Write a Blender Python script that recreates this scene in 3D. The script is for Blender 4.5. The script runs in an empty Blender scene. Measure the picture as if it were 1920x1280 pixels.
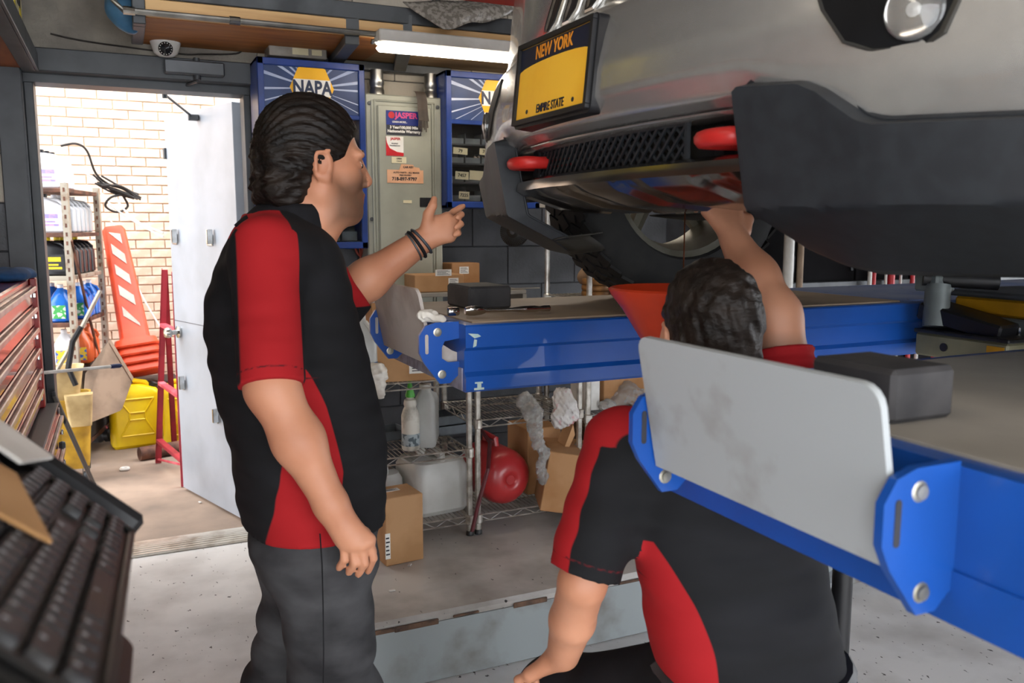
import bpy, bmesh, math, random
import numpy as np
from mathutils import Vector, Matrix
random.seed(7); np.random.seed(7)
S = bpy.context.scene
COL = S.collection

# ---------------------------------------------------------------- camera, world, light, exposure
FPX, CXP, CYP, CAMH = 1600.0, 960.0, 640.0, 1.52
YAW = math.radians(24.6); PIT = math.atan(215/1600)
_s, _c = math.sin(YAW), math.cos(YAW)
FW = np.array([_s*math.cos(PIT), _c*math.cos(PIT), -math.sin(PIT)])
UPV = np.array([_s*math.sin(PIT), _c*math.sin(PIT), math.cos(PIT)])
RT = np.array([_c, -_s, 0.0])
CAM = np.array([0, 0, CAMH])
def ray(px, py): return FW + RT*(px-CXP)/FPX - UPV*(py-CYP)/FPX
def PX(px, py, v): d = ray(px, py); return CAM + d*(v/d[0])
def PY(px, py, v): d = ray(px, py); return CAM + d*(v/d[1])
def PZ(px, py, v): d = ray(px, py); return CAM + d*((v-CAMH)/d[2])
def PD(px, py, v): return CAM + ray(px, py)*v
cd = bpy.data.cameras.new('camera'); cam = bpy.data.objects.new('camera', cd); COL.objects.link(cam)
cd.sensor_width = 36; cd.lens = 36*FPX/1920; cd.clip_start = 0.02; cd.clip_end = 200
cam.location = (0, 0, CAMH); cam.rotation_euler = (math.pi/2-PIT, 0, -YAW)
cd.dof.use_dof = True; cd.dof.focus_distance = 2.5; cd.dof.aperture_fstop = 6.3
S.camera = cam
W = bpy.data.worlds.new('world'); S.world = W; W.use_nodes = True
wn = W.node_tree.nodes; wn['Background'].inputs[0].default_value = (0.93, 0.96, 1.0, 1); wn['Background'].inputs[1].default_value = 6.0
S.view_settings.view_transform = 'Standard'; S.view_settings.look = 'None'
S.view_settings.exposure = 0.45; S.view_settings.gamma = 1.0; S.view_settings.use_curve_mapping = False

# ---------------------------------------------------------------- materials
MATS = {}
def lin(c):
    if isinstance(c, str):
        c = [int(c[i:i+2], 16)/255 for i in (0, 2, 4)]
        c = [x/12.92 if x <= .04045 else ((x+.055)/1.055)**2.4 for x in c]
    return (*c[:3], 1.0)
def mat(name, col, rough=.5, metal=0., col2=None, nscale=8., ndet=4., lo=.4, hi=.6, bump=0., bscale=60., bdist=.002,
        trans=0., ior=1.45, emit=None, estr=0., coat=0., spec=.5, stretch=None, sub=0., alpha=1., rough2=None, bdet=5):
    if name in MATS: return MATS[name]
    m = bpy.data.materials.new(name); m.use_nodes = True
    nt = m.node_tree; N = nt.nodes; L = nt.links; b = N['Principled BSDF']
    I = b.inputs
    I['Base Color'].default_value = lin(col); I['Roughness'].default_value = rough; I['Metallic'].default_value = metal
    I['Transmission Weight'].default_value = trans; I['IOR'].default_value = ior; I['Coat Weight'].default_value = coat
    I['Specular IOR Level'].default_value = spec; I['Alpha'].default_value = alpha
    if sub: I['Subsurface Weight'].default_value = sub; I['Subsurface Radius'].default_value = (.012, .005, .003); I['Subsurface Scale'].default_value = 1
    if emit: I['Emission Color'].default_value = lin(emit); I['Emission Strength'].default_value = estr
    tc = N.new('ShaderNodeTexCoord'); mp = N.new('ShaderNodeMapping'); L.new(tc.outputs['Object'], mp.inputs[0])
    if stretch: mp.inputs['Scale'].default_value = stretch
    if col2 is not None:
        n = N.new('ShaderNodeTexNoise'); n.inputs['Scale'].default_value = nscale; n.inputs['Detail'].default_value = ndet
        L.new(mp.outputs[0], n.inputs['Vector'])
        r = N.new('ShaderNodeMapRange'); r.inputs[1].default_value = lo; r.inputs[2].default_value = hi
        L.new(n.outputs['Fac'], r.inputs[0])
        mx = N.new('ShaderNodeMix'); mx.data_type = 'RGBA'; mx.inputs[6].default_value = lin(col); mx.inputs[7].default_value = lin(col2)
        L.new(r.outputs[0], mx.inputs[0]); L.new(mx.outputs[2], I['Base Color'])
        if rough2 is not None:
            q = N.new('ShaderNodeMapRange'); q.inputs[3].default_value = rough; q.inputs[4].default_value = rough2
            L.new(r.outputs[0], q.inputs[0]); L.new(q.outputs[0], I['Roughness'])
    if bump:
        n2 = N.new('ShaderNodeTexNoise'); n2.inputs['Scale'].default_value = bscale; n2.inputs['Detail'].default_value = bdet
        L.new(mp.outputs[0], n2.inputs['Vector'])
        bp = N.new('ShaderNodeBump'); bp.inputs['Strength'].default_value = bump; bp.inputs['Distance'].default_value = bdist
        L.new(n2.outputs['Fac'], bp.inputs['Height']); L.new(bp.outputs[0], I['Normal'])
    MATS[name] = m
    return m
def attr_mat(m, attr, col, rough=None, soft=.0015):
    """mix a second colour where a stored vertex distance is positive (cut of the cloth, beard area)"""
    nt = m.node_tree; N = nt.nodes; L = nt.links; b = N['Principled BSDF']
    a = N.new('ShaderNodeAttribute'); a.attribute_name = attr
    r = N.new('ShaderNodeMapRange'); r.inputs[1].default_value = -soft; r.inputs[2].default_value = soft
    L.new(a.outputs['Fac'], r.inputs[0])
    mx = N.new('ShaderNodeMix'); mx.data_type = 'RGBA'; mx.inputs[7].default_value = lin(col)
    src = b.inputs['Base Color']
    if src.is_linked: L.new(src.links[0].from_socket, mx.inputs[6])
    else: mx.inputs[6].default_value = src.default_value
    L.new(r.outputs[0], mx.inputs[0]); L.new(mx.outputs[2], src)
    return m

# ---------------------------------------------------------------- mesh builder
def rotm(ax=0, ay=0, az=0):
    return (Matrix.Rotation(az, 4, 'Z') @ Matrix.Rotation(ay, 4, 'Y') @ Matrix.Rotation(ax, 4, 'X'))
def frame(o, x, y, z=None):
    """matrix whose columns are x, y, (z) axes at origin o"""
    x = Vector(x).normalized(); y = Vector(y); y = (y-x*y.dot(x)).normalized(); z = x.cross(y)
    m = Matrix.Identity(4)
    for i in range(3): m[i][0] = x[i]; m[i][1] = y[i]; m[i][2] = z[i]; m[i][3] = o[i]
    return m
class MB:
    def __init__(s): s.v = []; s.f = []; s.mi = []; s.m = Matrix.Identity(4); s.k = 0
    def add(s, vs, fs):
        b = len(s.v)
        s.v += [tuple(s.m @ Vector(p)) for p in vs]
        s.f += [tuple(b+i for i in f) for f in fs]; s.mi += [s.k]*len(fs)
        return s
    def box(s, x0, y0, z0, x1, y1, z1, bev=0.):
        if x0 > x1: x0, x1 = x1, x0
        if y0 > y1: y0, y1 = y1, y0
        if z0 > z1: z0, z1 = z1, z0
        if bev <= 0:
            return s.add([(x, y, z) for z in (z0, z1) for y in (y0, y1) for x in (x0, x1)],
                         [(0, 2, 3, 1), (4, 5, 7, 6), (0, 1, 5, 4), (2, 6, 7, 3), (0, 4, 6, 2), (1, 3, 7, 5)])
        b = min(bev, (x1-x0)*.49, (y1-y0)*.49, (z1-z0)*.49)
        X = (x0, x1); Y = (y0, y1); Z = (z0, z1); V = []; idx = {}
        for i in (0, 1):
            for j in (0, 1):
                for k in (0, 1):
                    dx, dy, dz = (b if i == 0 else -b), (b if j == 0 else -b), (b if k == 0 else -b)
                    for a, p in enumerate(((X[i], Y[j]+dy, Z[k]+dz), (X[i]+dx, Y[j], Z[k]+dz), (X[i]+dx, Y[j]+dy, Z[k]))):
                        idx[i, j, k, a] = len(V); V.append(p)
        Fc = []
        for i in (0, 1): q = [idx[i, j, k, 0] for j, k in ((0, 0), (1, 0), (1, 1), (0, 1))]; Fc.append(q if i else q[::-1])
        for j in (0, 1): q = [idx[i, j, k, 1] for i, k in ((0, 0), (1, 0), (1, 1), (0, 1))]; Fc.append(q[::-1] if j else q)
        for k in (0, 1): q = [idx[i, j, k, 2] for i, j in ((0, 0), (1, 0), (1, 1), (0, 1))]; Fc.append(q if k else q[::-1])
        for i in (0, 1):
            for j in (0, 1):
                q = [idx[i, j, 0, 0], idx[i, j, 1, 0], idx[i, j, 1, 1], idx[i, j, 0, 1]]; Fc.append(q if (i != j) else q[::-1])
        for i in (0, 1):
            for k in (0, 1):
                q = [idx[i, 0, k, 0], idx[i, 1, k, 0], idx[i, 1, k, 2], idx[i, 0, k, 2]]; Fc.append(q[::-1] if (i != k) else q)
        for j in (0, 1):
            for k in (0, 1):
                q = [idx[0, j, k, 1], idx[1, j, k, 1], idx[1, j, k, 2], idx[0, j, k, 2]]; Fc.append(q if (j != k) else q[::-1])
        for i in (0, 1):
            for j in (0, 1):
                for k in (0, 1):
                    q = [idx[i, j, k, a] for a in (0, 1, 2)]; Fc.append(q if (i+j+k) % 2 else q[::-1])
        return s.add(V, Fc)
    def prism(s, pts, d, o=(0, 0, 0), x=(1, 0, 0), y=(0, 1, 0)):
        """polygon pts in the plane (o, x, y), extruded by d along x cross y"""
        o = Vector(o); x = Vector(x); y = Vector(y); n = x.cross(y).normalized()*d; k = len(pts)
        A = [o+x*p[0]+y*p[1] for p in pts]
        fs = [tuple(range(k))[::-1], tuple(range(k, 2*k))] + [(i, (i+1) % k, k+(i+1) % k, k+i) for i in range(k)]
        return s.add(A+[p+n for p in A], fs)
    def tube(s, pts, r, n=8, cap=True, closed=False):
        P = [Vector(p) for p in pts]; k = len(P)
        R = list(r) if hasattr(r, '__len__') else [r]*k
        T = []
        for i in range(k):
            if closed: t = P[(i+1) % k]-P[i-1]
            else: t = P[min(i+1, k-1)]-P[max(i-1, 0)]
            T.append(t.normalized() if t.length > 1e-9 else Vector((0, 0, 1)))
        u = T[0].orthogonal().normalized(); V = []
        for i in range(k):
            u = (u-T[i]*u.dot(T[i])); u = u.normalized() if u.length > 1e-6 else T[i].orthogonal().normalized()
            w = T[i].cross(u)
            V += [P[i]+(u*math.cos(2*math.pi*j/n)+w*math.sin(2*math.pi*j/n))*R[i] for j in range(n)]
        fs = []
        for i in range(k if closed else k-1):
            a, b = i*n, ((i+1) % k)*n
            fs += [(a+j, a+(j+1) % n, b+(j+1) % n, b+j) for j in range(n)]
        if cap and not closed: fs += [tuple(range(n))[::-1], tuple(range((k-1)*n, k*n))]
        return s.add(V, fs)
    def lathe(s, prof, n=24, o=(0, 0, 0), ax=(0, 0, 1), sx=1., sy=1., cap=True):
        ax = Vector(ax).normalized(); u = ax.orthogonal().normalized() if abs(ax.z) < .99 else Vector((1, 0, 0)); w = ax.cross(u); o = Vector(o)
        V = []
        for r, z in prof: V += [o+ax*z+(u*math.cos(2*math.pi*j/n)*sx+w*math.sin(2*math.pi*j/n)*sy)*max(r, 1e-5) for j in range(n)]
        fs = []
        for i in range(len(prof)-1):
            a, b = i*n, (i+1)*n
            fs += [(a+j, a+(j+1) % n, b+(j+1) % n, b+j) for j in range(n)]
        if cap and prof[0][0] > 1e-4: fs.append(tuple(range(n))[::-1])
        if cap and prof[-1][0] > 1e-4: fs.append(tuple(range((len(prof)-1)*n, len(prof)*n)))
        return s.add(V, fs)
    def loft(s, rings, cap=True):
        n = len(rings[0]); V = [p for r in rings for p in r]; fs = []
        for i in range(len(rings)-1):
            a, b = i*n, (i+1)*n
            fs += [(a+j, a+(j+1) % n, b+(j+1) % n, b+j) for j in range(n)]
        if cap: fs += [tuple(range(n))[::-1], tuple(range((len(rings)-1)*n, len(rings)*n))]
        return s.add(V, fs)
    def grid(s, fn, nu, nv):
        V = [fn(i/nu, j/nv) for j in range(nv+1) for i in range(nu+1)]
        return s.add(V, [(j*(nu+1)+i, j*(nu+1)+i+1, (j+1)*(nu+1)+i+1, (j+1)*(nu+1)+i) for j in range(nv) for i in range(nu)])
    def mesh(s, name, mats, ang=35):
        me = bpy.data.meshes.new(name); me.from_pydata(s.v, [], s.f)
        for m in (mats if isinstance(mats, (list, tuple)) else [mats]): me.materials.append(m)
        if any(s.mi): me.polygons.foreach_set('material_index', s.mi)
        bm = bmesh.new(); bm.from_mesh(me); bmesh.ops.recalc_face_normals(bm, faces=bm.faces); bm.to_mesh(me); bm.free()
        me.polygons.foreach_set('use_smooth', [True]*len(me.polygons))
        me.set_sharp_from_angle(angle=math.radians(ang)); me.update()
        return me
    def build(s, name, mats, parent=None, ang=35, solid=0.):
        o = obj(name, s.mesh(name, mats, ang), parent)
        if solid:
            md = o.modifiers.new('thickness', 'SOLIDIFY'); md.thickness = solid; md.offset = 0
        return o
WOFF = {}
def obj(name, me, parent=None, world=True):
    o = bpy.data.objects.new(name, me); COL.objects.link(o)
    if parent is not None:
        o.parent = parent
        if world:
            off = WOFF.get(parent.name)
            if off is not None and me is not None:
                me.transform(Matrix.Translation(-Vector(off)))
        WOFF[o.name] = WOFF.get(parent.name) if WOFF.get(parent.name) is not None else (0, 0, 0)
    return o
def tag(o, label, cat, group=None, kind=None):
    if label: o['label'] = label
    if cat: o['category'] = cat
    if group: o['group'] = group
    if kind: o['kind'] = kind
    return o
def thing(name, label, cat, loc=(0, 0, 0), group=None, rotz=0):
    """Empty at the base of a thing; parts are written in world coordinates (rotz=0) or local ones"""
    o = bpy.data.objects.new(name, None); COL.objects.link(o); o.location = Vector(loc); o.rotation_euler = (0, 0, rotz); o.empty_display_size = .05
    WOFF[o.name] = tuple(loc)
    return tag(o, label, cat, group)
def local(o): WOFF[o.name] = (0, 0, 0); return o
def solo(mb, name, mats, label, cat, group=None, ang=35):
    me = mb.mesh(name, mats, ang); c = np.array([v.co for v in me.vertices]); b = Vector((c[:, 0].mean(), c[:, 1].mean(), c[:, 2].min()))
    me.transform(Matrix.Translation(-b)); o = obj(name, me); o.location = b
    WOFF[o.name] = tuple(b)
    return tag(o, label, cat, group)
def struct(mb, name, mats, parent=None, ang=35):
    o = mb.build(name, mats, parent, ang)
    if parent is None: o['kind'] = 'structure'
    return o
def copy_tree(o, parent=None):
    c = o.copy(); COL.objects.link(c); c.parent = parent
    WOFF[c.name] = WOFF.get(o.name)
    for ch in [x for x in o.children]: copy_tree(ch, c)
    return c
def text(s, size, mt, parent, o, x, y, bold=0., name='lettering', align='CENTER', depth=.0006, sx=1.):
    cu = bpy.data.curves.new('t', 'FONT'); cu.body = s; cu.size = size; cu.align_x = align; cu.align_y = 'CENTER'
    cu.offset = bold; cu.extrude = depth; cu.resolution_u = 3
    t = bpy.data.objects.new('t', cu); COL.objects.link(t)
    bpy.context.view_layer.update()
    me = bpy.data.meshes.new_from_object(t.evaluated_get(bpy.context.evaluated_depsgraph_get()))
    bpy.data.objects.remove(t); bpy.data.curves.remove(cu)
    me.transform(frame(o, x, y) @ Matrix.Diagonal((sx, 1, 1, 1))); me.materials.clear(); me.materials.append(mt)
    me.name = name
    return obj(name, me, parent)
def arc(cx, cy, r, a0, a1, n): return [(cx+r*math.cos(math.radians(a0+(a1-a0)*i/n)), cy+r*math.sin(math.radians(a0+(a1-a0)*i/n))) for i in range(n+1)]
def rrect(x0, y0, x1, y1, r, n=4):
    return arc(x1-r, y0+r, r, -90, 0, n)+arc(x1-r, y1-r, r, 0, 90, n)+arc(x0+r, y1-r, r, 90, 180, n)+arc(x0+r, y0+r, r, 180, 270, n)
# ---------------------------------------------------------------- blended solids for soft shapes (people, bags, cloths)
class Soft:
    def __init__(s, lo, hi, h):
        s.h = h; s.lo = np.array(lo, float); s.n = np.ceil((np.array(hi)-s.lo)/h).astype(int)+1
        s.d = np.full(s.n, .2, np.float32)
    def block(s, lo, hi):
        a = np.clip(np.floor((np.array(lo)-s.lo)/s.h).astype(int), 0, s.n-1); b = np.clip(np.ceil((np.array(hi)-s.lo)/s.h).astype(int)+1, 1, s.n)
        sl = tuple(slice(i, j) for i, j in zip(a, b))
        P = [(s.lo[k]+s.h*np.arange(a[k], b[k])).astype(np.float32) for k in range(3)]
        return sl, P[0][:, None, None], P[1][None, :, None], P[2][None, None, :]
    def join(s, sl, f, k, op='add'):
        d = s.d[sl]
        if op == 'cut': f = -f
        if k > 0:
            h = np.maximum(k-np.abs(d-f), 0)/k
            s.d[sl] = (np.minimum(d, f)-h*h*k/4) if op == 'add' else (np.maximum(d, f)+h*h*k/4)
        else: s.d[sl] = np.minimum(d, f) if op == 'add' else np.maximum(d, f)
        return s
    def cone(s, a, b, ra, rb, k=.02, op='add'):
        a = np.array(a, float); b = np.array(b, float); m = max(ra, rb)+k+.02
        sl, X, Y, Z = s.block(np.minimum(a, b)-m, np.maximum(a, b)+m); e = b-a; L = max(e@e, 1e-9)
        t = np.clip(((X-a[0])*e[0]+(Y-a[1])*e[1]+(Z-a[2])*e[2])/L, 0, 1)
        f = np.sqrt((X-a[0]-t*e[0])**2+(Y-a[1]-t*e[1])**2+(Z-a[2]-t*e[2])**2)-(ra+(rb-ra)*t)
        return s.join(sl, f, k, op)
    def chain(s, pts, rad, k=.02):
        for i in range(len(pts)-1): s.cone(pts[i], pts[i+1], rad[i], rad[i+1], k)
        return s
    def ell(s, c, r, R=None, k=.02, op='add'):
        c = np.array(c, float); r = np.array(r, float); m = r.max()+k+.02
        sl, X, Y, Z = s.block(c-m, c+m); X = X-c[0]; Y = Y-c[1]; Z = Z-c[2]
        if R is not None:
            R = np.array(R, float)  # rows: local axes
            U = [X*R[i, 0]+Y*R[i, 1]+Z*R[i, 2] for i in range(3)]
        else: U = [X, Y, Z]
        k0 = np.sqrt((U[0]/r[0])**2+(U[1]/r[1])**2+(U[2]/r[2])**2); k1 = np.sqrt((U[0]/r[0]**2)**2+(U[1]/r[1]**2)**2+(U[2]/r[2]**2)**2)
        return s.join(sl, k0*(k0-1)/np.maximum(k1, 1e-6), k, op)
    def stack(s, rows, R, k=.02, op='add', p=2.3):
        """rows: (centre, half-depth, half-width) from bottom to top, sections level in z; R rows: forward, left"""
        rows = sorted(rows, key=lambda q: q[0][2]); C = np.array([q[0] for q in rows]); A = np.array([q[1] for q in rows]); B = np.array([q[2] for q in rows])
        m = max(A.max(), B.max())+.05; sl, X, Y, Z = s.block(C.min(0)-m*np.array([1, 1, .3]), C.max(0)+m*np.array([1, 1, .3]))
        z = Z.ravel(); zc = C[:, 2]; ii = lambda v: np.interp(z, zc, v)[None, None, :].astype(np.float32)
        def sm(v):  # smooth the profile a little
            w = np.interp(z, zc, v); kk = max(1, int(.03/s.h)); return np.convolve(np.pad(w, kk, 'edge'), np.ones(2*kk+1)/(2*kk+1), 'valid')[None, None, :].astype(np.float32)
        cx, cy, a, b = sm(C[:, 0]), sm(C[:, 1]), sm(A), sm(B)
        U = (X-cx)*R[0][0]+(Y-cy)*R[0][1]; V = (X-cx)*R[1][0]+(Y-cy)*R[1][1]
        f = ((np.abs(U/a)**p+np.abs(V/b)**p)**(1/p)-1)*np.minimum(a, b)
        f = np.maximum(f, np.maximum(zc[0]-Z, Z-zc[-1]))
        return s.join(sl, f, k, op)
    def plane(s, o, n, k=0., sl=None):
        """keep the side the normal points away from"""
        n = np.array(n, float); n /= np.linalg.norm(n); sl, X, Y, Z = s.block(s.lo, s.lo+s.h*s.n)
        f = (X-o[0])*n[0]+(Y-o[1])*n[1]+(Z-o[2])*n[2]
        s.d = np.maximum(s.d, f).astype(np.float32); return s
    def wob(s, fn):
        sl, X, Y, Z = s.block(s.lo, s.lo+s.h*s.n); s.d = (s.d+fn(X, Y, Z)).astype(np.float32); return s
    def mesh(s, name, mats, attrs=None, smooth=1):
        d = np.pad(s.d, 1, constant_values=.2); lo = s.lo-s.h; ins = d < 0; n = np.array(d.shape)
        occ = np.zeros(n-1, np.uint8)
        for i in (0, 1):
            for j in (0, 1):
                for k in (0, 1): occ += ins[i:n[0]-1+i, j:n[1]-1+j, k:n[2]-1+k]
        cells = np.argwhere((occ > 0) & (occ < 8)); idx = -np.ones(n-1, np.int64); idx[tuple(cells.T)] = np.arange(len(cells))
        acc = np.zeros((len(cells), 3)); cnt = np.zeros(len(cells))
        off = [(i, j, k) for i in (0, 1) for j in (0, 1) for k in (0, 1)]
        val = {o: d[tuple((cells+np.array(o)).T)] for o in off}
        for o in off:
            for ax in range(3):
                if o[ax] == 0:
                    q = list(o); q[ax] = 1; q = tuple(q); a, b = val[o], val[q]; m = (a < 0) != (b < 0)
                    t = np.where(m, a/np.where(m, a-b, 1), 0); pt = np.tile(np.array(o, float), (len(cells), 1)); pt[:, ax] += t
                    acc[m] += pt[m]; cnt[m] += 1
        V = lo+(cells+acc/cnt[:, None])*s.h
        F = []
        for ax in range(3):
            u, w = (ax+1) % 3, (ax+2) % 3
            sh = [slice(None)]*3; sh[ax] = slice(0, n[ax]-1); sh2 = list(sh); sh2[ax] = slice(1, n[ax])
            e = np.argwhere(ins[tuple(sh)] != ins[tuple(sh2)]); e = e[(e[:, u] > 0) & (e[:, w] > 0)]
            flip = ~ins[tuple(e.T)]
            def g(du, dw): c = e.copy(); c[:, u] += du; c[:, w] += dw; return idx[tuple(c.T)]
            Q = np.stack([g(-1, -1), g(0, -1), g(0, 0), g(-1, 0)], 1); Q[flip] = Q[flip][:, ::-1]; F.append(Q)
        F = np.concatenate(F)
        for _ in range(smooth):   # relax
            E = np.concatenate([F[:, [0, 1]], F[:, [1, 2]], F[:, [2, 3]], F[:, [3, 0]]]); S_ = np.zeros_like(V); c_ = np.zeros(len(V))
            for k in range(3): S_[:, k] = np.bincount(E[:, 0], V[E[:, 1], k], len(V))+np.bincount(E[:, 1], V[E[:, 0], k], len(V))
            c_ = np.bincount(E[:, 0], minlength=len(V))+np.bincount(E[:, 1], minlength=len(V)); V = V*.45+.55*S_/c_[:, None]
        me = bpy.data.meshes.new(name); me.vertices.add(len(V)); me.vertices.foreach_set('co', V.ravel().astype(np.float32))
        me.loops.add(len(F)*4); me.loops.foreach_set('vertex_index', F.ravel().astype(np.int32)); me.polygons.add(len(F))
        me.polygons.foreach_set('loop_start', np.arange(0, len(F)*4, 4, dtype=np.int32)); me.polygons.foreach_set('loop_total', np.full(len(F), 4, np.int32)) if False else None
        me.update(calc_edges=True); me.polygons.foreach_set('use_smooth', np.ones(len(F), bool))
        for m in (mats if isinstance(mats, (list, tuple)) else [mats]): me.materials.append(m)
        for nm, fn in (attrs or {}).items():
            at = me.attributes.new(nm, 'FLOAT', 'POINT'); at.data.foreach_set('value', np.asarray(fn(V), np.float32))
        me.validate(); me.update()
        return me
def soft_solo(sf, name, mt, label, cat, group=None, attrs=None, smooth=1):
    me = sf.mesh(name, mt, attrs, smooth); c = np.array([v.co for v in me.vertices]); b = Vector((c[:, 0].mean(), c[:, 1].mean(), c[:, 2].min()))
    me.transform(Matrix.Translation(-b)); o = obj(name, me); o.location = b; WOFF[o.name] = tuple(b); return tag(o, label, cat, group)
def crumple(amp, f, seed):
    r = np.random.RandomState(seed); K = r.normal(size=(7, 3))*f; ph = r.uniform(0, 6.28, 7)
    return lambda X, Y, Z: (amp*sum(np.abs(np.sin(K[i, 0]*X+K[i, 1]*Y+K[i, 2]*Z+ph[i])) for i in range(7))/7-amp*.6).astype(np.float32)
# ================================================================ THE BUILDING
YW = 4.16          # inner face of the back wall
ZP = 0.24          # raised concrete pad under the shelves
YS = 2.57          # front edge of the pad
m_floor = mat('floor_concrete', 'd6d3cf', .55, col2='b4b0ab', nscale=3.5, ndet=9, lo=.42, hi=.72, bump=.25, bscale=40)
def speckle(m, scale, thr, col):
    nt = m.node_tree; N = nt.nodes; L = nt.links; b = N['Principled BSDF']
    v = N.new('ShaderNodeTexNoise'); v.inputs['Scale'].default_value = scale; v.inputs['Detail'].default_value = 2
    mp = N.new('ShaderNodeMapping'); tc = N.new('ShaderNodeTexCoord'); L.new(tc.outputs['Object'], mp.inputs[0]); L.new(mp.outputs[0], v.inputs['Vector'])
    mp.inputs['Scale'].default_value = (1, .55, 1)
    r = N.new('ShaderNodeMapRange'); r.inputs[1].default_value = thr; r.inputs[2].default_value = thr+.03
    L.new(v.outputs['Fac'], r.inputs[0]); mx = N.new('ShaderNodeMix'); mx.data_type = 'RGBA'; mx.inputs[7].default_value = lin(col)
    src = b.inputs['Base Color'].links[0].from_socket; L.new(src, mx.inputs[6]); L.new(r.outputs[0], mx.inputs[0]); L.new(mx.outputs[2], b.inputs['Base Color'])
speckle(m_floor, 55, .685, '4a4440')
m_pad = mat('pad_concrete', 'bab6b1', .35, col2='7b736b', nscale=2.6, ndet=8, lo=.45, hi=.72, bump=.2, bscale=40, rough2=.6)
speckle(m_pad, 50, .71, '2d2926')
m_padface = mat('pad_face_paint', '8d9394', .5, col2='5a4a3e', nscale=4, ndet=8, lo=.5, hi=.75, bump=.3, bscale=30)
m_out = mat('outside_concrete', 'a08a78', .85, col2='6f6258', nscale=2.2, ndet=9, lo=.35, hi=.7, bump=.35, bscale=50)
m_blk_lo = mat('block_dark_paint', '4b4d52', .45, col2='393b3f', nscale=6, lo=.4, hi=.65, bump=.5, bscale=90, bdist=.003)
m_blk_hi = mat('block_cream_paint', 'b9b0a0', .6, col2='948b7e', nscale=5, lo=.45, hi=.7, bump=.5, bscale=90, bdist=.003)
m_mortar = mat('block_joint', '45474b', .8, col2='3a3b3f', nscale=9)
m_lintel = mat('lintel_render', '8b857b', .85, col2='5f5a55', nscale=4, ndet=8, lo=.4, hi=.7, bump=.9, bscale=22, bdist=.012)
m_frame = mat('door_frame_paint', '3f4347', .45, col2='2c2f33', nscale=5, ndet=7, lo=.45, hi=.7, bump=.1)
m_ceil = mat('ceiling_boards', '6b6259', .8, col2='544c45', nscale=3)
m_wallplain = mat('plain_wall', '9c968c', .7, col2='857f76', nscale=2, bump=.2)
m_alu = mat('aluminium', 'c9c4ba', .4, .7, col2='9b8f80', nscale=14, lo=.45, hi=.75)
m_brick = mat('peach_brick', 'ead3bd', .85, col2='dcc0a6', nscale=12, bump=.4, bscale=70)
m_bmortar = mat('brick_mortar', 'cdb49d', .9, col2='bfa68f', nscale=10)
m_steel = mat('dark_steel', '4c4f52', .45, .35, col2='35373a', nscale=6, lo=.45, hi=.7, bump=.1)
m_chrome = mat('chrome', 'd8d8d6', .16, 1., col2='b8b6b0', nscale=20)

# floors
f = MB(); f.box(-1.6, -4.2, -.12, 9, YW+.02, 0); struct(f, 'floor', m_floor)
f = MB(); f.box(-6, YW+.21, -.14, 9, 7.2, -.005); struct(f, 'floor_yard', m_out)
# raised pad with chipped edge
f = MB(); f.k = 0; f.box(.66, YS, .0, 8.9, YW-.005, ZP, .012); pad = struct(f, 'floor_pad', [m_pad]); 
f = MB(); f.box(.655, YS-.006, .004, 8.9, YS+.002, ZP-.03); f.build('pad_face', m_padface, pad)
f = MB()
rng = random.Random(3)
x = .66
while x < 4.5:
    w = rng.uniform(.05, .22)
    if rng.random() < .7: f.box(x, YS-.010, ZP-.032+rng.uniform(-.006, .006), x+w, YS-.004, ZP-.018, .002)
    x += w
f.build('edge_rust', mat('rusty_edge', '6d5240', .8, col2='3f3129', nscale=15), pad)
# back wall: core with the door opening, blocks in front
DX0, DX1, DZ = -.292, .562, 2.125
wl = MB()
wl.box(-1.6, YW+.03, 0, DX0-.10, YW+.2, 3.5); wl.box(DX1+.06, YW+.03, 0, 9, YW+.2, 3.5); wl.box(DX0-.10, YW+.03, DZ+.10, DX1+.06, YW+.2, 3.5)
wall_back = struct(wl, 'wall_back', m_mortar)
BW, BH = .4064, .2032
blk = {}
def block_mesh(w, mt, key):
    if key not in blk:
        b = MB(); b.box(.002, .024, .002, w-.002, .034, BH-.002, .003); blk[key] = b.mesh('block', mt)
    return blk[key]
ZSPLIT = 1.62
for row in range(-1, 14):
    z = ZSPLIT-8*BH+row*BH; off = (row % 2)*BW/2
    for i in range(-5, 8):
        x0 = .67+i*BW-off; x1 = x0+BW
        if z+BH < .02 or x1 > 3.1 or x0 < -1.3 or z > 2.75: continue
        if x1 > DX0-.10 and x0 < DX1+.06:      # door and rendered lintel
            if x0 < DX0-.10 < x1 and z < 2.2: x1 = DX0-.10
            elif x0 < DX1+.06 < x1: x0 = DX1+.06
            else: continue
        if x1-x0 < .03: continue
        hi = z > ZSPLIT-.02; key = (round(x1-x0, 3), hi)
        o = obj('block', block_mesh(x1-x0, m_blk_hi if hi else m_blk_lo, key), wall_back); o.location = (x0, YW-.004, z)
f = MB()
f.grid(lambda u, v: (DX0-.10-.9*(1-u)+u*(DX1+.06-DX0+.10), YW-.002-.008*math.sin(v*9+u*3)*(v > .02), DZ+.10+v*.75), 20, 12)
f.box(-1.5, YW, DZ+.1, DX1+.06, YW+.03, DZ+.86); f.build('lintel', m_lintel, wall_back)
f = MB(); f.box(3.1, YW, 0, 9, YW+.03, ZSPLIT); f.k = 1; f.box(3.1, YW, ZSPLIT, 9, YW+.03, 2.8); f.build('painted_face', [m_blk_lo, m_blk_hi], wall_back)
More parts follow.
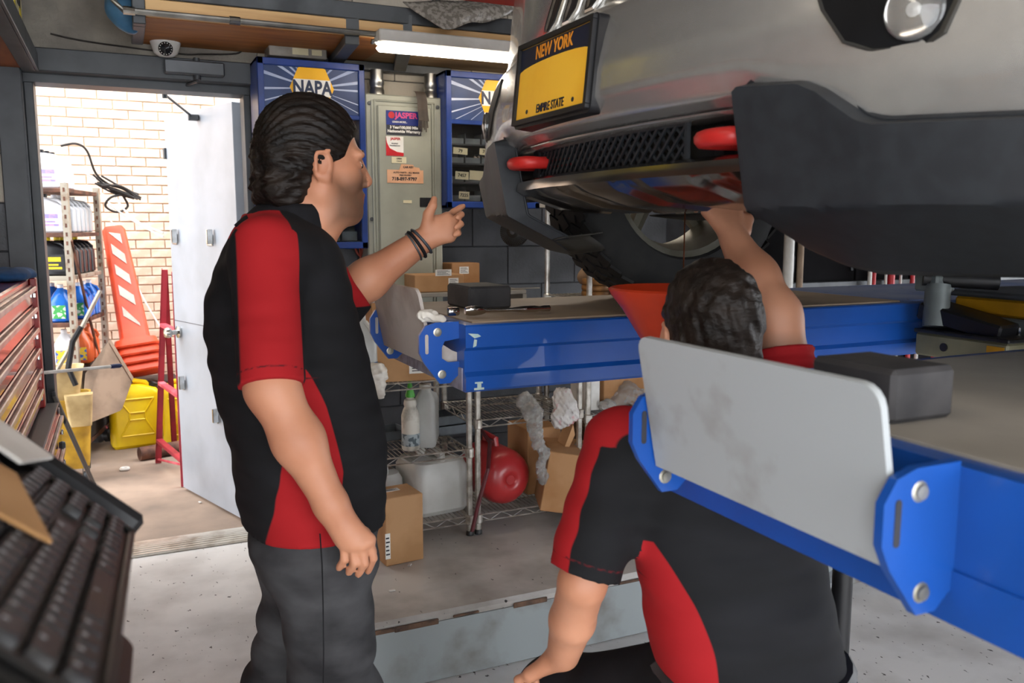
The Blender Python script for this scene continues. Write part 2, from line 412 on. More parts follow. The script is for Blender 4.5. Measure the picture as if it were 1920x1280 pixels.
# outlet / other walls / ceiling
f = MB(); f.box(-1.75, -.9, 0, -1.6, YW+.2, 3.5); f.box(-1.75, -4.2, 3.05, -1.6, -.9, 3.5); f.box(-1.75, -4.2, 0, -1.6, -3.6, 3.05); struct(f, 'wall_left', m_wallplain)
f = MB(); f.box(8.9, -4.2, 3.0, 9.05, YW, 3.5); f.box(8.9, 3.2, 0, 9.05, YW, 3.0); f.box(8.9, -4.2, 0, 9.05, -2.2, 3.0); struct(f, 'wall_right', m_wallplain)
f = MB(); f.box(-1.75, -4.35, 3.05, 9.05, -4.2, 3.5); f.box(-1.75, -4.35, 0, -1.0, -4.2, 3.05); f.box(4.2, -4.35, 0, 9.05, -4.2, 3.05); struct(f, 'wall_front', m_wallplain)
f = MB(); f.box(-1.75, -4.35, 3.5, 9.05, YW+.2, 3.6); struct(f, 'ceiling', m_ceil)
# door frame
f = MB()
f.box(DX0-.13, YW-.03, 0, DX0-.035, YW+.21, DZ+.13, .004); f.box(DX0-.035, YW+.05, 0, DX0, YW+.19, DZ, .003)
f.box(DX1, YW+.05, 0, DX1+.03, YW+.19, DZ, .003); f.box(DX1+.03, YW-.03, 0, DX1+.09, YW+.21, DZ+.13, .004)
f.box(DX0-.035, YW-.03, DZ+.035, DX1+.03, YW+.21, DZ+.13, .004); f.box(DX0-.04, YW+.05, DZ, DX1+.035, YW+.19, DZ+.04)
fr = struct(f, 'trim_1', m_frame)
f = MB()
for i in range(9):
    y = YW+.005+i*.0215
    f.box(DX0+.002, y, 0, DX1-.002, y+.019, .012+.006*math.sin(math.pi*(i+.5)/9)*1.5, .003)
tag(solo(f, 'door_threshold', m_alu, 'ridged worn aluminium door sill on the floor', 'door sill'), None, None)
# grey steel door leaf, swung outwards, hinged at the right jamb
m_door = mat('door_grey', 'a3a9b2', .38, .1, col2='8d9299', nscale=3, ndet=8, lo=.4, hi=.75, bump=.1, bscale=15)
m_black = mat('black_plastic', '141416', .4, col2='1d1d20', nscale=12)
m_white = mat('white_paint', 'd9d7d2', .5, col2='c6c3bd', nscale=9)
hx, hy = DX1-.01, YW+.24
tipx, tipy = .285, 5.20
L_ = math.hypot(tipx-hx, tipy-hy)
dm = frame((hx, hy, .012), (tipx-hx, tipy-hy, 0), (-(tipy-hy), tipx-hx, 0))
dl = bpy.data.objects.new('door_1', None); COL.objects.link(dl); dl.matrix_world = dm; dl['kind'] = 'structure'; local(dl)
b = MB(); b.box(0, -.022, 0, L_, .022, DZ-.02, .003); b.build('leaf', m_door, dl)
b = MB(); b.box(.0, .0221, .98, L_, .0226, .984); b.build('seam', m_frame, dl)
# the face towards the room is local +y here
def hasp(u, z):
    b = MB(); b.box(u-.02, .022, z-.03, u+.045, .03, z+.03, .003); b.box(u-.035, .03, z-.02, u-.02, .06, z+.055, .002); b.box(u+.0, .03, z-.015, u+.03, .036, z+.015, .002)
    b.build('bolt_bracket', m_chrome, dl)
hasp(.30, 1.44); hasp(.98*L_-.07, 1.44); hasp(.33, .50); hasp(.98*L_-.07, .62)
b = MB(); b.lathe([(.034, 0), (.034, .012), (.014, .016), (.014, .045), (.026, .052), (.031, .066), (.026, .082), (.0, .088)], 20, (L_-.065, .022, .92), (0, 1, 0)); b.build('knob', m_chrome, dl)
b = MB(); b.lathe([(.034, 0), (.034, .012), (.014, .016), (.014, .045), (.026, .052), (.031, .066), (.026, .082), (.0, .088)], 20, (L_-.065, -.022, .92), (0, -1, 0)); b.build('knob', m_chrome, dl)
b = MB(); b.tube([(L_-.02, -.03, 1.40), (L_+.07, -.05, 1.40)], .012, 8); b.build('pull_bar', m_black, dl)
b = MB(); b.box(L_-.012, .02, 1.88, L_+.012, .034, 1.94, .002); b.build('latch', m_steel, dl)
# door closer: body on the frame head, two arms to the door
t = thing('door_closer', 'grey hydraulic door closer with folded steel arm above the doorway', 'door closer', (.33, YW-.03, DZ+.03))
b = MB(); b.box(.22, YW-.075, DZ+.055, .47, YW-.031, DZ+.115, .006); b.build('body', mat('closer_grey', '55585c', .4, .3, col2='4a4d50', nscale=8), t)
b = MB(); b.lathe([(.016, 0), (.016, .02)], 12, (.355, YW-.053, DZ+.036)); b.build('pivot', m_steel, t); b = MB(); b.lathe([(.014, 0), (.014, .014)], 12, (.355, YW-.053, DZ+.115)); b.build('pivot_cap', m_steel, t)
dp = dm @ Vector((.40, .05, 0)); el = Vector((.235, YW+.28, DZ+.005))
b = MB(); b.tube([(.355, YW-.053, DZ+.03), (el.x, el.y, DZ+.02)], .007, 6); b.build('arm', m_steel, t)
b = MB(); b.tube([(el.x, el.y, DZ+.012), (dp.x, dp.y, DZ-.045)], .006, 6); b.lathe([(.012, -.01), (.012, .03)], 10, el); b.box(dp.x-.02, dp.y-.02, DZ-.065, dp.x+.03, dp.y+.02, DZ-.035, .003); b.build('forearm', m_steel, t)

# ================================================================ THE YARD beyond the door: brick wall
YB = 7.05
f = MB(); f.box(-6, YB+.012, -.1, 9, YB+.2, 4.2); wall_yard = struct(f, 'wall_yard', m_bmortar)
bw, bh = .2032, .0677
b = MB(); b.box(.004, 0, .004, bw-.004, .03, bh-.005, .003); bme = b.mesh('brick', m_brick)
rest = MB()
for r in range(0, 56):
    for i in range(-12, 14):
        x0 = -.90+i*bw-(r % 2)*bw/2; z0 = r*bh
        jit = rng.uniform(-.0025, .0025)
        if -.93 < x0 < .56 and 7 <= r < 44:
            o = obj('brick', bme, wall_yard); o.location = (x0, YB+jit, z0)
        else: rest.box(x0+.004, YB+jit, z0+.004, x0+bw-.004, YB+.03, z0+bh-.005)
tag(rest.build('brickwork', m_brick, wall_yard), None, None, kind='stuff')
# ---------------------------------------------------------------- rack with jugs in the yard
ra = Vector((.22, .975, 0)).normalized(); rb = Vector((-ra.y, ra.x, 0))
RO = Vector(PY(135, 500, 6.05)); RO.z = 0
m_rust = mat('rusty_board', '6b4534', .8, col2='452c22', nscale=12, bump=.3)
m_galv = mat('galvanised', 'a29a8c', .5, .5, col2='7c5f45', nscale=14, lo=.5, hi=.7)
def rk(a, b, z): return RO+ra*a+rb*b+Vector((0, 0, z))
lev = [PY(125, py, 6.05)[2] for py in (605, 517, 436, 352)]
rackm = Matrix(((rb.x*-1, ra.x, 0, RO.x), (rb.y*-1, ra.y, 0, RO.y), (0, 0, 1, 0), (0, 0, 0, 1)))
rack = bpy.data.objects.new('storage_rack', None); COL.objects.link(rack); rack.matrix_world = rackm; local(rack)
tag(rack, 'rusty outdoor storage rack of slotted steel angle holding fluid jugs', 'rack')
def angle_post(x, y, h, lean=0.):
    b = MB(); b.m = Matrix.Translation((x, y, 0)) @ rotm(0, lean, 0)
    b.box(-.038, -.003, 0, 0, 0, h); b.box(-.003, 0, 0, 0, .038, h)
    b.k = 1
    for i in range(int(h/.055)): b.box(-.025, -.0042, .03+i*.055, -.013, -.0031, .055+i*.055)
    return b
for x, y in ((.01, -.03), (-.46, -.03), (.01, .71), (-.46, .71)): angle_post(x, y, lev[3]+.03).build('post', [m_galv, m_rust], rack)
for z in lev+[.12]:
    b = MB(); b.box(-.45, -.02, z-.028, 0, .70, z-.002, .003); b.build('shelf_board', m_galv if z == lev[1] else m_rust, rack)
b = MB(); b.tube([(.012, -.02, lev[2]-.05), (.018, .66, .2)], .01, 6); b.build('brace', m_rust, rack)

def rr(w, d, r, cx=0, cy=0, z=0, n=4): return [(cx+x, cy+y, z) for x, y in rrect(-w/2, -d/2, w/2, d/2, r, n)]
def jug_flat(name, bodym, capm, labm, lab2m=None):
    """oblong jug, handle towards +x, spout towards -x"""
    o = bpy.data.objects.new(name, None); COL.objects.link(o); local(o)
    w, d, h = .185, .098, .30
    b = MB(); b.loft([rr(w-.02, d-.02, .02, z=0), rr(w, d, .024, z=.012), rr(w, d, .024, z=h*.60), rr(w*.93, d*.95, .024, -.006, 0, h*.68), rr(w*.52, d*.75, .024, -.036, 0, h*.83), rr(.05, .05, .024, -.055, 0, h*.88), rr(.042, .042, .02, -.055, 0, h*.92)])
    b.tube([(w/2-.022, 0, h*.60), (w/2-.016, 0, h*.72), (w/2-.05, 0, h*.83), (-.03, 0, h*.865)], .015, 8)
    b.build('body', bodym, o)
    b = MB(); b.lathe([(.024, h*.915), (.024, h*.99), (.021, h)], 14, (-.055, 0, 0)); b.build('cap', capm, o)
    for sy in (-1, 1):
        b = MB(); b.box(-w/2+.018, sy*(d/2+.0002), .035, w/2-.018, sy*(d/2+.0016), h*.55); lo = b.build('label', labm, o)
        for i, (z0, z1, x1) in enumerate(((.11, .145, .05), (.05, .068, .055), (.078, .092, .03)) if lab2m else ()): b = MB(); b.box(-w/2+.03, sy*(d/2+.0017), z0, x1, sy*(d/2+.0026), z1); b.build('print_line', lab2m, lo)
    return o
def jug_gal(name, bodym, capm, labm):
    o = bpy.data.objects.new(name, None); COL.objects.link(o); local(o)
    b = MB(); b.loft([rr(.13, .13, .03, z=0), rr(.152, .152, .04, z=.012), rr(.152, .152, .04, z=.15), rr(.138, .138, .05, z=.185), rr(.09, .09, .044, z=.235), rr(.05, .05, .024, z=.262), rr(.04, .04, .02, z=.275)])
    b.tube([(.06, 0, .175), (.078, 0, .2), (.06, 0, .235), (.025, 0, .25)], .012, 8); b.build('body', bodym, o)
    b = MB(); b.lathe([(.023, .27), (.023, .295), (.02, .298)], 14); b.build('cap', capm, o)
    b = MB(); b.box(-.05, -.0775, .03, .05, -.0762, .135); b.build('label', labm, o)
    return o
m_jw = mat('white_jug_plastic', 'dcdcdf', .35, col2='cfd0d6', nscale=6); m_jg = mat('pale_grey_jug', 'b4b6b8', .35, col2='a4a6aa', nscale=6)
m_jk = mat('black_jug_plastic', '17171a', .3, col2='202024', nscale=6); m_jb = mat('blue_fluid', '2f78d6', .15, col2='2566c0', nscale=4, trans=.25)
m_jo = mat('orange_fluid', 'd96a3c', .2, col2='c95a30', nscale=4, trans=.2); m_jp = mat('pink_fluid', 'c9705f', .2, col2='b9604f', nscale=4, trans=.2)
m_lp = mat('purple_print', '8a7fc4', .5, col2='b58fc0', nscale=30); m_lw = mat('label_white', 'e6e4ea', .5, col2='d8d4e6', nscale=20)
m_ly = mat('yellow_print', 'd9c21c', .5, col2='c9b010', nscale=20); m_lg = mat('green_print', '3d9a4a', .5, col2='d8e2d0', nscale=25, lo=.5, hi=.55)
m_lk = mat('label_black', '1d1d1f', .5, col2='2a2a2c', nscale=20); m_lo = mat('yellow_blue_print', 'e0b92c', .5, col2='3a62b0', nscale=25, lo=.5, hi=.56)
P1 = jug_flat('oil_jug', m_jw, m_jk, m_lw, m_lp); P2 = jug_flat('oil_jug', m_jg, m_jw, m_jg, None); P3 = jug_flat('oil_jug', m_jk, m_ly, m_lk, m_ly); P3b = jug_flat('oil_jug', m_jk, m_jk, m_lk, m_lw)
P4 = jug_gal('washer_fluid_jug', m_jb, m_jw, m_lg); P5 = jug_gal('coolant_jug', m_jo, m_jo, m_lo); P5b = jug_gal('coolant_jug', m_jp, m_jp, m_lo); P5c = jug_gal('coolant_jug', m_jw, m_jw, m_lo)
used = set()
ORD = ['first', 'second', 'third', 'fourth', 'fifth', 'sixth', 'seventh', 'eighth']
def put(p, a, b, z, rot, label, cat, group):
    o = p if id(p) not in used else copy_tree(p)
    used.add(id(p))
    o.scale = (.80,)*3; o.location = rk(a, b, z); o.rotation_euler = (0, 0, math.atan2(-ra.x, ra.y)+rot)
    return tag(o, label, cat, group)
for i in range(3): put(P1, .10+i*.11, .12-(.0 if i else .0), lev[3], 0, f'white oil jug on top board of outdoor rack, {ORD[i]} from the doorway', 'jug', 'white jugs on the top board')
put(P1, .07, .30, lev[2], 0, 'white purple-labelled jug on second board, outer left beside the door frame', 'jug', 'white jugs on the second board')
put(P1, .07, .11, lev[2], 0, 'white purple-labelled jug on second board, right behind the slotted post', 'jug', 'white jugs on the second board')
for i in range(5): put(P2, .20+i*.098, .09, lev[2], 0, f'grey unlabelled oil jug in receding row on second board, {ORD[i]} in the row', 'jug', 'grey jugs on the second board')
put(P3, .07, .11, lev[1], 0, 'black oil jug with yellow cap and yellow print on third board', 'jug', 'black jugs on the third board')
put(P3b, .07, .30, lev[1], 0, 'black oil jug with white print beside the door frame on third board', 'jug', 'black jugs on the third board')
for i in range(5): put(P3, .20+i*.098, .09, lev[1], 0, f'black oil jug in receding row on third board, {ORD[i]} behind the yellow-capped one', 'jug', 'black jugs on the third board')
for i, (a, b_) in enumerate(((.08, .27), (.08, .10), (.25, .2), (.26, .04), (.43, .06), (.58, .06), (.25, .37))):
    put(P4, a, b_, lev[0], 0, ['blue washer fluid jug with green label at front left of rack', 'blue washer fluid jug at the front behind the slotted post', 'blue washer fluid jug peeking between the two front blue jugs', 'blue washer fluid jug just right of the slotted post', 'darker blue washer fluid jug, second last on its board', 'blue washer fluid jug at the far end of its board', 'blue washer fluid jug half hidden by the left door frame'][i], 'jug', 'blue washer fluid jugs')
z5 = .12+.0
zc = PY(125, 690, 6.05)[2]
b = MB(); b.box(-.45, .0, .121, -.005, .7, zc-.003, .004); bx = b.mesh('crate', mat('crate_dark', '3b322c', .8, col2='2a2420', nscale=9))
o = obj('crate', bx); o.matrix_world = rackm; tag(o, 'dark wooden crate under the orange coolant jugs', 'crate')
for p, a, b_, l in ((P5b, .09, .27, 'pink coolant jug at front left on the lowest rack level'), (P5c, .09, .10, 'white coolant jug between pink and orange jugs low on rack'), (P5, .22, .03, 'orange coolant jug right of the white one low on rack'), (P5, .42, .04, 'orange coolant jug at the far end low on rack')):
    put(p, a, b_, zc, 0, l, 'jug', 'coolant jugs')
# loose cables on the rack top
def spl(pp, n=6):
    q = []
    for i in range(len(pp)-1):
        p0 = Vector(pp[max(i-1, 0)]); p1 = Vector(pp[i]); p2 = Vector(pp[i+1]); p3 = Vector(pp[min(i+2, len(pp)-1)])
        for t_ in np.linspace(0, 1, n, endpoint=False): q.append(.5*((2*p1)+(p2-p0)*t_+(2*p0-5*p1+4*p2-p3)*t_**2+(-p0+3*p1-3*p2+p3)*t_**3))
    return q+[Vector(pp[-1])]
m_cab = mat('black_cable', '35312f', .6, col2='26221f', nscale=10); m_wcab = mat('white_cable', 'e2dfda', .5, col2='d0ccc6', nscale=10)
b = MB(); z3 = lev[3]
pts = [rk(.30, .1, z3+.28), rk(.34, .02, z3+.30), rk(.4, -.03, z3+.26), rk(.46, -.06, z3+.12), rk(.52, -.12, z3+.05), rk(.58, -.2, z3+.02), rk(.62, -.26, z3-.03), rk(.56, -.22, z3-.02), rk(.5, -.14, z3-.04), rk(.5, -.10, z3-.10), rk(.55, -.16, z3-.14), rk(.6, -.22, z3-.1), rk(.58, -.2, z3-.03)]
b.tube(spl(pts), .008, 6)
for k in range(7): b.tube(spl([rk(.44+rng.uniform(-.06, .04), -.05-k*.008, z3+.06+rng.uniform(-.03, .05)), rk(.52, -.14-.01*k, z3+.02+rng.uniform(-.03, .02)), rk(.58+rng.uniform(-.05, .05), -.26-.01*k, z3-.03+rng.uniform(-.03, .03))]), .007, 6)
solo(b, 'cable_bundle', m_cab, 'dark tangled cable bundle hanging over the top of outdoor rack', 'cable')
def cable(pp, r, mt, label, name='cable', cat='cable'):
    q = spl(pp)
    b = MB(); b.tube(q, r, 6); return solo(b, name, mt, label, cat)
cable([PY(160, 325, 6.6), PY(205, 352, 6.6), PY(230, 390, 6.4), PY(262, 418, 6.1), PY(306, 436, 5.5)], .006, m_wcab, 'upper white cable drooping from rack to door across brick wall')
cable([PY(190, 362, 6.72), PY(212, 388, 6.6), PY(255, 417, 6.25), PY(306, 444, 5.65)], .006, m_wcab, 'lower white cable drooping from rack to door across brick wall')
cable([PY(205, 410, 6.95), PY(228, 450, 6.98), PY(245, 510, 6.98), PY(275, 570, 6.9), PY(305, 620, 6.3)], .006, m_wcab, 'white cable running down the brick wall behind the orange post')
# ---------------------------------------------------------------- orange channelizer leaning on the wall
m_or = mat('orange_plastic', 'e2502a', .45, col2='cc4322', nscale=5); m_refl = mat('white_reflective', 'ddd3c4', .4, col2='cfc4b4', nscale=20)
top = Vector(PY(212, 425, 6.88)); bot = Vector(PY(266, 700, 6.55))
stand = MB(); stand.box(bot.x-.16, 6.62, -.005, bot.x+.24, 6.9, bot.z-.07, .01)
solo(stand, 'plastic_bin', mat('dark_bin', '4a3a34', .7, col2='332925', nscale=6), 'dark bin under the leaning orange post', 'bin')
ax = (top-bot).normalized(); side = Vector((1, 0, 0)); side = (side-ax*side.dot(ax)).normalized(); fwd = ax.cross(side); Lc = (top-bot).length
cm = frame(bot, side, -fwd)   # local z = axis direction?
cm = Matrix(((side.x, fwd.x, ax.x, bot.x), (side.y, fwd.y, ax.y, bot.y), (side.z, fwd.z, ax.z, bot.z), (0, 0, 0, 1)))
t = bpy.data.objects.new('traffic_post', None); COL.objects.link(t); t.matrix_world = cm; local(t); tag(t, 'orange traffic post with white diagonal stripes leaning on the brick wall', 'traffic post')
b = MB(); b.loft([rr(.25, .2, .03, z=.22), rr(.20, .14, .03, z=.26), rr(.155, .07, .03, z=Lc-.03), rr(.12, .05, .024, z=Lc)]); b.build('body', m_or, t)
b = MB()
for i in range(4): b.loft([rr(.30, .28, .06, z=i*.06), rr(.31, .29, .06, z=i*.06+.012), rr(.29, .27, .06, z=i*.06+.03), rr(.27, .24, .05, z=i*.06+.06)])
b.build('base', m_or, t)
sg = -1 if fwd.y > 0 else 1
for i in range(5):
    z0 = .33+i*.155
    def hw(z): return .062-.018*(z-.26)/(Lc-.26)
    def fy(z): return sg*((.07-.035*(z-.26)/(Lc-.26))+.003)
    za, zb_, zc_, zd = z0+.09, z0+.0, z0+.075, z0+.165
    if i == 0: pts4 = [(-hw(z0+.09), z0+.09), (hw(z0), z0), (hw(z0+.02), z0+.02), (-hw(z0+.16), z0+.16)]
    else: pts4 = [(-hw(za), za), (hw(zb_), zb_), (hw(zc_), zc_), (-hw(zd), zd)]
    pts4 = [(x*.8, min(z, Lc-.05)) for x, z in pts4]
    b = MB(); V = [(x, fy(z), z) for x, z in pts4]+[(x, fy(z)-sg*.004, z) for x, z in pts4]
    b.add(V, [(0, 1, 2, 3), (7, 6, 5, 4), (0, 4, 5, 1), (1, 5, 6, 2), (2, 6, 7, 3), (3, 7, 4, 0)]); b.build('stripe', m_refl, t)
# ---------------------------------------------------------------- yellow jerrycans
m_yel = mat('yellow_plastic', 'f0cc10', .4, col2='e2bb08', nscale=5)
def jerry(loc, rotz, label, name='jerrycan'):
    o = bpy.data.objects.new(name, None); COL.objects.link(o); local(o); o.location = loc; o.rotation_euler = (0, 0, rotz)
    tag(o, label, 'jerrycan', 'yellow jerrycans in the yard')
    w, d, h = .33, .18, .46
    b = MB(); b.loft([rr(w-.03, d-.03, .03, z=0), rr(w, d, .04, z=.02), rr(w, d, .04, z=h*.80), rr(w*.9, d*.9, .04, -.01, 0, h*.88), rr(w*.55, d*.75, .04, -.05, 0, h*.95)])
    b.tube([(-w*.36, 0, h*.9), (-w*.3, 0, h*.985), (0, 0, h), (.07, 0, h*.965), (.11, 0, h*.86)], .018, 8); b.build('body', m_yel, o)
    e = MB(); y = -d/2-.0005
    for p, q in (((-.11, .09), (-.05, .2)), ((.11, .09), (.05, .2)), ((-.05, .2), (.05, .2)), ((-.05, .25), (.05, .25)), ((-.11, .345), (-.05, .25)), ((.11, .345), (.05, .25)), ((-.11, .345), (.11, .345)), ((-.11, .09), (.11, .09)), ((-.05, .2), (-.05, .25)), ((.05, .2), (.05, .25))):
        e.tube([(p[0], y, p[1]), (q[0], y, q[1])], .006, 6)
    e.build('embossing', m_yel, o)
    b = MB(); b.lathe([(.03, 0), (.033, .02), (.033, .05), (.028, .055)], 14, (.11, 0, h*.85), (.5, 0, 1)); b.build('cap', m_black, o)
    return o
p = PZ(258, 838, 0); jerry((p[0], p[1]+.09, -.005), .12, 'yellow jerrycan with black cap standing in front of the brick wall')
p = PZ(318, 852, 0); jerry((p[0]+.15, p[1]+.26, -.005), -.3, 'yellow jerrycan half hidden behind the red stepladder')
# red folding trestle ladder by the door tip
m_red = mat('red_steel_paint', '9c2632', .5, col2='7c1c28', nscale=8, lo=.45, hi=.7); m_pink = mat('faded_red_paint', 'b8404c', .55, col2='cf6a72', nscale=8, lo=.5, hi=.7)
fl = Vector(PZ(297, 868, 0)); frt = Vector(PZ(346, 912, 0)); apexl = Vector(PY(325, 505, 5.62)); 
t = thing('stepladder', 'red steel stepladder folded beside the open grey door', 'ladder', (frt.x, frt.y, 0))
back_off = Vector((.10, .34, 0))
apr = Vector((frt.x+.02, frt.y+.22, 1.25)); apl = Vector((fl.x+.1, fl.y-.02, 1.25))
for a_, b_, mt, nm in ((frt, apr, m_pink, 'rail'), (fl, apl, m_red, 'rail'), (frt+back_off*1.3, apr, m_red, 'rail'), (fl+back_off*1.2, apl, m_red, 'rail')):
    b = MB(); d_ = (b_-a_).normalized(); m_ = frame(a_, d_, (1, 0, 0)); b.m = m_; b.box(0, -.018, -.004, (b_-a_).length, .018, .004); b.box(0, -.018, -.004, (b_-a_).length, -.012, .03); b.build(nm, mt, t)
for k_ in (.12, .42, .72):
    q1 = frt.lerp(apr, k_); q2 = fl.lerp(apl, k_); b = MB(); b.m = frame(q1, q2-q1, (0, 0, 1)); b.box(0, -.012, -.02, (q2-q1).length, .012, .02, .003); b.build('step', m_pink if k_ > .3 else m_red, t)
b = MB(); b.tube([frt.lerp(apr, .1), fl.lerp(apl, .02)], .008, 6); b.build('brace', m_pink, t)
# rusty pipe, motor, cardboard, bits
p = PZ(262, 862, 0); b = MB(); b.lathe([(.045, 0), (.045, .30), (.036, .30), (.036, 0)], 18, (p[0], p[1], .04), (.95, .3, 0)); solo(b, 'rusty_pipe', m_rust, 'short rusty pipe lying in front of yellow jerrycan', 'pipe')
p = PZ(234, 880, 0); b = MB(); b.tube([(p[0]+.022*math.cos(a), p[1]+.022*math.sin(a), .006) for a in np.linspace(0, 2*math.pi, 16, endpoint=False)], .010, 6, closed=True); solo(b, 'white_ring', m_white, 'small white plastic ring lying on the yard concrete', 'ring')
p = PZ(168, 828, 0); t = thing('electric_motor', 'old grey motor lying on the ground behind the mop bucket', 'motor', (p[0], p[1], 0))
b = MB(); b.lathe([(.0, 0), (.045, .0), (.055, .02), (.055, .14), (.04, .16), (.04, .18)], 20, (p[0]-.05, p[1]-.02, .06), (.9, -.4, 0)); b.build('housing', mat('motor_grey', '6c6c70', .5, .3, col2='4c4c50', nscale=9), t)
b = MB(); b.lathe([(.0, 0), (.045, 0), (.045, .03), (.03, .04), (.02, .04)], 20, (p[0]+.11, p[1]-.09, .056), (.9, -.4, .1)); b.build('end_cap', m_black, t)
b = MB(); b.tube([(p[0]-.02, p[1]-.03, .115), (p[0]+.06, p[1]-.04, .14), (p[0]+.12, p[1]-.06, .10)], .012, 6); b.build('hose', m_pink, t)
# dirty cardboard sheet
m_card = mat('cardboard', 'a87d55', .8, col2='96693f', nscale=5, bump=.1, bscale=80); m_card2 = mat('cardboard_pale', 'b98f66', .8, col2='a67c52', nscale=5, bump=.1, bscale=80)
m_cardd = mat('wet_cardboard', '9c8671', .8, col2='6d5b4c', nscale=6, lo=.4, hi=.7)
b = MB(); A = [PY(160, 700, 6.0), PY(203, 640, 6.05), PY(246, 712, 6.1), PY(225, 770, 5.95), PY(150, 800, 5.85)]
A = [Vector(a) for a in A]; n_ = Vector((.1, .05, .02)); b.add(A+[a+Vector((.015, .03, .01)) for a in A], [(0, 1, 2, 3, 4), (9, 8, 7, 6, 5)]+[(i, (i+1) % 5, 5+(i+1) % 5, 5+i) for i in range(5)])
B = [Vector(PY(203, 640, 6.05)), Vector(PY(246, 712, 6.1)), Vector(PY(236, 715, 6.35)), Vector(PY(206, 655, 6.35))]; b.add(B+[q+Vector((.01, 0, -.02)) for q in B], [(0, 1, 2, 3), (7, 6, 5, 4), (0, 4, 5, 1), (1, 5, 6, 2), (2, 6, 7, 3), (3, 7, 4, 0)])

solo(b, 'cardboard_sheet', m_cardd, 'dirty bent cardboard sheet propped behind the mop bucket', 'cardboard')
# ---------------------------------------------------------------- mop bucket with wringer
m_byel = mat('bucket_yellow', 'c79f2e', .6, col2='8e6c22', nscale=7, lo=.42, hi=.7); m_bcream = mat('wringer_cream', 'c9b07f', .6, col2='9a8152', nscale=7, lo=.42, hi=.7)
p = Vector(PZ(135, 870, 0)); bx0, by0 = p.x+.01, p.y-.36
t = thing('mop_bucket', 'dirty yellow mop bucket with cream wringer on castors', 'bucket', (bx0, by0, 0))
zt = PY(140, 745, by0-.1)[2]
b = MB(); b.loft([rr(.22, .26, .04, bx0, by0, .09), rr(.25, .32, .05, bx0, by0, zt*.6), rr(.27, .36, .05, bx0, by0, zt), rr(.25, .34, .05, bx0, by0, zt), rr(.2, .26, .04, bx0, by0, .14)]); b.build('tub', m_byel, t)
zw = PY(140, 690, by0-.1)[2]
b = MB(); b.loft([rr(.16, .2, .03, bx0-.02, by0-.03, zt-.12), rr(.22, .26, .04, bx0-.01, by0-.03, zw-.05), rr(.24, .27, .04, bx0-.01, by0-.03, zw), rr(.20, .23, .03, bx0-.01, by0-.03, zw), rr(.14, .16, .03, bx0-.02, by0-.03, zt-.05)]); b.build('wringer', m_bcream, t)
b = MB(); b.loft([rr(.12, .08, .02, bx0+.08, by0-.15, zt-.16), rr(.15, .1, .02, bx0+.08, by0-.16, zt+.03)]); b.build('front_plate', m_bcream, t)
hp = [Vector(PY(142, 722, by0-.2)), Vector(PY(128, 690, by0-.2)), Vector(PY(136, 640, by0-.2)), Vector(PY(152, 612, by0-.2))]
b = MB(); b.tube(hp, .016, 8); b.build('handle', m_black, t)
for dx, dy in ((-.09, -.11), (.09, -.11), (-.09, .11), (.09, .11)):
    b = MB(); b.lathe([(.0, -.012), (.032, -.012), (.035, 0), (.032, .012), (.0, .012)], 14, (bx0+dx, by0+dy, .035), (1, 0, 0)); b.box(bx0+dx-.018, by0+dy-.012, .03, bx0+dx-.014, by0+dy+.012, .1); b.box(bx0+dx+.014, by0+dy-.012, .03, bx0+dx+.018, by0+dy+.012, .1); b.build('castor', m_steel, t)
b = MB(); b.tube([Vector(PY(100, 705, by0-.19)), Vector(PY(150, 620, by0-.14)), Vector(PY(188, 545, by0-.08))], .012, 8); solo(b, 'mop', m_galv, 'grey wooden mop handle leaning out of the yellow bucket', 'mop')
b = MB(); b.m = frame(PY(100, 738, 4.12), Vector(PZ(186, 930, .02))-Vector(PY(100, 738, 4.12)), (0, 1, 0)); ln = (Vector(PZ(186, 930, .02))-Vector(PY(100, 738, 4.12))).length
b.box(0, -.012, -.009, ln, .012, .009, .003); b.box(.25, -.03, -.006, ln, -.016, .006, .003)
solo(b, 'prop_bar', m_frame, 'thin dark metal bar leaning against the left door jamb', 'bar')
# ================================================================ ON THE BACK WALL
m_napa = mat('cabinet_blue', '1d3c86', .35, col2='17326f', nscale=5); m_napad = mat('panel_navy', '27406f', .4, col2='1d3158', nscale=4)
m_ray = mat('pale_ray', 'b9c2d6', .45, col2='8e9cc0', nscale=3); m_yell = mat('sign_yellow', 'f3b60e', .4, col2='e8a908', nscale=6); m_navy = mat('sign_navy', '16243f', .4, col2='1b2a48', nscale=9)
m_swhite = mat('sign_white', 'e9e7e2', .4, col2='dedbd4', nscale=9); m_glass = mat('glass_pane', 'ffffff', .03, trans=1., ior=1.45, col2='f4f8f8', nscale=3)
m_cabin = mat('cabinet_inside', '3a3d42', .6, col2='2e3034', nscale=5); m_paper = mat('paper_tag', 'd8cfae', .7, col2='c8be9c', nscale=10); m_bin = mat('clear_bin', 'a9b0b6', .25, col2='8d949a', nscale=8, trans=.5)
m_ink = mat('ink', '26262a', .6, col2='303036', nscale=30)
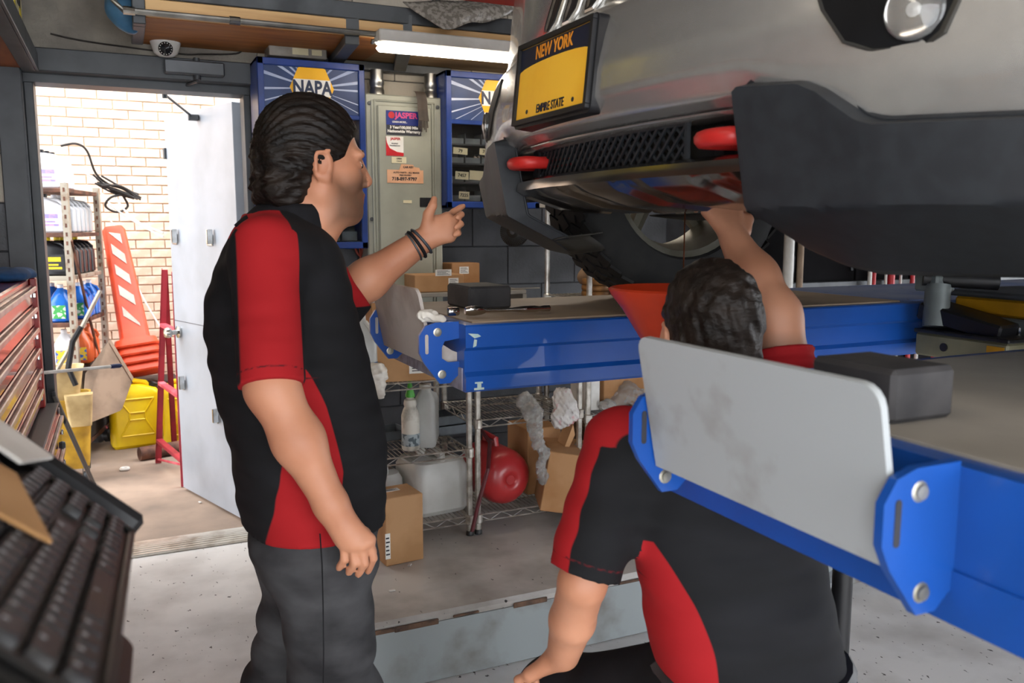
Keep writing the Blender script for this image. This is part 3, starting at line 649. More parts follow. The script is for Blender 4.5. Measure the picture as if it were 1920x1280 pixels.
def napa(x0, x1, z0, z1, label, off=0):
    yf = 3.93
    t = thing('parts_cabinet', label, 'cabinet', (x0, yf, z0), 'blue wall parts cabinets')
    b = MB(); b.box(x0, yf, z0, x1, yf+.02, z0+.03, .003); b.box(x0, yf, z1-.03, x1, yf+.02, z1, .003); b.box(x0, yf, z0, x0+.028, yf+.02, z1, .003); b.box(x1-.028, yf, z0, x1, yf+.02, z1, .003)
    b.box(x0, yf+.02, z0, x0+.012, YW-.004, z1); b.box(x1-.012, yf+.02, z0, x1, YW-.004, z1); b.box(x0, yf+.02, z1-.012, x1, YW-.004, z1); b.box(x0, yf+.02, z0, x1, YW-.004, z0+.012)
    zs = z1-.235; b.box(x0+.02, yf+.004, zs-.012, x1-.02, yf+.02, zs+.008, .002); b.build('case', m_napa, t)
    b = MB(); b.box(x0+.012, YW-.03, z0+.012, x1-.012, YW-.01, z1-.012); b.build('back_panel', m_cabin, t)
    b = MB(); b.box(x0+.028, yf+.012, zs+.008, x1-.028, yf+.018, z1-.03); sg = b.build('sign_panel', m_napad, t)
    cx, cz = (x0+x1)/2+off, (zs+z1)/2; b = MB(); W_, H_ = (x1-x0)/2-.03, (z1-zs)/2-.02
    for k in range(26):
        a = 2*math.pi*(k+.3*math.sin(k*5))/26; w_ = .045+.03*math.sin(k*7)
        def edge(a):
            c_, s_ = math.cos(a), math.sin(a); tt = min(((x1-.03-cx) if c_ > 0 else (cx-x0-.03))/max(abs(c_), 1e-4), ((z1-.032-cz) if s_ > 0 else (cz-zs-.012))/max(abs(s_), 1e-4)); return cx+c_*tt, cz+s_*tt
        e0, e1 = edge(a-w_/2), edge(a+w_/2); y = yf+.0115; r0 = .03
        p_ = [(cx+r0*math.cos(a-w_), y, cz+r0*math.sin(a-w_)), (cx+r0*math.cos(a+w_), y, cz+r0*math.sin(a+w_)), (e1[0], y, e1[1]), (e0[0], y, e0[1])]
        b.add(p_, [(0, 1, 2, 3)])
    b.build('ray_print', m_ray, sg)
    R_ = .098; hexa = [(cx+R_*1.0, cz), (cx+R_*.62, cz+R_*.86), (cx+R_*.5, cz+R_*.92), (cx-R_*.5, cz+R_*.92), (cx-R_*.62, cz+R_*.86), (cx-R_, cz), (cx-R_*.62, cz-R_*.86), (cx-R_*.5, cz-R_*.92), (cx+R_*.5, cz-R_*.92), (cx+R_*.62, cz-R_*.86)]
    b = MB(); b.prism([(x, -z) for x, z in hexa], .002, (0, yf+.0105, 0), (1, 0, 0), (0, 0, -1)); b.build('hexagon', m_yell, sg)
    b = MB(); b.box(cx-.082, yf+.0065, cz-.036, cx+.082, yf+.0085, cz+.036); b.build('name_plate', m_swhite, sg)
    text('NAPA', .083, m_navy, sg, (cx, yf+.006, cz-.002), (1, 0, 0), (0, 0, 1), .0028, sx=.80)
    n = 4; hh = (zs-.012-z0-.03)/n
    for i in range(n):
        z = z0+.03+i*hh
        b = MB(); b.box(x0+.012, yf+.05, z-.004, x1-.012, YW-.03, z+.004); b.build('shelf', m_cabin, t)
        bb = MB()
        for k in range(5):
            xa = x0+.03+k*(x1-x0-.06)/5; bb.box(xa+.004, yf+.07, z+.005, xa+.007, yf+.17, z+hh*.62); bb.box(xa+.004, yf+.07, z+.005, xa+(x1-x0-.06)/5-.004, yf+.073, z+hh*.35)
        bb.build('bin_divider', m_bin, t)
    b = MB(); b.box(x0+.028, yf+.006, z0+.03, x1-.028, yf+.009, zs-.012); b.build('glass_door', m_glass, t)
    return t, yf, hh
c1, yf, hh = napa(PY(481, 107, 3.93)[0], PY(683, 120, 3.93)[0], 1.42, PY(580, 113, 3.93)[2], 'blue lit-logo parts cabinet behind the standing man', .0)
for (x, z, w_, lb) in ((.66, 1.98, .05, 'upper left'), (.72, 2.02, .03, 'topmost'), (.72, 1.955, .03, 'upper right'), (.66, 1.74, .04, 'lowest')):
    b = MB(); b.box(x, yf+.08, z-.02, x+w_, yf+.085, z+.012); solo(b, 'paper_label', m_paper, f'small white paper label inside the left cabinet, {lb} one', 'label', 'labels inside the left cabinet')
xa, xb = PY(836, 130, 3.93)[0], PY(836, 130, 3.93)[0]+.50
zc0, zc1 = PY(840, 389, 3.93)[2], PY(840, 131, 3.93)[2]
c2, yf, hh = napa(xa, xb, zc0, zc1, 'blue lit-logo parts cabinet partly hidden by the car bumper', .02)
for (px, py, w_, h_, txt, lb) in ((863, 283, .075, .032, '79', 'upper left'), (912, 285, .075, .032, '7453', 'upper right'), (866, 329, .07, .038, '7457', 'middle left'), (870, 366, .055, .036, '7225', 'bottom left'), (908, 330, .16, .045, '', 'long middle')):
    q = PY(px, py, yf+.06); b = MB(); b.m = frame(q, (1, 0, -.05), (.15, 0, 1)); b.box(-w_/2, -h_/2, 0, w_/2, h_/2, .001)
    o = solo(b, 'paper_tag', m_paper, f'handwritten cream paper tag in the right cabinet, {lb} one', 'tag', 'paper tags in the right cabinet')
    if txt: text(txt, .022, m_ink, o, (q[0], q[1]-.002, q[2]), (1, 0, -.05), (0, 0, 1), .0004)
m_misc = mat('small_parts', 'b8ada0', .5, col2='6d4a3c', nscale=40, lo=.4, hi=.6)
for px, py, n_, lb in ((905, 297, 5, 'upper'), (880, 378, 7, 'lower'), (930, 345, 4, 'middle')):
    for k in range(n_):
        q = PY(px+k*7-14, py, yf+.10); b = MB(); b.m = Matrix.Translation(q) @ rotm(rng.uniform(0, 3), rng.uniform(0, 3), 0); b.box(-.012, -.008, -.007, .012, .008, .007, .002)
        solo(b, 'small_part', m_misc, f'tiny packaged part on the {lb} shelf of right cabinet, {ORD[k]} from the left', 'part', f'small parts on the {lb} cabinet shelf')
# ---------------------------------------------------------------- grey electrical panel
m_pan = mat('panel_grey', 'a3a496', .45, .1, col2='8f9083', nscale=4, lo=.4, hi=.7, bump=.05)
ya = 4.0
xl, xr = PY(684, 179, ya)[0], PY(833, 181, ya)[0]-.016; zt_, zb_ = PY(757, 179, ya)[2], 1.10
t = thing('electrical_panel', 'grey steel electrical panel covered with stickers', 'electrical panel', (xl, ya, zb_))
b = MB(); b.box(xl, ya, zb_, xr, YW-.002, zt_, .006); b.build('box', m_pan, t)
b = MB(); b.box(xl+.055, ya-.012, zb_+.02, xr-.055, ya-.001, zt_-.05, .006); dr = b.build('door', m_pan, t)
b = MB()
for x in (xl+.03, xl+.045, xr-.048, xr-.034): b.tube([(x, ya-.004, zb_+.01), (x, ya-.004, zt_-.03)], .004, 6)
b.tube([(xl+.04, ya-.004, zt_-.03), (xr-.04, ya-.004, zt_-.03)], .005, 6); b.build('rim', m_pan, t)
for x in (xl+.02, xr-.02):
    for z in (zt_-.045, zt_-.58): b = MB(); b.lathe([(.0, -.004), (.009, -.003), (.009, .003)], 10, (x, ya-.003, z), (0, 1, 0)); b.build('screw', m_steel, t)
q = PY(799, 379, ya-.013); b = MB(); b.box(q[0]-.032, ya-.017, q[2]-.022, q[0]+.032, ya-.011, q[2]+.022, .002); b.build('latch', m_black, dr)
def sticker(px, py, w, h, mt, label, lines=(), rot=0):
    q = PY(px, py, ya-.0125); b = MB(); b.box(q[0]-w/2, ya-.0146, q[2]-h/2, q[0]+w/2, ya-.0122, q[2]+h/2)
    o = solo(b, 'sticker', mt, label, 'sticker')
    for (s_, sz, dx, dz, mt2, bd) in lines: text(s_, sz, mt2, o, (q[0]+dx, ya-.0152, q[2]+dz), (1, 0, 0), (0, 0, 1), bd, depth=.0003)
    return o, q
m_sblue = mat('sticker_blue', '1c2f7c', .4, col2='17276a', nscale=9); m_sred = mat('sticker_red', 'c4242c', .4, col2='b01d26', nscale=9); m_pinkt = mat('sticker_pink', 'd94f86', .4, col2='c93f78', nscale=9)
m_sal = mat('sticker_salmon', 'dba884', .6, col2='cf9a74', nscale=12)
o, q = sticker(757, 231, .172, .112, m_sblue, 'blue and black warranty sticker at top of electrical panel', [('JASPER', .036, .012, .034, m_pinkt, .0012), ('LEARN MORE...', .011, -.02, .004, m_swhite, .0003), ('3 Year/100,000 Mile', .017, 0, -.021, m_swhite, .0007), ('Nationwide Warranty', .018, 0, -.039, m_swhite, .0007)])
b = MB(); b.box(q[0]-.0855, ya-.0149, q[2]-.0555, q[0]+.0855, ya-.0146, q[2]-.010); b.build('black_band', m_ink, o)
b = MB(); b.prism(arc(q[0]-.06, q[2]+.035, .016, 0, 360, 12)[:-1], .0005, (0, ya-.015, 0), (1, 0, 0), (0, 0, 1)); b.build('emblem', m_sred, o)
o, q = sticker(740, 274, .086, .09, m_swhite, 'white and red square sticker below the blue one', [('JASPER', .016, .004, .034, m_sred, .0006), ('ENGINES', .008, 0, .012, m_ink, .0002), ('TRANSMISSIONS', .007, 0, .002, m_ink, .0002)])
b = MB(); b.prism([(q[0]-.043, q[2]-.045), (q[0]+.043, q[2]-.045), (q[0]+.043, q[2]-.030), (q[0]+.01, q[2]-.026), (q[0]-.025, q[2]-.010), (q[0]-.038, q[2]+.015), (q[0]-.043, q[2]+.045)][::-1], .0005, (0, ya-.0149, 0), (1, 0, 0), (0, 0, 1)); b.build('red_corner', m_sred, o)
sticker(748, 300, .072, .03, m_paper, 'small cream sticker with fine print under the square one', [('OPEN', .010, 0, .006, m_ink, .0003), ('7 DAYS', .008, 0, -.006, m_ink, .0002)])
o, q = sticker(760, 331, .18, .062, m_sal, 'torn salmon sticker with a telephone number', [('718-897-9797', .022, -.005, -.012, m_ink, .0008), ('AUTO PARTS - ALL MAKES', .011, .005, .018, m_ink, .0003), ('FREE DELIVERY', .009, 0, .006, m_ink, .0003)])
b = MB(); b.prism([(q[0]-.03, q[2]+.03), (q[0]+.075, q[2]+.03), (q[0]+.07, q[2]+.043), (q[0]+.045, q[2]+.046), (q[0]+.04, q[2]+.056), (q[0]-.02, q[2]+.058)], .0015, (0, ya-.0125, 0), (1, 0, 0), (0, 0, 1)); b.build('torn_top', m_sal, o)
text('CAR KEY', .013, m_ink, o, (q[0]+.015, ya-.0152, q[2]+.044), (1, 0, 0), (0, 0, 1), .0004, depth=.0003)
sticker(764, 378, .042, .014, m_paper, 'torn scrap of white sticker beside the panel latch')
# conduits into the panel top
m_cond = mat('conduit_steel', 'a8a7a3', .3, .9, col2='8a8984', nscale=9)
for px, nm in ((707, 'left'), (808, 'right')):
    q = PY(px, 165, 4.08); z1_ = PY(300, 85, YW)[2]-.047; b = MB(); b.tube([(q[0], 4.085, zt_-.001), (q[0], 4.085, z1_)], .031, 16); t = solo(b, 'conduit_pipe', m_cond, f'thick steel conduit rising from the electrical panel, {nm} one', 'pipe', 'conduits above the panel')
    b = MB(); b.lathe([(.036, zt_+.002), (.036, zt_+.03), (.033, zt_+.035), (.033, zt_+.05), (.036, zt_+.055), (.036, zt_+.075)], 16, (q[0], 4.085, 0)); b.build('coupling', m_cond, t)
# dark strap hanging over the panel's top edge
q = PY(785, 170, ya-.02); b = MB(); prof = [(0, .05), (-.02, .048), (-.032, .03), (-.035, .0), (-.03, -.05), (-.033, -.09)]
rings = []
b.grid(lambda u, v: (q[0]-.03+u*.05+v*.02, 3.985+np.interp(v, np.linspace(0, 1, 6), [p_[0] for p_ in prof])+.01*math.sin(u*6)*.3, zt_-.03+np.interp(v, np.linspace(0, 1, 6), [p_[1] for p_ in prof])), 4, 12)
for k in range(7): b.tube([(q[0]-.01+k*.007, 3.953, zt_-.115), (q[0]-.012+k*.0075, 3.95, zt_-.150-.01*(k % 3))], .003, 5)
solo(b, 'strap', mat('brown_leather', '463c34', .7, col2='352d27', nscale=12), 'dark frayed strap draped over top of electrical panel', 'strap')
# outlet and red cord left of panel
q = PY(627, 424, YW-.005); t = thing('wall_outlet', 'cream double wall outlet beside the man chin', 'outlet', (q[0], YW, q[2]-.055))
b = MB(); b.box(q[0]-.036, YW-.008, q[2]-.057, q[0]+.036, YW-.001, q[2]+.057, .003); b.build('cover_plate', m_paper, t)
for dz in (-.022, .022):
    b = MB(); b.lathe([(.0, -.003), (.017, -.002), (.017, 0)], 16, (q[0], YW-.008, q[2]+dz), (0, 1, 0)); pl = b.build('socket', m_paper, t)
    b = MB(); b.box(q[0]-.008, YW-.0125, q[2]+dz-.004, q[0]-.005, YW-.010, q[2]+dz+.006); b.box(q[0]+.005, YW-.0125, q[2]+dz-.004, q[0]+.008, YW-.010, q[2]+dz+.006); b.build('slot', m_ink, pl)
m_rcord = mat('rust_red_cord', '8c3524', .55, col2='6d281b', nscale=10)
cable([PY(676, 425, 4.12), PY(664, 445, 4.10), PY(668, 470, 4.10), PY(677, 478, 4.10), PY(679, 450, 4.10), PY(675, 425, 4.1), PY(672, 440, 4.08), PY(676, 482, 4.1), PY(672, 530, 4.1), PY(678, 580, 4.1)], .006, m_rcord, 'rust-red coiled extension cord hanging beside the panel', 'extension_cord', 'cord')
# ---------------------------------------------------------------- overhead shelf with plywood, conduit, camera, lamp
m_ply = mat('plywood', 'a3682f', .6, col2='7d4a1f', nscale=2.5, ndet=8, lo=.35, hi=.7, stretch=(1, 7, 1)); m_pine = mat('pine', 'd3ac78', .6, col2='b98f5d', nscale=3, ndet=7, stretch=(.5, 8, 8))
zs = PY(300, 85, YW)[2]; yfr = PZ(300, 33, zs)[1]
x0_, x1_ = PZ(272, 33, zs)[0], 3.2
t = thing('overhead_shelf', 'steel and plywood storage shelf hung above the doorway', 'shelf', (x0_, yfr, zs))
b = MB(); b.box(x0_, yfr+.02, zs, PY(640, 100, YW)[0]+.1, YW-.002, zs+.018); b.build('plywood_board', m_ply, t)
b = MB(); b.box(PY(640, 100, YW)[0]+.1, yfr+.02, zs, x1_, YW-.002, zs+.018); b.build('plywood_board', mat('plywood_pale', 'a98a63', .7, col2='94754f', nscale=2.5, stretch=(1, 7, 1)), t)
b = MB(); b.box(x0_, yfr-.018, zs+.002, x1_, yfr+.02, zs+.062, .003); b.build('front_plank', m_pine, t)
b = MB(); b.box(x0_-.2, yfr-.024, zs+.063, x1_, yfr+.03, zs+.13, .003); b.build('front_beam', m_steel, t)
b = MB(); b.box(x0_-.045, yfr-.03, zs-.035, x0_, yfr+.02, zs+.5, .003); b.build('hanger', m_steel, t)
b = MB(); b.box(x0_-.045, yfr+.02, zs-.035, x0_, YW-.16, zs+.002, .003); b.build('side_beam', m_steel, t)
for px in (668, 790):
    xk = PZ(px+22, 40, zs)[0]; xk2 = PY(px-45, 108, YW)[0]
    b = MB(); d_ = Vector((xk2-xk, YW-.01-yfr, 0)); b.m = frame((xk, yfr-.02, zs-.04), d_, (-d_.y, d_.x, 0)); b.box(0, -.03, 0, d_.length, .03, .036, .003); b.box(0, -.03, .036, .012, .03, .14); b.build('cross_beam', m_steel, t)
b = MB(); b.box(PY(575, 100, YW)[0], YW-.05, zs-.045, PY(840, 100, YW)[0], YW-.004, zs-.005, .003); b.build('wall_angle', m_steel, t)
# emt conduit in front
yc_, = (yfr-.05,)
p0 = PY(214, 20, yc_); p1 = PY(706, 62, yc_); zc_ = (p0[2]+p1[2])/2
t = thing('ceiling_conduit', 'thin steel conduit running along the overhead shelf to the lamp', 'pipe', (p0[0], yc_, zc_))
b = MB(); b.tube([(p0[0], yc_, zc_+.3), (p0[0], yc_, zc_+.03), (p0[0]+.03, yc_, zc_), (p1[0]+.05, yc_, zc_)], .0115, 10); b.build('pipe', m_cond, t)
for xk in (p0[0]+.05, PY(440, 40, yc_)[0]): b = MB(); b.tube([(xk-.02, yc_, zc_), (xk+.02, yc_, zc_)], .016, 10); b.build('coupling', m_chrome, t)
# fluorescent batten
xl_ = PY(706, 66, yc_-.02)[0]; zl = PY(708, 64, yc_-.02)[2]
t = thing('fluorescent_lamp', 'white fluorescent batten lamp glowing under the overhead shelf', 'lamp', (xl_, yc_, zl-.06))
b = MB(); b.box(xl_, yc_-.065, zl-.036, xl_+1.25, yc_+.02, zl+.016, .005); b.build('housing', m_white, t)
m_tube = mat('lit_tube', 'fff8ee', .4, emit='fff3e2', estr=16.)
b = MB(); b.box(xl_+.004, yc_-.06, zl-.066, xl_+1.246, yc_+.015, zl-.0365, .012); b.build('diffuser', m_tube, t)
b = MB(); b.tube([(xl_-.02, yc_-.01, zl-.03), (xl_, yc_-.01, zl-.03)], .011, 10); b.build('connector', m_chrome, t)
# security camera
q = PY(310, 82, YW-.07); t = thing('security_camera', 'white dome security camera on the wall above the doorway', 'camera', (q[0], YW-.07, q[2]-.06))
b = MB(); b.lathe([(.066, .055), (.068, .03), (.062, .0), (.055, -.02)], 28, (q[0], YW-.07, q[2])); b.build('housing', m_white, t)
b = MB(); b.lathe([(.055, .0), (.056, -.02), (.048, -.04), (.03, -.053), (0, -.058)], 28, (q[0], YW-.07, q[2]-.0), ); b.build('ball', m_white, t)
b = MB(); d_ = (Vector((0, 0, 1.5))-Vector((q[0], YW-.07, q[2]))).normalized(); c_ = Vector((q[0], YW-.07, q[2]-.020))+d_*.055
b.lathe([(.028, -.006), (.029, .003), (.018, .006), (0, .009)], 24, c_, d_); b.build('lens', mat('lens_black', '0d0d10', .08, col2='15151a', nscale=9), t)
b = MB(); u_ = d_.orthogonal().normalized(); w_ = d_.cross(u_)
for k in range(14): a = 2*math.pi*k/14; b.lathe([(.0028, 0), (.002, .003)], 6, c_+(u_*math.cos(a)+w_*math.sin(a))*.0235+d_*.0035, d_)
b.build('led_ring', m_white, t)
b = MB(); b.box(q[0]-.07, YW-.14, q[2]+.055, q[0]+.07, YW-.003, q[2]+.062, .003); b.build('bracket', m_steel, t)
cable([(q[0]+.33, YW-.012, DZ+.20), (q[0]+.3, YW-.012, DZ+.17), (q[0]+.15, YW-.012, DZ+.155), (q[0]+.05, YW-.012, DZ+.15), (q[0]-.3, YW-.012, DZ+.17), (q[0]-.44, YW-.012, DZ+.19)], .004, m_cab, 'thin dark wire stapled along the wall above the door frame')
# carton on top of left cabinet
za = PY(580, 107, 3.93)[2]; xa_, xb_ = PY(504, 98, 3.97)[0], PY(612, 98, 3.97)[0]
m_wrap = mat('shrink_wrap', 'a9a49c', .2, col2='8a857e', nscale=9, trans=.15)
b = MB(); b.box(xa_, 3.96, za+.002, xb_, 4.09, za+.05, .004); t = solo(b, 'flat_carton', m_wrap, 'shrink-wrapped flat carton lying on the left blue cabinet', 'carton')
b = MB(); b.box(xa_+.10, 3.957, za+.012, xa_+.17, 3.9595, za+.04); b.box(xa_+.185, 3.957, za+.014, xa_+.23, 3.9595, za+.038); b.build('label', m_paper, t)
# blue plastic bag, bubble wrap, red beam up high
# shelf on the left wall
e0 = PY(73, 136, YW); zl_ = e0[2]; xe = e0[0]
t = thing('wall_shelf', 'steel-edged wooden shelf high on the left wall', 'shelf', (xe, YW, zl_))
b = MB(); b.box(xe-.01, 1.2, zl_, xe+.002, YW-.03, zl_+.075, .002); b.box(xe-.06, 1.2, zl_, xe-.01, YW-.03, zl_+.008); b.build('edge_angle', m_steel, t)
b = MB(); b.box(-1.598, 1.2, zl_+.01, xe-.011, YW-.03, zl_+.03); b.build('board', mat('stained_board', '8a4a1e', .6, col2='6a3513', nscale=2.5, stretch=(6, 1, 1)), t)
for k, (y0_, y1_, hh_, mt, lb) in enumerate(((3.35, 3.95, .42, m_paper, 'cream and yellow carton'), (2.7, 3.3, .4, m_ly, 'yellow carton'))):
    b = MB(); b.box(xe-.33, y0_, zl_+.031, xe-.03, y1_, zl_+hh_, .004); o = solo(b, 'carton', mt, f'{lb} on the high left wall shelf', 'carton')
    b = MB()
    for s_ in range(3): b.box(xe-.0299, y0_+.08+s_*.2, zl_+.033, xe-.028, y0_+.13+s_*.2, zl_+hh_-.01)
    b.build('yellow_stripe', m_ly if k == 0 else m_paper, o)
    text('20', .12, m_ink, o, (xe-.027, y0_+.45, zl_+.22), (0, 1, 0), (0, 0, 1), .002)
# red roof beam and sign strip up at the top edge of the photo
q = PY(900, -2, 2.6); b = MB(); b.box(q[0]-.35, 2.55, q[2]+.01, q[0]+2.5, 2.68, q[2]+.12, .006); solo(b, 'red_beam', mat('red_beam_paint', 'c42a1e', .5, col2='ad2217', nscale=6), 'red painted steel beam above the fluorescent lamp', 'beam')

# two unseen ceiling battens, added to put a highlight on the car
def added_batten(x, y, ln, label):
    t = thing('added_ceiling_lamp', label, 'lamp', (x, y, 3.40), 'added unseen battens on the ceiling')
    b = MB(); b.box(x-.06, y, 3.43, x+.06, y+ln, 3.499, .006); b.build('housing', m_white, t)
    b = MB(); b.box(x-.05, y+.01, 3.395, x+.05, y+ln-.01, 3.4295, .014); b.build('diffuser', m_tube, t)
added_batten(-1.0, .1, 1.5, 'added unseen ceiling batten brightening the car from the left')
added_batten(.6, -1.6, 1.5, 'added unseen ceiling batten for fill behind the photographer')
# overhead soft things
m_bluebag = mat('blue_bag', '4d7a9c', .35, col2='36607f', nscale=9, trans=.1); m_bubble = mat('bubble_wrap', '9a948c', .2, col2='77716a', nscale=60, lo=.45, hi=.55, bump=.6, bscale=90)
q = PY(236, 22, yfr+.12); sf = Soft(q-.16, q+.16, .008).ell(q+np.array([0, 0, .03]), (.075, .06, .10)).cone(q, q+np.array([.02, 0, -.06]), .05, .02, .04).wob(crumple(.018, 26, 3)); soft_solo(sf, 'plastic_bag', m_bluebag, 'blue plastic bag stuffed beside the overhead shelf post', 'bag')
b = MB(); A = [Vector(PY(px, py, y)) for px, py, y in ((755, 5, yfr-.04), (975, 2, yfr-.04), (968, 28, yfr-.09), (828, 56, yfr-.12))]
def bw_(u, v):
    p_ = A[0].lerp(A[1], u).lerp(A[3].lerp(A[2], u), v); return (p_.x, p_.y-.035*math.sin(math.pi*u)*math.sin(math.pi*v)+.008*math.sin(17*u+5*v), p_.z+.006*math.sin(13*u*v+3))
b.grid(bw_, 24, 12); o = solo(b, 'bubble_wrap', m_bubble, 'sheet of bubble wrap sagging from the overhead shelf above the lamp', 'bubble wrap')
md = o.modifiers.new('thickness', 'SOLIDIFY'); md.thickness = .005
# ================================================================ WIRE SHELVES on the pad
YF, YK = 3.20, 3.60
xA, xB, xC, xD, xE, xG = .865, PY(880, 850, YF)[0], PY(896, 850, YF)[0], PY(1086, 800, YF)[0], PY(1102, 800, YF)[0], 2.75
m_wire = mat('chrome_wire', 'd0ccc4', .3, .8, col2='9d968c', nscale=25, lo=.4, hi=.65); m_wire2 = mat('aged_wire', 'aaa398', .45, .6, col2='79736a', nscale=25)
def wire_unit(x0, x1, levels, h, label):
    t = thing('wire_shelf', label, 'shelf', (x0, YF, ZP), 'chrome wire shelving units on the pad')
    for x in (x0, x1):
        for y in (YF, YK):
            b = MB(); b.tube([(x, y, ZP+.001), (x, y, h)], .0125, 10)
            for z in np.arange(ZP+.08, h-.02, .025): b.tube([(x, y, z), (x, y, z+.003)], .0134, 10, cap=False)
            p_ = b.build('post', m_wire, t)
            f_ = MB(); f_.lathe([(.017, ZP+.001), (.017, ZP+.012), (.013, ZP+.02)], 10, (x, y, 0)); f_.build('foot', m_black, p_)
    for z in levels:
        b = MB()
        for y in (YF, YK):
            for dz in (0, -.028): b.tube([(x0, y, z+dz), (x1, y, z+dz)], .0035, 6)
            n = int((x1-x0)/.05)
            zz = [(x0+(x1-x0)*i/n, y, z-(.028 if i % 2 else 0)) for i in range(n+1)]; b.tube(zz, .0022, 5)
        for x in (x0, x1):
            for dz in (0, -.028): b.tube([(x, YF, z+dz), (x, YK, z+dz)], .0035, 6)
            zz = [(x, YF+(YK-YF)*i/8, z-(.028 if i % 2 else 0)) for i in range(9)]; b.tube(zz, .0022, 5)
        for x in (x0, x1):
            for y in (YF, YK): b.lathe([(.015, z-.034), (.019, z-.03), (.019, z+.004), (.015, z+.008)], 10, (x, y, 0))
        sh = b.build('shelf_frame', m_wire, t)
        b = MB()
        for i in range(int((x1-x0)/.019)): xx = x0+.012+i*.019; b.tube([(xx, YF, z+.004), (xx, YK, z+.004)], .0018, 4)
        for y in (YF+.13, YF+.27): b.tube([(x0, y, z), (x1, y, z)], .003, 5)
        b.build('wire_deck', m_wire2, sh)
    return t
zb, zm1, zt1 = PY(885, 972, YF)[2]+.012, PY(885, 847, YF)[2]+.012, PY(770, 722, YF)[2]+.012
zm2 = PY(1000, 783, YF)[2]+.012; zm3 = PY(1180, 776, YF)[2]+.012
wire_unit(xA, xB, (zb, zm1, zt1), zt1+.03, 'chrome wire shelving unit with spray bottle and square jugs')
wire_unit(xC, xD, (zb, zm2, 1.08), 1.10, 'chrome wire shelving unit holding the red air tank')
wire_unit(xE, xG, (zb, zm3, 1.20, 1.72), 1.75, 'tall chrome wire shelving unit behind the kneeling man')
wt = .0065
# square clear jugs at the bottom left
m_clear = mat('cloudy_plastic', 'd6d6d2', .35, col2='c2c1bb', nscale=5, trans=.25); m_clear2 = mat('cloudy_plastic_wet', 'cfd0cd', .3, col2='bcbcb7', nscale=5, trans=.3)
def square_jug(cx, cy, w, d, h, label, rot):
    t = thing('square_jug', label, 'jug', (cx, cy, zb+wt), 'large square jugs on the bottom wire shelf', rot); local(t)
    b = MB(); b.loft([rr(w-.03, d-.03, .03, z=0), rr(w, d, .045, z=.02), rr(w*1.01, d*1.01, .045, z=h*.45), rr(w, d, .045, z=h*.78), rr(w*.9, d*.9, .05, z=h*.9), rr(w*.7, d*.7, .05, z=h*.94)])
    b.tube([(.0, -d*.42, h*.80), (.01, -d*.3, h*.99), (.0, -.02, h*1.04), (-.01, .02, h*.92)], .017, 8); b.build('body', m_clear, t)
    b = MB(); b.lathe([(.026, h*.9), (.024, h*1.0), (.028, h*1.0), (.028, h*1.1), (.024, h*1.12)], 16, (-.03, .04, 0)); b.build('cap', m_white, t)
    b = MB(); b.box(.03, -d*.2, h*.925, w*.36, d*.15, h*.945); b.box(-w*.38, -d*.2, h*.912, -.07, d*.1, h*.93); b.build('label', mat('stained_label', '6d6058', .7, col2='8d857c', nscale=20), t)
    return t
p1 = PY(826, 980, YF+.0); square_jug(p1[0]+.02, YF+.165, .25, .25, .245, 'large cloudy square jug beside the red air tank', .12)
p1 = PY(745, 960, YF); square_jug(p1[0]-.03, YF+.2, .17, .22, .20, 'smaller cloudy square jug behind the floor carton', .15)
# spray bottle and gallon jug on the middle shelf
q = PY(773, 826, YF+.06); t = thing('spray_bottle', 'dirty white spray bottle with green nozzle on the middle wire shelf', 'bottle', (q[0], YF+.08, zm1+wt))
X_, Y_ = q[0], YF+.08; z0 = zm1+wt; hb = PY(773, 712, YF+.08)[2]-z0
b = MB(); b.lathe([(.034, 0), (.037, .006), (.037, hb*.5), (.03, hb*.58), (.024, hb*.62), (.027, hb*.66), (.024, hb*.72), (.015, hb*.74), (.015, hb*.78)], 22, (X_, Y_, z0)); b.build('body', mat('dirty_white_plastic', 'c9c5ba', .4, col2='8e887c', nscale=14, lo=.48, hi=.66), t)
b = MB(); b.lathe([(.019, hb*.76), (.02, hb*.79), (.014, hb*.86), (.008, hb*.95), (.006, hb)], 16, (X_, Y_, z0)); b.build('nozzle', mat('green_plastic', '4fae3c', .35, col2='439a33', nscale=8), t)
b = MB(); b.lathe([(.0375, .02), (.0375, .07)], 22, (X_, Y_, z0)); b.build('label', mat('grey_print', '9aa4a8', .6, col2='4d5a60', nscale=40, lo=.5, hi=.55), t)
q = PY(801, 848, YF+.06); t = thing('flat_jug', 'tall dusty white jug with slanted shoulder beside the spray bottle', 'jug', (q[0]+.035, YF+.16, zm1+wt)); local(t); t.rotation_euler = (0, 0, 1.15)
hj = PY(801, 731, YF+.1)[2]-zm1
b = MB(); b.loft([rr(.19, .08, .02, z=0), rr(.2, .088, .022, z=.012), rr(.2, .088, .022, z=hj*.72), rr(.15, .08, .02, -.025, 0, hj*.85), rr(.06, .05, .02, -.06, 0, hj*.95), rr(.05, .044, .02, -.06, 0, hj)]); b.tube([(.08, 0, hj*.7), (.07, 0, hj*.86), (.0, 0, hj*.95), (-.05, 0, hj*.96)], .015, 8); b.build('body', m_clear2, t)
b = MB(); b.lathe([(.025, hj), (.025, hj+.02)], 14, (-.06, 0, 0)); b.build('cap', m_white, t)
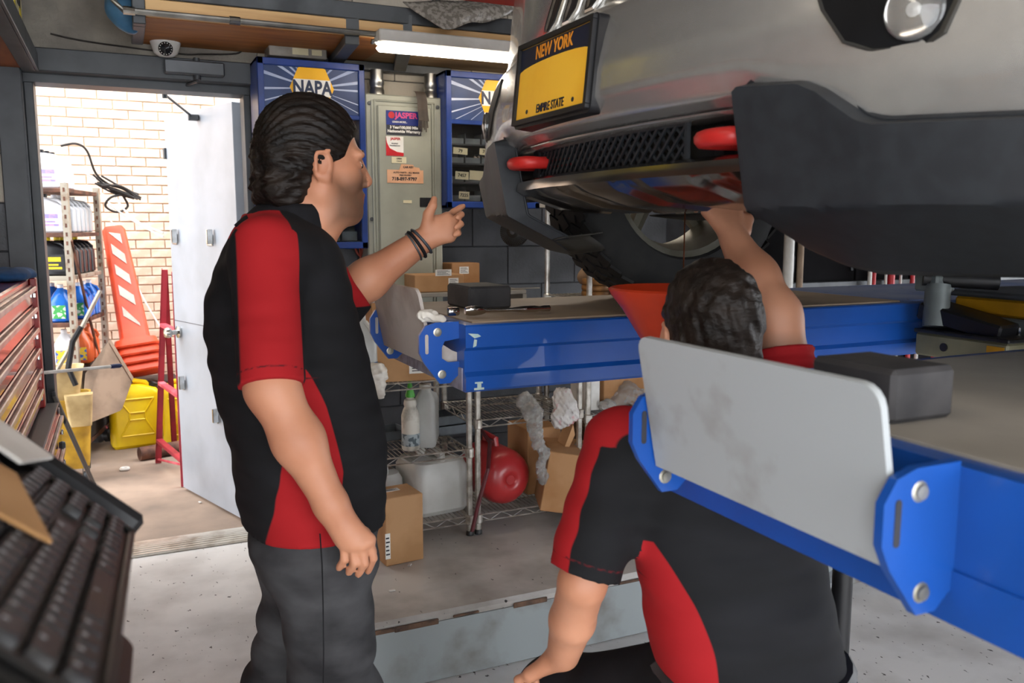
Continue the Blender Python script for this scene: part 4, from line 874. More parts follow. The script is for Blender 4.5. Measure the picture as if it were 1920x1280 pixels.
# grey trays
m_tray = mat('grey_tray', '70777c', .4, .2, col2='5a6166', nscale=8)
for k, (px, py, w_, rz, lb) in enumerate(((835, 815, .22, .25, 'topmost'), (830, 800, .2, .45, 'middle'), (735, 830, .20, .5, 'leftmost'))):
    q = PY(px, py, YF+.26); z_ = zm1+wt+(.0 if k != 1 else .045); b = MB(); b.m = Matrix.Translation((q[0]+(.03 if k < 2 else -.03), YF+.31, z_)) @ rotm(0, 0, rz*.3)
    b.box(-w_/2, -.07, 0, w_/2, .07, .004); b.box(-w_/2, -.07, 0, w_/2, -.066, .04); b.box(-w_/2, .066, 0, w_/2, .07, .04); b.box(-w_/2, -.07, 0, -w_/2+.004, .07, .04); b.box(w_/2-.004, -.07, 0, w_/2, .07, .04)
    solo(b, 'metal_tray', m_tray, f'shallow grey metal tray behind the spray bottle, {lb}', 'tray', 'grey trays on the middle shelf')
# cartons
def carton(x0, y0, z0, w, d, h, label, rz=0, mt=None, flaps=False, lab=None, tape=True, tilt=0, name='cardboard_box'):
    t = thing(name, label, 'box', (x0+w/2, y0+d/2, z0), None, rz); local(t)
    if tilt: t.rotation_euler = (0, tilt, rz)
    mt = mt or m_card; b = MB(); b.box(-w/2, -d/2, 0, w/2, d/2, h, .003); b.build('box', mt, t)
    if tape: b = MB(); b.box(-.02, -d/2-.0006, h*.55, .02, d/2+.0006, h+.0008); b.build('tape', mat('packing_tape', 'b8935f', .25, col2='a88250', nscale=9), t)
    for (face, u, v, lw, lh) in (lab or []):
        b = MB()
        if face == 'f': b.box(u-lw/2, -d/2-.0014, v-lh/2, u+lw/2, -d/2+.0002, v+lh/2)
        if face == 't': b.box(u-lw/2, v-lh/2, h-.0002, u+lw/2, v+lh/2, h+.0014)
        l_ = b.build('label', m_swhite, t); b = MB()
        for i in range(5):
            if face == 'f': b.box(u-lw*.4, -d/2-.0018, v-lh*.35+i*lh*.16, u+lw*(.4-.12*(i % 3)), -d/2-.0012, v-lh*.35+i*lh*.16+lh*.06)
            else: b.box(u-lw*.4, v-lh*.35+i*lh*.16, h+.0012, u+lw*(.4-.12*(i % 3)), v-lh*.35+i*lh*.16+lh*.06, h+.0018)
        b.build('print', m_ink, l_)
    return t
a_ = PZ(722, 1062, ZP); c_ = PZ(790, 1046, ZP)
carton(a_[0]-.005, a_[1]+.0, ZP+.001, .155, .15, .265, 'small tan carton standing on the pad in front of the shelves', .10, m_card2, lab=[('t', -.02, .02, .075, .03), ('f', -.07, .08, .02, .1)], tape=False)
carton(.905, YF-.01, zt1+wt, .245, .30, PY(720, 640, YF)[2]-zt1-.01, 'tan carton with shipping label on the top wire shelf', -.12, m_card2, lab=[('f', .06, .06, .11, .06)])
zq = PY(720, 640, YF)[2]
carton(.90, YF+.09, zq, .15, .17, .14, 'brown carton stacked on the labelled tan carton', -.05, m_card, tape=False)
b = MB(); q = PY(668, 560, YF+.25); b.lathe([(.0, .075), (.05, .07), (.09, .05), (.115, .015), (.118, 0), (.11, 0)], 26, (q[0]-.05, YF+.2, zq+.142)); solo(b, 'white_bowl', m_white, 'upturned white bowl on the brown carton behind the man arm', 'bowl')
# jug with blue fluid beside the cartons, rag over the shelf edge
q = PY(681, 690, YF+.03); t = thing('washer_jug', 'clear jug with blue fluid beside the tan carton on top shelf', 'jug', (q[0], YF+.06, zt1+wt)); local(t)
b = MB(); b.loft([rr(.10, .13, .03, z=0), rr(.11, .14, .03, z=.01), rr(.11, .14, .03, z=.15), rr(.09, .11, .03, z=.2), rr(.045, .045, .02, z=.245), rr(.04, .04, .019, z=.26)]); b.tube([(.03, -.05, .16), (.035, -.055, .2), (.015, -.02, .235)], .012, 8); b.build('body', m_clear2, t)
b = MB(); b.loft([rr(.111, .141, .03, z=.012), rr(.112, .142, .03, z=.085)], cap=False); b.build('fluid_band', m_jb, t); b = MB(); b.lathe([(.022, .255), (.022, .28)], 12); b.build('cap', m_white, t)
m_rag = mat('white_rag', 'd6d1c8', .9, col2='b3aca2', nscale=12, lo=.45, hi=.7)
q = PY(706, 708, YF-.03); sf = Soft(q-.12, q+.12, .006).ell(q+[0, .02, .02], (.045, .03, .035), k=.02).cone(q, q+[.01, -.02, -.06], .035, .02, .03).cone(q+[0, .0, .02], q+[-.04, 0, -.02], .03, .015, .03).wob(crumple(.03, 70, 5)); soft_solo(sf, 'rag', m_rag, 'white crumpled rag hanging off the top wire shelf', 'rag')
# red air tank
m_tank = mat('tank_red', 'a82a2c', .35, col2='8f2024', nscale=5, lo=.45, hi=.7, coat=.2)
q = Vector(PY(945, 898, YF+.02)); ax = Vector((-.08, .99, .0)).normalized(); R_ = PY(945, 898, YF)[2]-zb-wt-.004; R_ = .121
c0 = Vector((1.462, YF+.03, zb+wt+R_+.001)); t = thing('air_tank', 'round red portable air tank on the bottom wire shelf', 'tank', (c0.x, c0.y, zb+wt))
prof = [(0, 0.012), (.02, .012), (.028, .004), (.045, .0), (.07, .006), (R_*.8, .025), (R_*.94, .05), (R_, .085), (R_, .26), (R_*.9, .30), (R_*.6, .33), (0, .34)]
b = MB(); b.lathe(prof, 40, c0-ax*.03, ax); b.build('tank_body', m_tank, t)
hc = c0+ax*.16+Vector((0, 0, R_)); sd = ax.cross(Vector((0, 0, 1)))
b = MB(); b.tube([hc-ax*.05, hc-ax*.05+Vector((0, 0, .03)), hc+ax*.06+Vector((0, 0, .035)), hc+ax*.06], .012, 8); b.build('handle', m_tank, t)
b = MB(); b.lathe([(.014, -.01), (.014, .02), (.008, .03), (.008, .05)], 10, hc+ax*.1); b.build('valve', m_steel, t)
p_ = [hc+ax*.1+Vector((0, 0, .045)), hc+Vector((-.03, -.06, .02)), Vector(PY(915, 880, YF-.05)), Vector(PY(898, 940, YF-.05)), Vector(PY(885, 996, YF-.05))]
b = MB(); qq = []
for i in range(len(p_)-1):
    for s_ in np.linspace(0, 1, 6, endpoint=False): qq.append(p_[i].lerp(p_[i+1], s_))
b.tube(qq+[p_[-1]], .0085, 8); b.build('hose', mat('maroon_hose', '5d2228', .5, col2='481a1f', nscale=9), t)
# brown cartons right of the tank
carton(1.60, YF+.14, zb+wt, .17, .2, .30, 'open brown carton behind the red tank', .05, m_card, tape=False)
carton(1.60, YF-.14, zb-.02, .33, .30, .26, 'large brown carton slumped at the shelf front beside red tank', -.35, m_card, tilt=.16)
b = MB(); A = [Vector(PY(px, py, YF+.0)) for px, py in ((1056, 845), (1075, 795), (1078, 815), (1062, 850))]; b.add([(*a,) for a in A]+[(a.x+.01, a.y+.09, a.z) for a in A], [(0, 1, 2, 3), (7, 6, 5, 4), (0, 4, 5, 1), (1, 5, 6, 2), (2, 6, 7, 3), (3, 7, 4, 0)]); solo(b, 'box_flap', m_card2, 'loose tan cardboard flap above the slumped carton', 'cardboard')
# plastic bags
m_poly = mat('clear_poly', 'e4e3e0', .12, col2='b8b6b2', nscale=18, lo=.35, hi=.65, trans=.7, ior=1.3, spec=.8, bump=.8, bscale=45, bdist=.01); m_polyp = mat('pink_white_poly', 'e0dcd8', .2, col2='d98f96', nscale=14, lo=.55, hi=.64, trans=.35, ior=1.3, bump=.8, bscale=45, bdist=.01)
def bag(pts, rad, label, mt, seed, amp=.026, freq=75, y=YF-.05):
    P_ = [PY(px, py, y+dy) for px, py, dy in pts]; A = np.array(P_); sf = Soft(A.min(0)-.09, A.max(0)+.09, .005)
    sf.chain(P_, rad, .02).wob(crumple(amp, freq, seed)); return soft_solo(sf, 'plastic_bag', mt, label, 'bag', 'clear plastic bags on the shelves')
bag([(985, 752, .05), (1000, 775, .0), (1003, 800, -.02), (1008, 830, -.02), (1022, 850, -.02), (1014, 870, -.02), (1018, 895, -.02)], [.04, .038, .03, .024, .022, .018, .028], 'long clear plastic bag dangling from the middle wire shelf', m_poly, 11)
bag([(1055, 745, .06), (1060, 765, .03), (1050, 785, .0), (1075, 780, -.01)], [.045, .05, .038, .028], 'white and pink plastic bag on the middle wire shelf', m_polyp, 12)
bag([(1085, 835, .1), (1078, 855, .05), (1100, 858, .05)], [.022, .03, .028], 'small clear plastic bag stuck in the slumped carton', m_poly, 13)
bag([(1150, 755, .15), (1175, 735, .15), (1195, 745, .12), (1205, 760, .12)], [.035, .05, .04, .03], 'crumpled clear plastic bag on the right wire shelf', m_poly, 14)
bag([(1135, 760, .08), (1150, 765, .06)], [.028, .026], 'small clear bag beside the narrow white box', m_poly, 15)
q = PY(1112, 770, YF+.05); carton(q[0]-.035, YF+.06, zm3+wt, .075, .14, PY(1112, 712, YF+.06)[2]-zm3+.06, 'narrow white box on the right wire shelf', 0, m_white, tape=False, lab=[])
q = PY(1231, 750, YF+.2); b = MB(); b.lathe([(.028, 0), (.03, .01), (.03, .10), (.012, .13), (.012, .15)], 16, (q[0], YF+.2, zm3+wt)); solo(b, 'red_bottle', mat('red_bottle_plastic', 'b5242a', .35, col2='9a1c22', nscale=9), 'red plastic bottle on the right wire shelf near the kneeling man', 'bottle')
carton(1.95, YF+.1, zm3+wt, .3, .25, .18, 'brown carton at the back of the right wire shelf', .1, m_card, tape=False)
carton(1.93, YF+.06, zb+wt, .4, .3, .27, 'dark brown carton on the lowest level of right wire shelf', -.1, mat('dark_carton', '5a422c', .8, col2='46331f', nscale=6), tape=False)
# things on the tall unit behind the wheel
zk = 1.20+wt
m_disc = mat('rusty_brass', '9a6c3a', .5, .4, col2='6d4826', nscale=14); m_part = mat('cast_metal', 'a59b86', .4, .6, col2='6f6756', nscale=12)
for j, (xx, yy, n_, lb) in enumerate(((1.955, YF+.16, 3, 'left'), (2.2, YF+.12, 2, 'right'))):
    for k in range(n_): b = MB(); b.lathe([(.02, 0), (.06, .0), (.064, .006), (.064, .02), (.06, .026), (.02, .026)], 22, (xx, yy, zk+k*.0275)); solo(b, 'brake_disc', m_disc, f'small rusty disc in the {lb} stack behind the wheel, {ORD[k]} from below', 'disc', f'{lb} stack of rusty discs')
b = MB(); b.lathe([(.025, 0), (.04, .02), (.03, .06), (.018, .08), (.018, .14), (.03, .15)], 18, (2.14, YF+.3, zk)); b.tube([(2.14, YF+.3, zk+.05), (2.08, YF+.26, zk+.03)], .018, 8); solo(b, 'cast_fitting', m_part, 'pale cast metal fitting behind the rusty discs', 'part')
m_kraft = mat('kraft_paper', '8e7257', .8, col2='75593f', nscale=5)
for k, (c_, r_, lb) in enumerate((((2.06, YF+.34, zk+.17), (.10, .05, .07), 'upper'), ((2.03, YF+.31, zk+.085), (.085, .05, .05), 'lower'))):
    c_ = np.array(c_); sf = Soft(c_-.2, c_+.2, .008).ell(c_, r_).ell(c_-np.array([0, 0, r_[2]*.5]), (r_[0]*.8, r_[1], r_[2]*.5)).wob(crumple(.015, 25, 20+k)); soft_solo(sf, 'paper_parcel', m_kraft, f'brown paper parcel behind the front wheel, {lb} one', 'parcel', 'brown paper parcels')
carton(2.32, YF+.12, zk, .3, .2, .22, 'dark carton on the tall wire shelf behind the wheel', 0, MATS['dark_carton'], tape=False)
# clamp lamp / black fan hung on the wall right of the cabinet
q = Vector(PY(965, 434, 3.75)); dirf = (Vector((0, 0, 1.5))-q).normalized()*.8+Vector((-.35, 0, 0)); dirf.normalize()
t = thing('clip_fan', 'small black round caged fan clipped beside the wall cabinet', 'fan', (q.x, q.y, q.z-.075))
b = MB(); b.lathe([(0, .028), (.018, .028), (.05, .024), (.07, .012), (.073, 0), (.07, -.012), (.05, -.03), (.0, -.035)], 36, q, dirf); b.build('cage', mat('fan_black', '17140f', .4, col2='221d16', nscale=12), t)
b = MB(); u_ = dirf.orthogonal().normalized(); w_ = dirf.cross(u_)
for k in range(44): a = 2*math.pi*k/44; d_ = u_*math.cos(a)+w_*math.sin(a); b.tube([q+d_*.03+dirf*.0285, q+d_*.055+dirf*.0235, q+d_*.0705+dirf*.013], .0012, 4)
b.build('grille_wires', m_steel, t)
b = MB(); b.lathe([(.016, .028), (.014, .033), (0, .034)], 16, q, dirf); b.build('hub', m_steel, t)
b = MB(); b.tube([q-dirf*.03, q+Vector((.06, .1, .03)), q+Vector((.1, .2, .05))], .014, 8); b.build('arm', m_rust, t)
q2 = q+Vector((.12, .2, .02)); b = MB(); b.box(q2.x-.02, q2.y-.02, q2.z-.03, q2.x+.04, q2.y+.02, q2.z+.05, .004); b.build('clip', m_white, t)
# wall ledge behind the runway, with cartons on it
zl2 = 1.215; b = MB(); b.box(1.12, 3.76, zl2-.02, 1.80, YW-.005, zl2, .003); b.box(1.12, 3.76, zl2-.06, 1.14, YW-.005, zl2-.02); b.box(1.78, 3.76, zl2-.06, 1.80, YW-.005, zl2-.02); solo(b, 'wall_ledge', m_wallplain, 'grey steel wall ledge with cartons behind the far runway', 'ledge')
q0, q1 = PY(776, 516, 3.8), PY(868, 516, 3.8)
carton(q0[0], 3.79, zl2+.001, q1[0]-q0[0], .16, q0[2]-zl2, 'long tan carton with barcode labels on the wall ledge', 0, m_card2, lab=[('f', .07, q0[2]-zl2-.035, .05, .035), ('f', .02, .09, .08, .03)], tape=False)
q0, q1 = PY(846, 494, 3.97), PY(899, 492, 3.97)
carton(q0[0], 3.97, zl2+.001, q1[0]-q0[0], .14, q0[2]-zl2, 'tall tan carton behind the long one on the wall ledge', .03, m_card, lab=[('f', -.01, q0[2]-zl2-.035, .05, .035)], tape=False)
b = MB(); q0, q1 = PY(942, 541, 3.8), PY(1013, 541, 3.8); b.box(q0[0], 3.80, zl2+.001, q1[0], 3.81, q0[2], .002); solo(b, 'white_board', m_wallplain, 'low grey board standing on the wall ledge right of the cartons', 'board')
# dark hanging clutter far right on the back wall
for k, (px, w_, mt, lb) in enumerate(((1478, 22, m_white, 'white'), (1500, 14, m_cardd, 'brown'), (1632, 9, m_white, 'white'), (1640, 8, m_sred, 'red'), (1662, 6, m_white, 'white'), (1672, 16, m_sred, 'red'), (1690, 6, m_white, 'white'), (1712, 10, m_sred, 'red'), (1728, 8, m_white, 'white'), (1760, 8, m_sred, 'red'))):
    q = PY(px, 500, 3.86); w2 = w_/1600*4.4; b = MB(); ht = q[2]+.26-ZP; b.lathe([(w2*.5, 0), (w2*.55, .02), (w2*.5, ht-.06), (w2*.3, ht-.01), (0, ht)], 12, (q[0], 3.86, ZP+.001))
    solo(b, 'standing_tube', mt, f'{lb} tall tube standing before the dark lockers, {ORD[k] if k < 8 else ("ninth" if k == 8 else "tenth")} from the left', 'tube', 'tubes standing before the lockers')
b = MB(); b.box(3.25, 3.905, 1.14, 6.9, 3.944, 1.19, .004); solo(b, 'tube_rail', m_steel, 'dark steel rail along the lockers behind the tubes', 'rail')

t = thing('added_locker', 'added dark locker row darkening the far back wall', 'locker', (3.2, 3.95, ZP))  # made-up near-black lockers, added to keep the far wall dark
b = MB(); b.box(3.2, 3.965, ZP+.001, 7.0, YW-.004, 2.3, .006); b.build('carcass', mat('added_locker_dark', '161517', .9, col2='100f11', nscale=5, spec=.1), t)
for k in range(8): b = MB(); b.box(3.21+k*.474, 3.945, ZP+.03, 3.21+k*.474+.462, 3.9645, 2.28, .004); d_ = b.build('door', mat('added_locker_dark', '161517', .9, col2='100f11', nscale=5, spec=.1), t); b = MB(); b.box(3.21+k*.474+.42, 3.93, 1.25, 3.21+k*.474+.44, 3.945, 1.35, .003); b.build('handle', m_steel, d_)
# ================================================================ THE LIFT: two blue runways
m_blue = mat('lift_blue', '0f4a9e', .35, col2='0c4088', nscale=4, lo=.4, hi=.7, coat=.15, bump=.04, bscale=120); m_deck = mat('worn_deck', 'a8947c', .5, col2='87745f', nscale=3.5, ndet=8, lo=.35, hi=.7, bump=.15, bscale=90)
m_deck2 = mat('grey_deck', '9b958c', .55, col2='7d776f', nscale=3.5, ndet=8, lo=.35, hi=.7, bump=.15, bscale=90)
m_flap = mat('flap_grey', '9da1a3', .5, col2='7b7771', nscale=9, ndet=8, lo=.55, hi=.78, bump=.05); m_flap2 = mat('flap_worn', 'b0a8a2', .6, col2='8d8178', nscale=10, ndet=8, lo=.45, hi=.75, bump=.25, bscale=60, bdist=.004)
m_conc = mat('worn_underside', '8d8a98', .7, col2='77717c', nscale=25, bump=.4, bscale=50); m_bolt = mat('zinc_bolt', 'b5b2a6', .35, .8, col2='8d897c', nscale=20); m_chip = mat('chipped_paint', '8fb0b8', .7, col2='a8b8b0', nscale=30)
m_rub = mat('black_rubber', '2b2a2c', .7, col2='3a3839', nscale=14, bump=.2, bscale=50)
m_bluew = mat('worn_blue_deck', '8e9cbd', .5, col2='5f7bb5', nscale=4, ndet=8, lo=.4, hi=.65)
speckle(m_bluew, 40, .68, '2d2c30')
ZT, ZBT, XEND = 1.295, 1.137, .715
def runway(y0, y1, inner, label, deckm, flapm, fb, chips):
    """inner: y of the flap brackets (low, high); fb: which side the fold lines face"""
    t = thing('lift_runway', label, 'car lift', (XEND, (y0+y1)/2, 0), 'runways of the blue car lift')
    X1 = 5.9; b = MB(); e = .010
    prof = [(y0+.004, ZT), (y0, ZT-.004), (y0, 1.242), (y0+e, 1.234), (y0+e, 1.184), (y0-.0, 1.174), (y0, ZBT+.006), (y0+.006, ZBT), (y1-.006, ZBT), (y1, ZBT+.006), (y1, 1.174), (y1-e, 1.184), (y1-e, 1.234), (y1, 1.242), (y1, ZT-.004), (y1-.004, ZT)]
    b.loft([[(XEND, y, z) for y, z in prof], [(X1, y, z) for y, z in prof]]); b.build('beam', m_blue, t)
    for k in range(7):
        xa_ = XEND+.03+k*.70; b = MB(); b.box(xa_, y0+.035, ZT-.002, xa_+.696, y1-.035, ZT+.004, .001); b.build('deck_plate', deckm if k < 2 else m_bluew, t)
    b = MB(); b.box(XEND-.003, y0+.02, ZBT+.002, XEND+.002, y1-.003, ZBT+.055); b.build('end_lip', m_conc if chips else m_blue, t)
    # flap
    ya, yb = inner; tl = Vector((-.035, 0, .18)).normalized(); o = Vector((XEND-.062, 0, 1.195))
    wdt = yb-ya; H_ = .185; pts = [(ya+.0, .0), (yb-.0, .0)]+arc(yb-.02, H_-.02, .02, 0, 90, 4)+arc(ya+.022, H_-.022, .022, 90, 180, 4)+[(ya, .085)]
    b = MB(); b.prism([(p[0], p[1]) for p in pts], .008, o, (0, 1, 0), tl); fl_ = b.build('end_flap', flapm, t)
    b = MB(); b.prism([(0, .085), (.012, .06), (.05, .035), (.062, .03), (.062, -.0), (0, -.0)], .006, o+Vector((0, ya+.006, 0))+tl*.0, (1, 0, 0), (0, 0, 1)); b.build('flap_gusset', flapm, fl_)
    for y_ in inner:
        s_ = -1 if y_ == ya else 1; yy = y_+s_*.004-(.010 if s_ < 0 else 0)
        x0_, z0_ = XEND-.098, 1.155
        pts = [(.098, .02), (.075, .0), (.050, .0), (.012, .05), (0, .075), (0, .115), (.015, .137), (.04, .145), (.098, .145), (.098, .105), (.062, .10), (.055, .085), (.055, .06), (.07, .05), (.098, .05)]
        if not chips: pts = pts[:8]+[(.098, .145)]
        b = MB(); b.prism([(x0_+p[0], z0_+p[1]) for p in pts], .010, (0, yy+.010, 0), (1, 0, 0), (0, 0, 1)); bk = b.build('bracket', m_blue, t)
        for (u, v) in ((.045, .122), (.055, .022)):
            b = MB(); b.lathe([(.0105, -.006), (.0105, .0), (.007, .001), (.007, .004), (0, .0045)], 12, (x0_+u, yy, z0_+v), (0, -1, 0)); b.build('bolt', m_bolt, bk)
        b = MB(); sl_ = rrect(x0_+.014, z0_+.072, x0_+.022, z0_+.118, .0039, 3); b.prism(sl_, .0006, (0, yy-.0001, 0), (1, 0, 0), (0, 0, 1)); b.build('slot', m_ink if not chips else m_flap2, bk)
    if chips:
        b = MB(); b.prism([(XEND+.006, 1.276), (XEND+.03, 1.274), (XEND+.038, 1.268), (XEND+.022, 1.264)], .0016, (0, y0+.0008, 0), (1, 0, 0), (0, 0, 1)); b.build('paint_chip', m_chip, t); b = MB(); b.prism([(XEND+.018, 1.243), (XEND+.026, 1.246), (XEND+.028, 1.26), (XEND+.021, 1.262)], .0016, (0, y0+.0008, 0), (1, 0, 0), (0, 0, 1)); b.build('paint_chip', m_chip, t); b = MB(); b.box(XEND+.02, y0-.0008, 1.142, XEND+.045, y0+.001, 1.147); b.box(XEND+.028, y0-.0008, 1.147, XEND+.038, y0+.001, 1.157); b.box(XEND+.022, y0-.0008, 1.157, XEND+.042, y0+.001, 1.161); b.build('stencil_mark', m_chip, t)
    # column to the floor far back
    b = MB(); b.box(4.6, (y0+y1)/2-.12, .0, 4.9, (y0+y1)/2+.12, ZBT-.001, .01); b.build('support_leg', m_steel, t)
    return t
runway(1.818, 2.44, (1.875, 2.28), 'far blue lift runway with tan deck under the wheel', m_deck, m_flap2, 0, True)
runway(.414, 1.034, (.552, .952), 'near blue lift runway with pale flap in the foreground', m_deck2, m_flap, 0, False)
# rubber blocks, ratchet, rags
def rubber(x0, y0, x1, y1, h, label, rz=0):
    b = MB(); b.m = Matrix.Translation(((x0+x1)/2, (y0+y1)/2, ZT+.0045)) @ rotm(0, 0, rz); b.box(-(x1-x0)/2, -(y1-y0)/2, 0, (x1-x0)/2, (y1-y0)/2, h, .006); solo(b, 'rubber_block', m_rub, label, 'block', 'black rubber lift blocks')
rubber(.84, 2.11, .965, 2.28, .062, 'black rubber block on the far tan deck beside the ratchet')
rubber(.775, .672, .875, .80, .062, 'black rubber block on the near runway behind the pale flap')
r0 = Vector(PZ(866, 583, ZT+.02)); r1 = Vector(PZ(1034, 577, ZT+.02)); r0.z = r1.z = ZT+.0045+.015; r1.y = r0.y-.02; d_ = (r1-r0).normalized(); ln = (r1-r0).length
t = thing('ratchet_wrench', 'chrome ratchet wrench with socket lying on the far deck', 'wrench', (r0.x, r0.y, ZT+.0045))
m_chr2 = mat('polished_chrome', 'd0cdca', .08, 1., col2='b8b4b0', nscale=12)
sd = d_.cross(Vector((0, 0, 1)))
b = MB(); b.lathe([(.010, -.035), (.0108, -.03), (.0108, -.012), (.009, -.008)], 16, r0+d_*.0, d_); b.build('socket', m_chr2, t)
b = MB(); b.lathe([(.008, -.012), (.0105, .0), (.0108, .012), (.009, .03), (.006, .04)], 20, r0+d_*.02, d_, 1.0, 1.35); b.build('head', m_chr2, t)
b = MB(); b.lathe([(.005, .04), (.0048, ln*.55), (.008, ln*.66), (.0085, ln*.8), (.006, ln*.86), (.0078, ln*.9), (.0078, ln*.97), (.005, ln*.98)], 16, r0, d_); b.build('handle', m_chr2, t)
q = PZ(798, 584, ZT+.03); sf = Soft(q-.08, q+.08, .003).ell(q-[0, 0, .008], (.022, .02, .014)).cone(q-[0, 0, .012], q+[.03, -.025, -.016], .013, .009, .015).wob(crumple(.015, 130, 31)); sf.plane((0, 0, ZT+.005), (0, 0, -1)); soft_solo(sf, 'rag', m_rag, 'small white crumpled rag on the far deck beside its flap', 'rag')
# orange drain funnel on a pole in the gap
fc = Vector(PD(1262, 552, 1.86)); Rf = .135
t = thing('drain_funnel', 'orange-red oil drain funnel standing between the runways', 'funnel', (fc.x, fc.y, 0))
m_fun = mat('funnel_orange', 'c63c1c', .4, col2='a52e16', nscale=5, lo=.4, hi=.7)
b = MB(); b.lathe([(.02, -.25), (.024, -.17), (Rf*.82, -.03), (Rf, .0), (Rf+.006, .012), (Rf, .016), (Rf-.008, .008), (Rf*.8, -.022), (.02, -.16), (.014, -.25)], 40, fc); b.build('bowl', m_fun, t)
b = MB(); b.tube([(fc.x, fc.y, fc.z-.24), (fc.x, fc.y, .3)], .016, 12); b.build('pole', m_chrome, t)
b = MB(); b.lathe([(.13, .03), (.15, .05), (.15, .28), (.12, .32), (.02, .33)], 28, (fc.x, fc.y, 0)); b.build('drum', mat('drum_dark', '3d2622', .5, col2='2d1b18', nscale=7), t)
for k in range(4): a = k*math.pi/2+.4; b = MB(); b.lathe([(0, -.01), (.02, -.01), (.02, .01), (0, .01)], 10, (fc.x+.12*math.cos(a), fc.y+.12*math.sin(a), .02), (1, 0, 0)); b.build('castor', m_black, t)
b = MB(); q = Vector(PD(1283, 450, 1.88)); b.tube([(q.x, q.y, 1.59), (q.x, q.y, fc.z-.06)], .0016, 6); solo(b, 'oil_stream', mat('used_oil', '4a2410', .1, col2='3a1a0a', nscale=9), 'thin brown stream of oil falling into the orange funnel', 'oil')
# rolling jack between the runways, to the right
xj = 2.12
m_olive = mat('jack_olive', '7d7a62', .5, .1, col2='6a6752', nscale=6); m_jyel = mat('jack_yellow', 'b8860c', .5, col2='9a6f08', nscale=6); m_jgrey = mat('jack_grey', '6d7474', .5, .2, col2='5b6161', nscale=6)
A, B = PX(1716, 622, xj), PX(1890, 652, xj); zlo = PX(1716, 664, xj)[2]
t = thing('rolling_jack', 'olive and yellow rolling bridge jack between the runways', 'jack', (xj, (A[1]+B[1])/2, zlo))
yA, yB = A[1], B[1]
b = MB(); b.box(xj, yB, zlo, xj+.10, yA, A[2], .006); b.build('body', m_olive, t)
b = MB(); b.box(xj-.004, yB-.004, A[2], xj+.11, yA+.004, A[2]+.012, .003); b.build('top_plate', m_black, t)
b = MB(); b.lathe([(.012, -.003), (.012, .002)], 14, (xj-.001, yA-.10, (zlo+A[2])/2), (1, 0, 0)); b.build('hole', m_black, t)
b = MB(); b.box(xj-.002, yB+.01, zlo+.025, xj+.001, yB+.06, zlo+.055); b.build('badge', m_jyel, t)
b = MB(); w0 = Vector((xj+.02, yA-.0, A[2]+.07)); w1 = Vector((xj+.05, yB+.05, A[2]+.02)); b.m = frame(w0, w1-w0, (1, 0, 0)); b.box(0, -.02, -.03, (w1-w0).length, .1, .02, .006); b.build('lift_arm', m_black, t)
b = MB(); w0 = Vector((xj+.04, min(yA+.05, 1.74), A[2]+.14)); w1 = Vector((xj+.02, yA-.05, A[2]+.02)); b.tube([w0, w1], .035, 12); b.box(w0.x-.03, w0.y-.02, w0.z-.02, w0.x+.05, w0.y+.06, w0.z+.03, .006); b.build('roller_arm', m_jgrey, t)
b = MB(); b.tube([w0+Vector((-.03, .03, .02)), w0+Vector((.12, -.1, .01))], .024, 12); b.build('roller', m_black, t)
xq = 2.25; yl_, yr_ = PX(1788, 572, xq)[1], max(1.06, PX(1925, 572, xq)[1]-.12); zq0, zq1, zq2 = PX(1850, 592, xq)[2], PX(1850, 558, xq)[2], PX(1850, 546, xq)[2]
b = MB(); b.box(xq, yr_, zq0, xq+.3, yl_, zq1, .008); b.build('pump_case', m_jyel, t)
b = MB(); b.box(xq-.02, yr_-.01, zq1, xq+.32, yl_+.02, zq2, .006); b.build('pump_cover', m_steel, t)
b = MB(); b.box(xq-.01, yr_, zlo, xq+.28, yl_+.02, zq0, .006); b.build('frame', m_jgrey, t)
b = MB(); b.box(xq-.016, (yl_+yr_)/2-.05, zq0-.05, xq-.008, yl_-.03, zq0-.02, .003); b.build('handle_plate', m_chrome, t)
b = MB(); sq = PX(1822, 548, xq+.1); b.lathe([(.036, 0), (.036, PX(1822, 527, xq+.1)[2]-zq2), (.03, PX(1822, 526, xq+.1)[2]-zq2)], 20, (xq+.1, sq[1], zq2)); b.build('saddle', m_steel, t)
b = MB(); b.box(xj+.1, 1.036, zlo+.01, xj+.2, 1.816, zlo+.05, .004); b.build('bridge_rail', m_steel, t)
# black strut with chrome foot under the near runway
q = PD(1574, 1190, 1.80); t = thing('support_strut', 'black support strut with chrome foot under the near runway', 'strut', (q[0], q[1], 0))
b = MB(); b.tube([(q[0], q[1], .62), (q[0], q[1], ZBT-.002 if q[1] < 1.03 else 1.0)], .021, 14); b.build('sleeve', m_black, t)
b = MB(); b.lathe([(.03, .0), (.03, .02), (.015, .03), (.015, .56), (.026, .57), (.026, .62), (.02, .63)], 16, (q[0], q[1], 0)); b.build('foot', m_chr2, t)
# pale steel ramp leaning on the floor in the distance
q0 = PZ(1640, 1130, .0); b = MB(); b.m = Matrix.Translation((q0[0]+.1, q0[1]+.35, .0)) @ rotm(.0, -.5, .2); b.box(-.3, -.18, .15, .3, .18, .17, .004); b.box(-.3, -.18, .0, -.28, .18, .16, .003); solo(b, 'steel_ramp', m_flap, 'pale grey steel ramp lying on the floor under the runway', 'ramp')
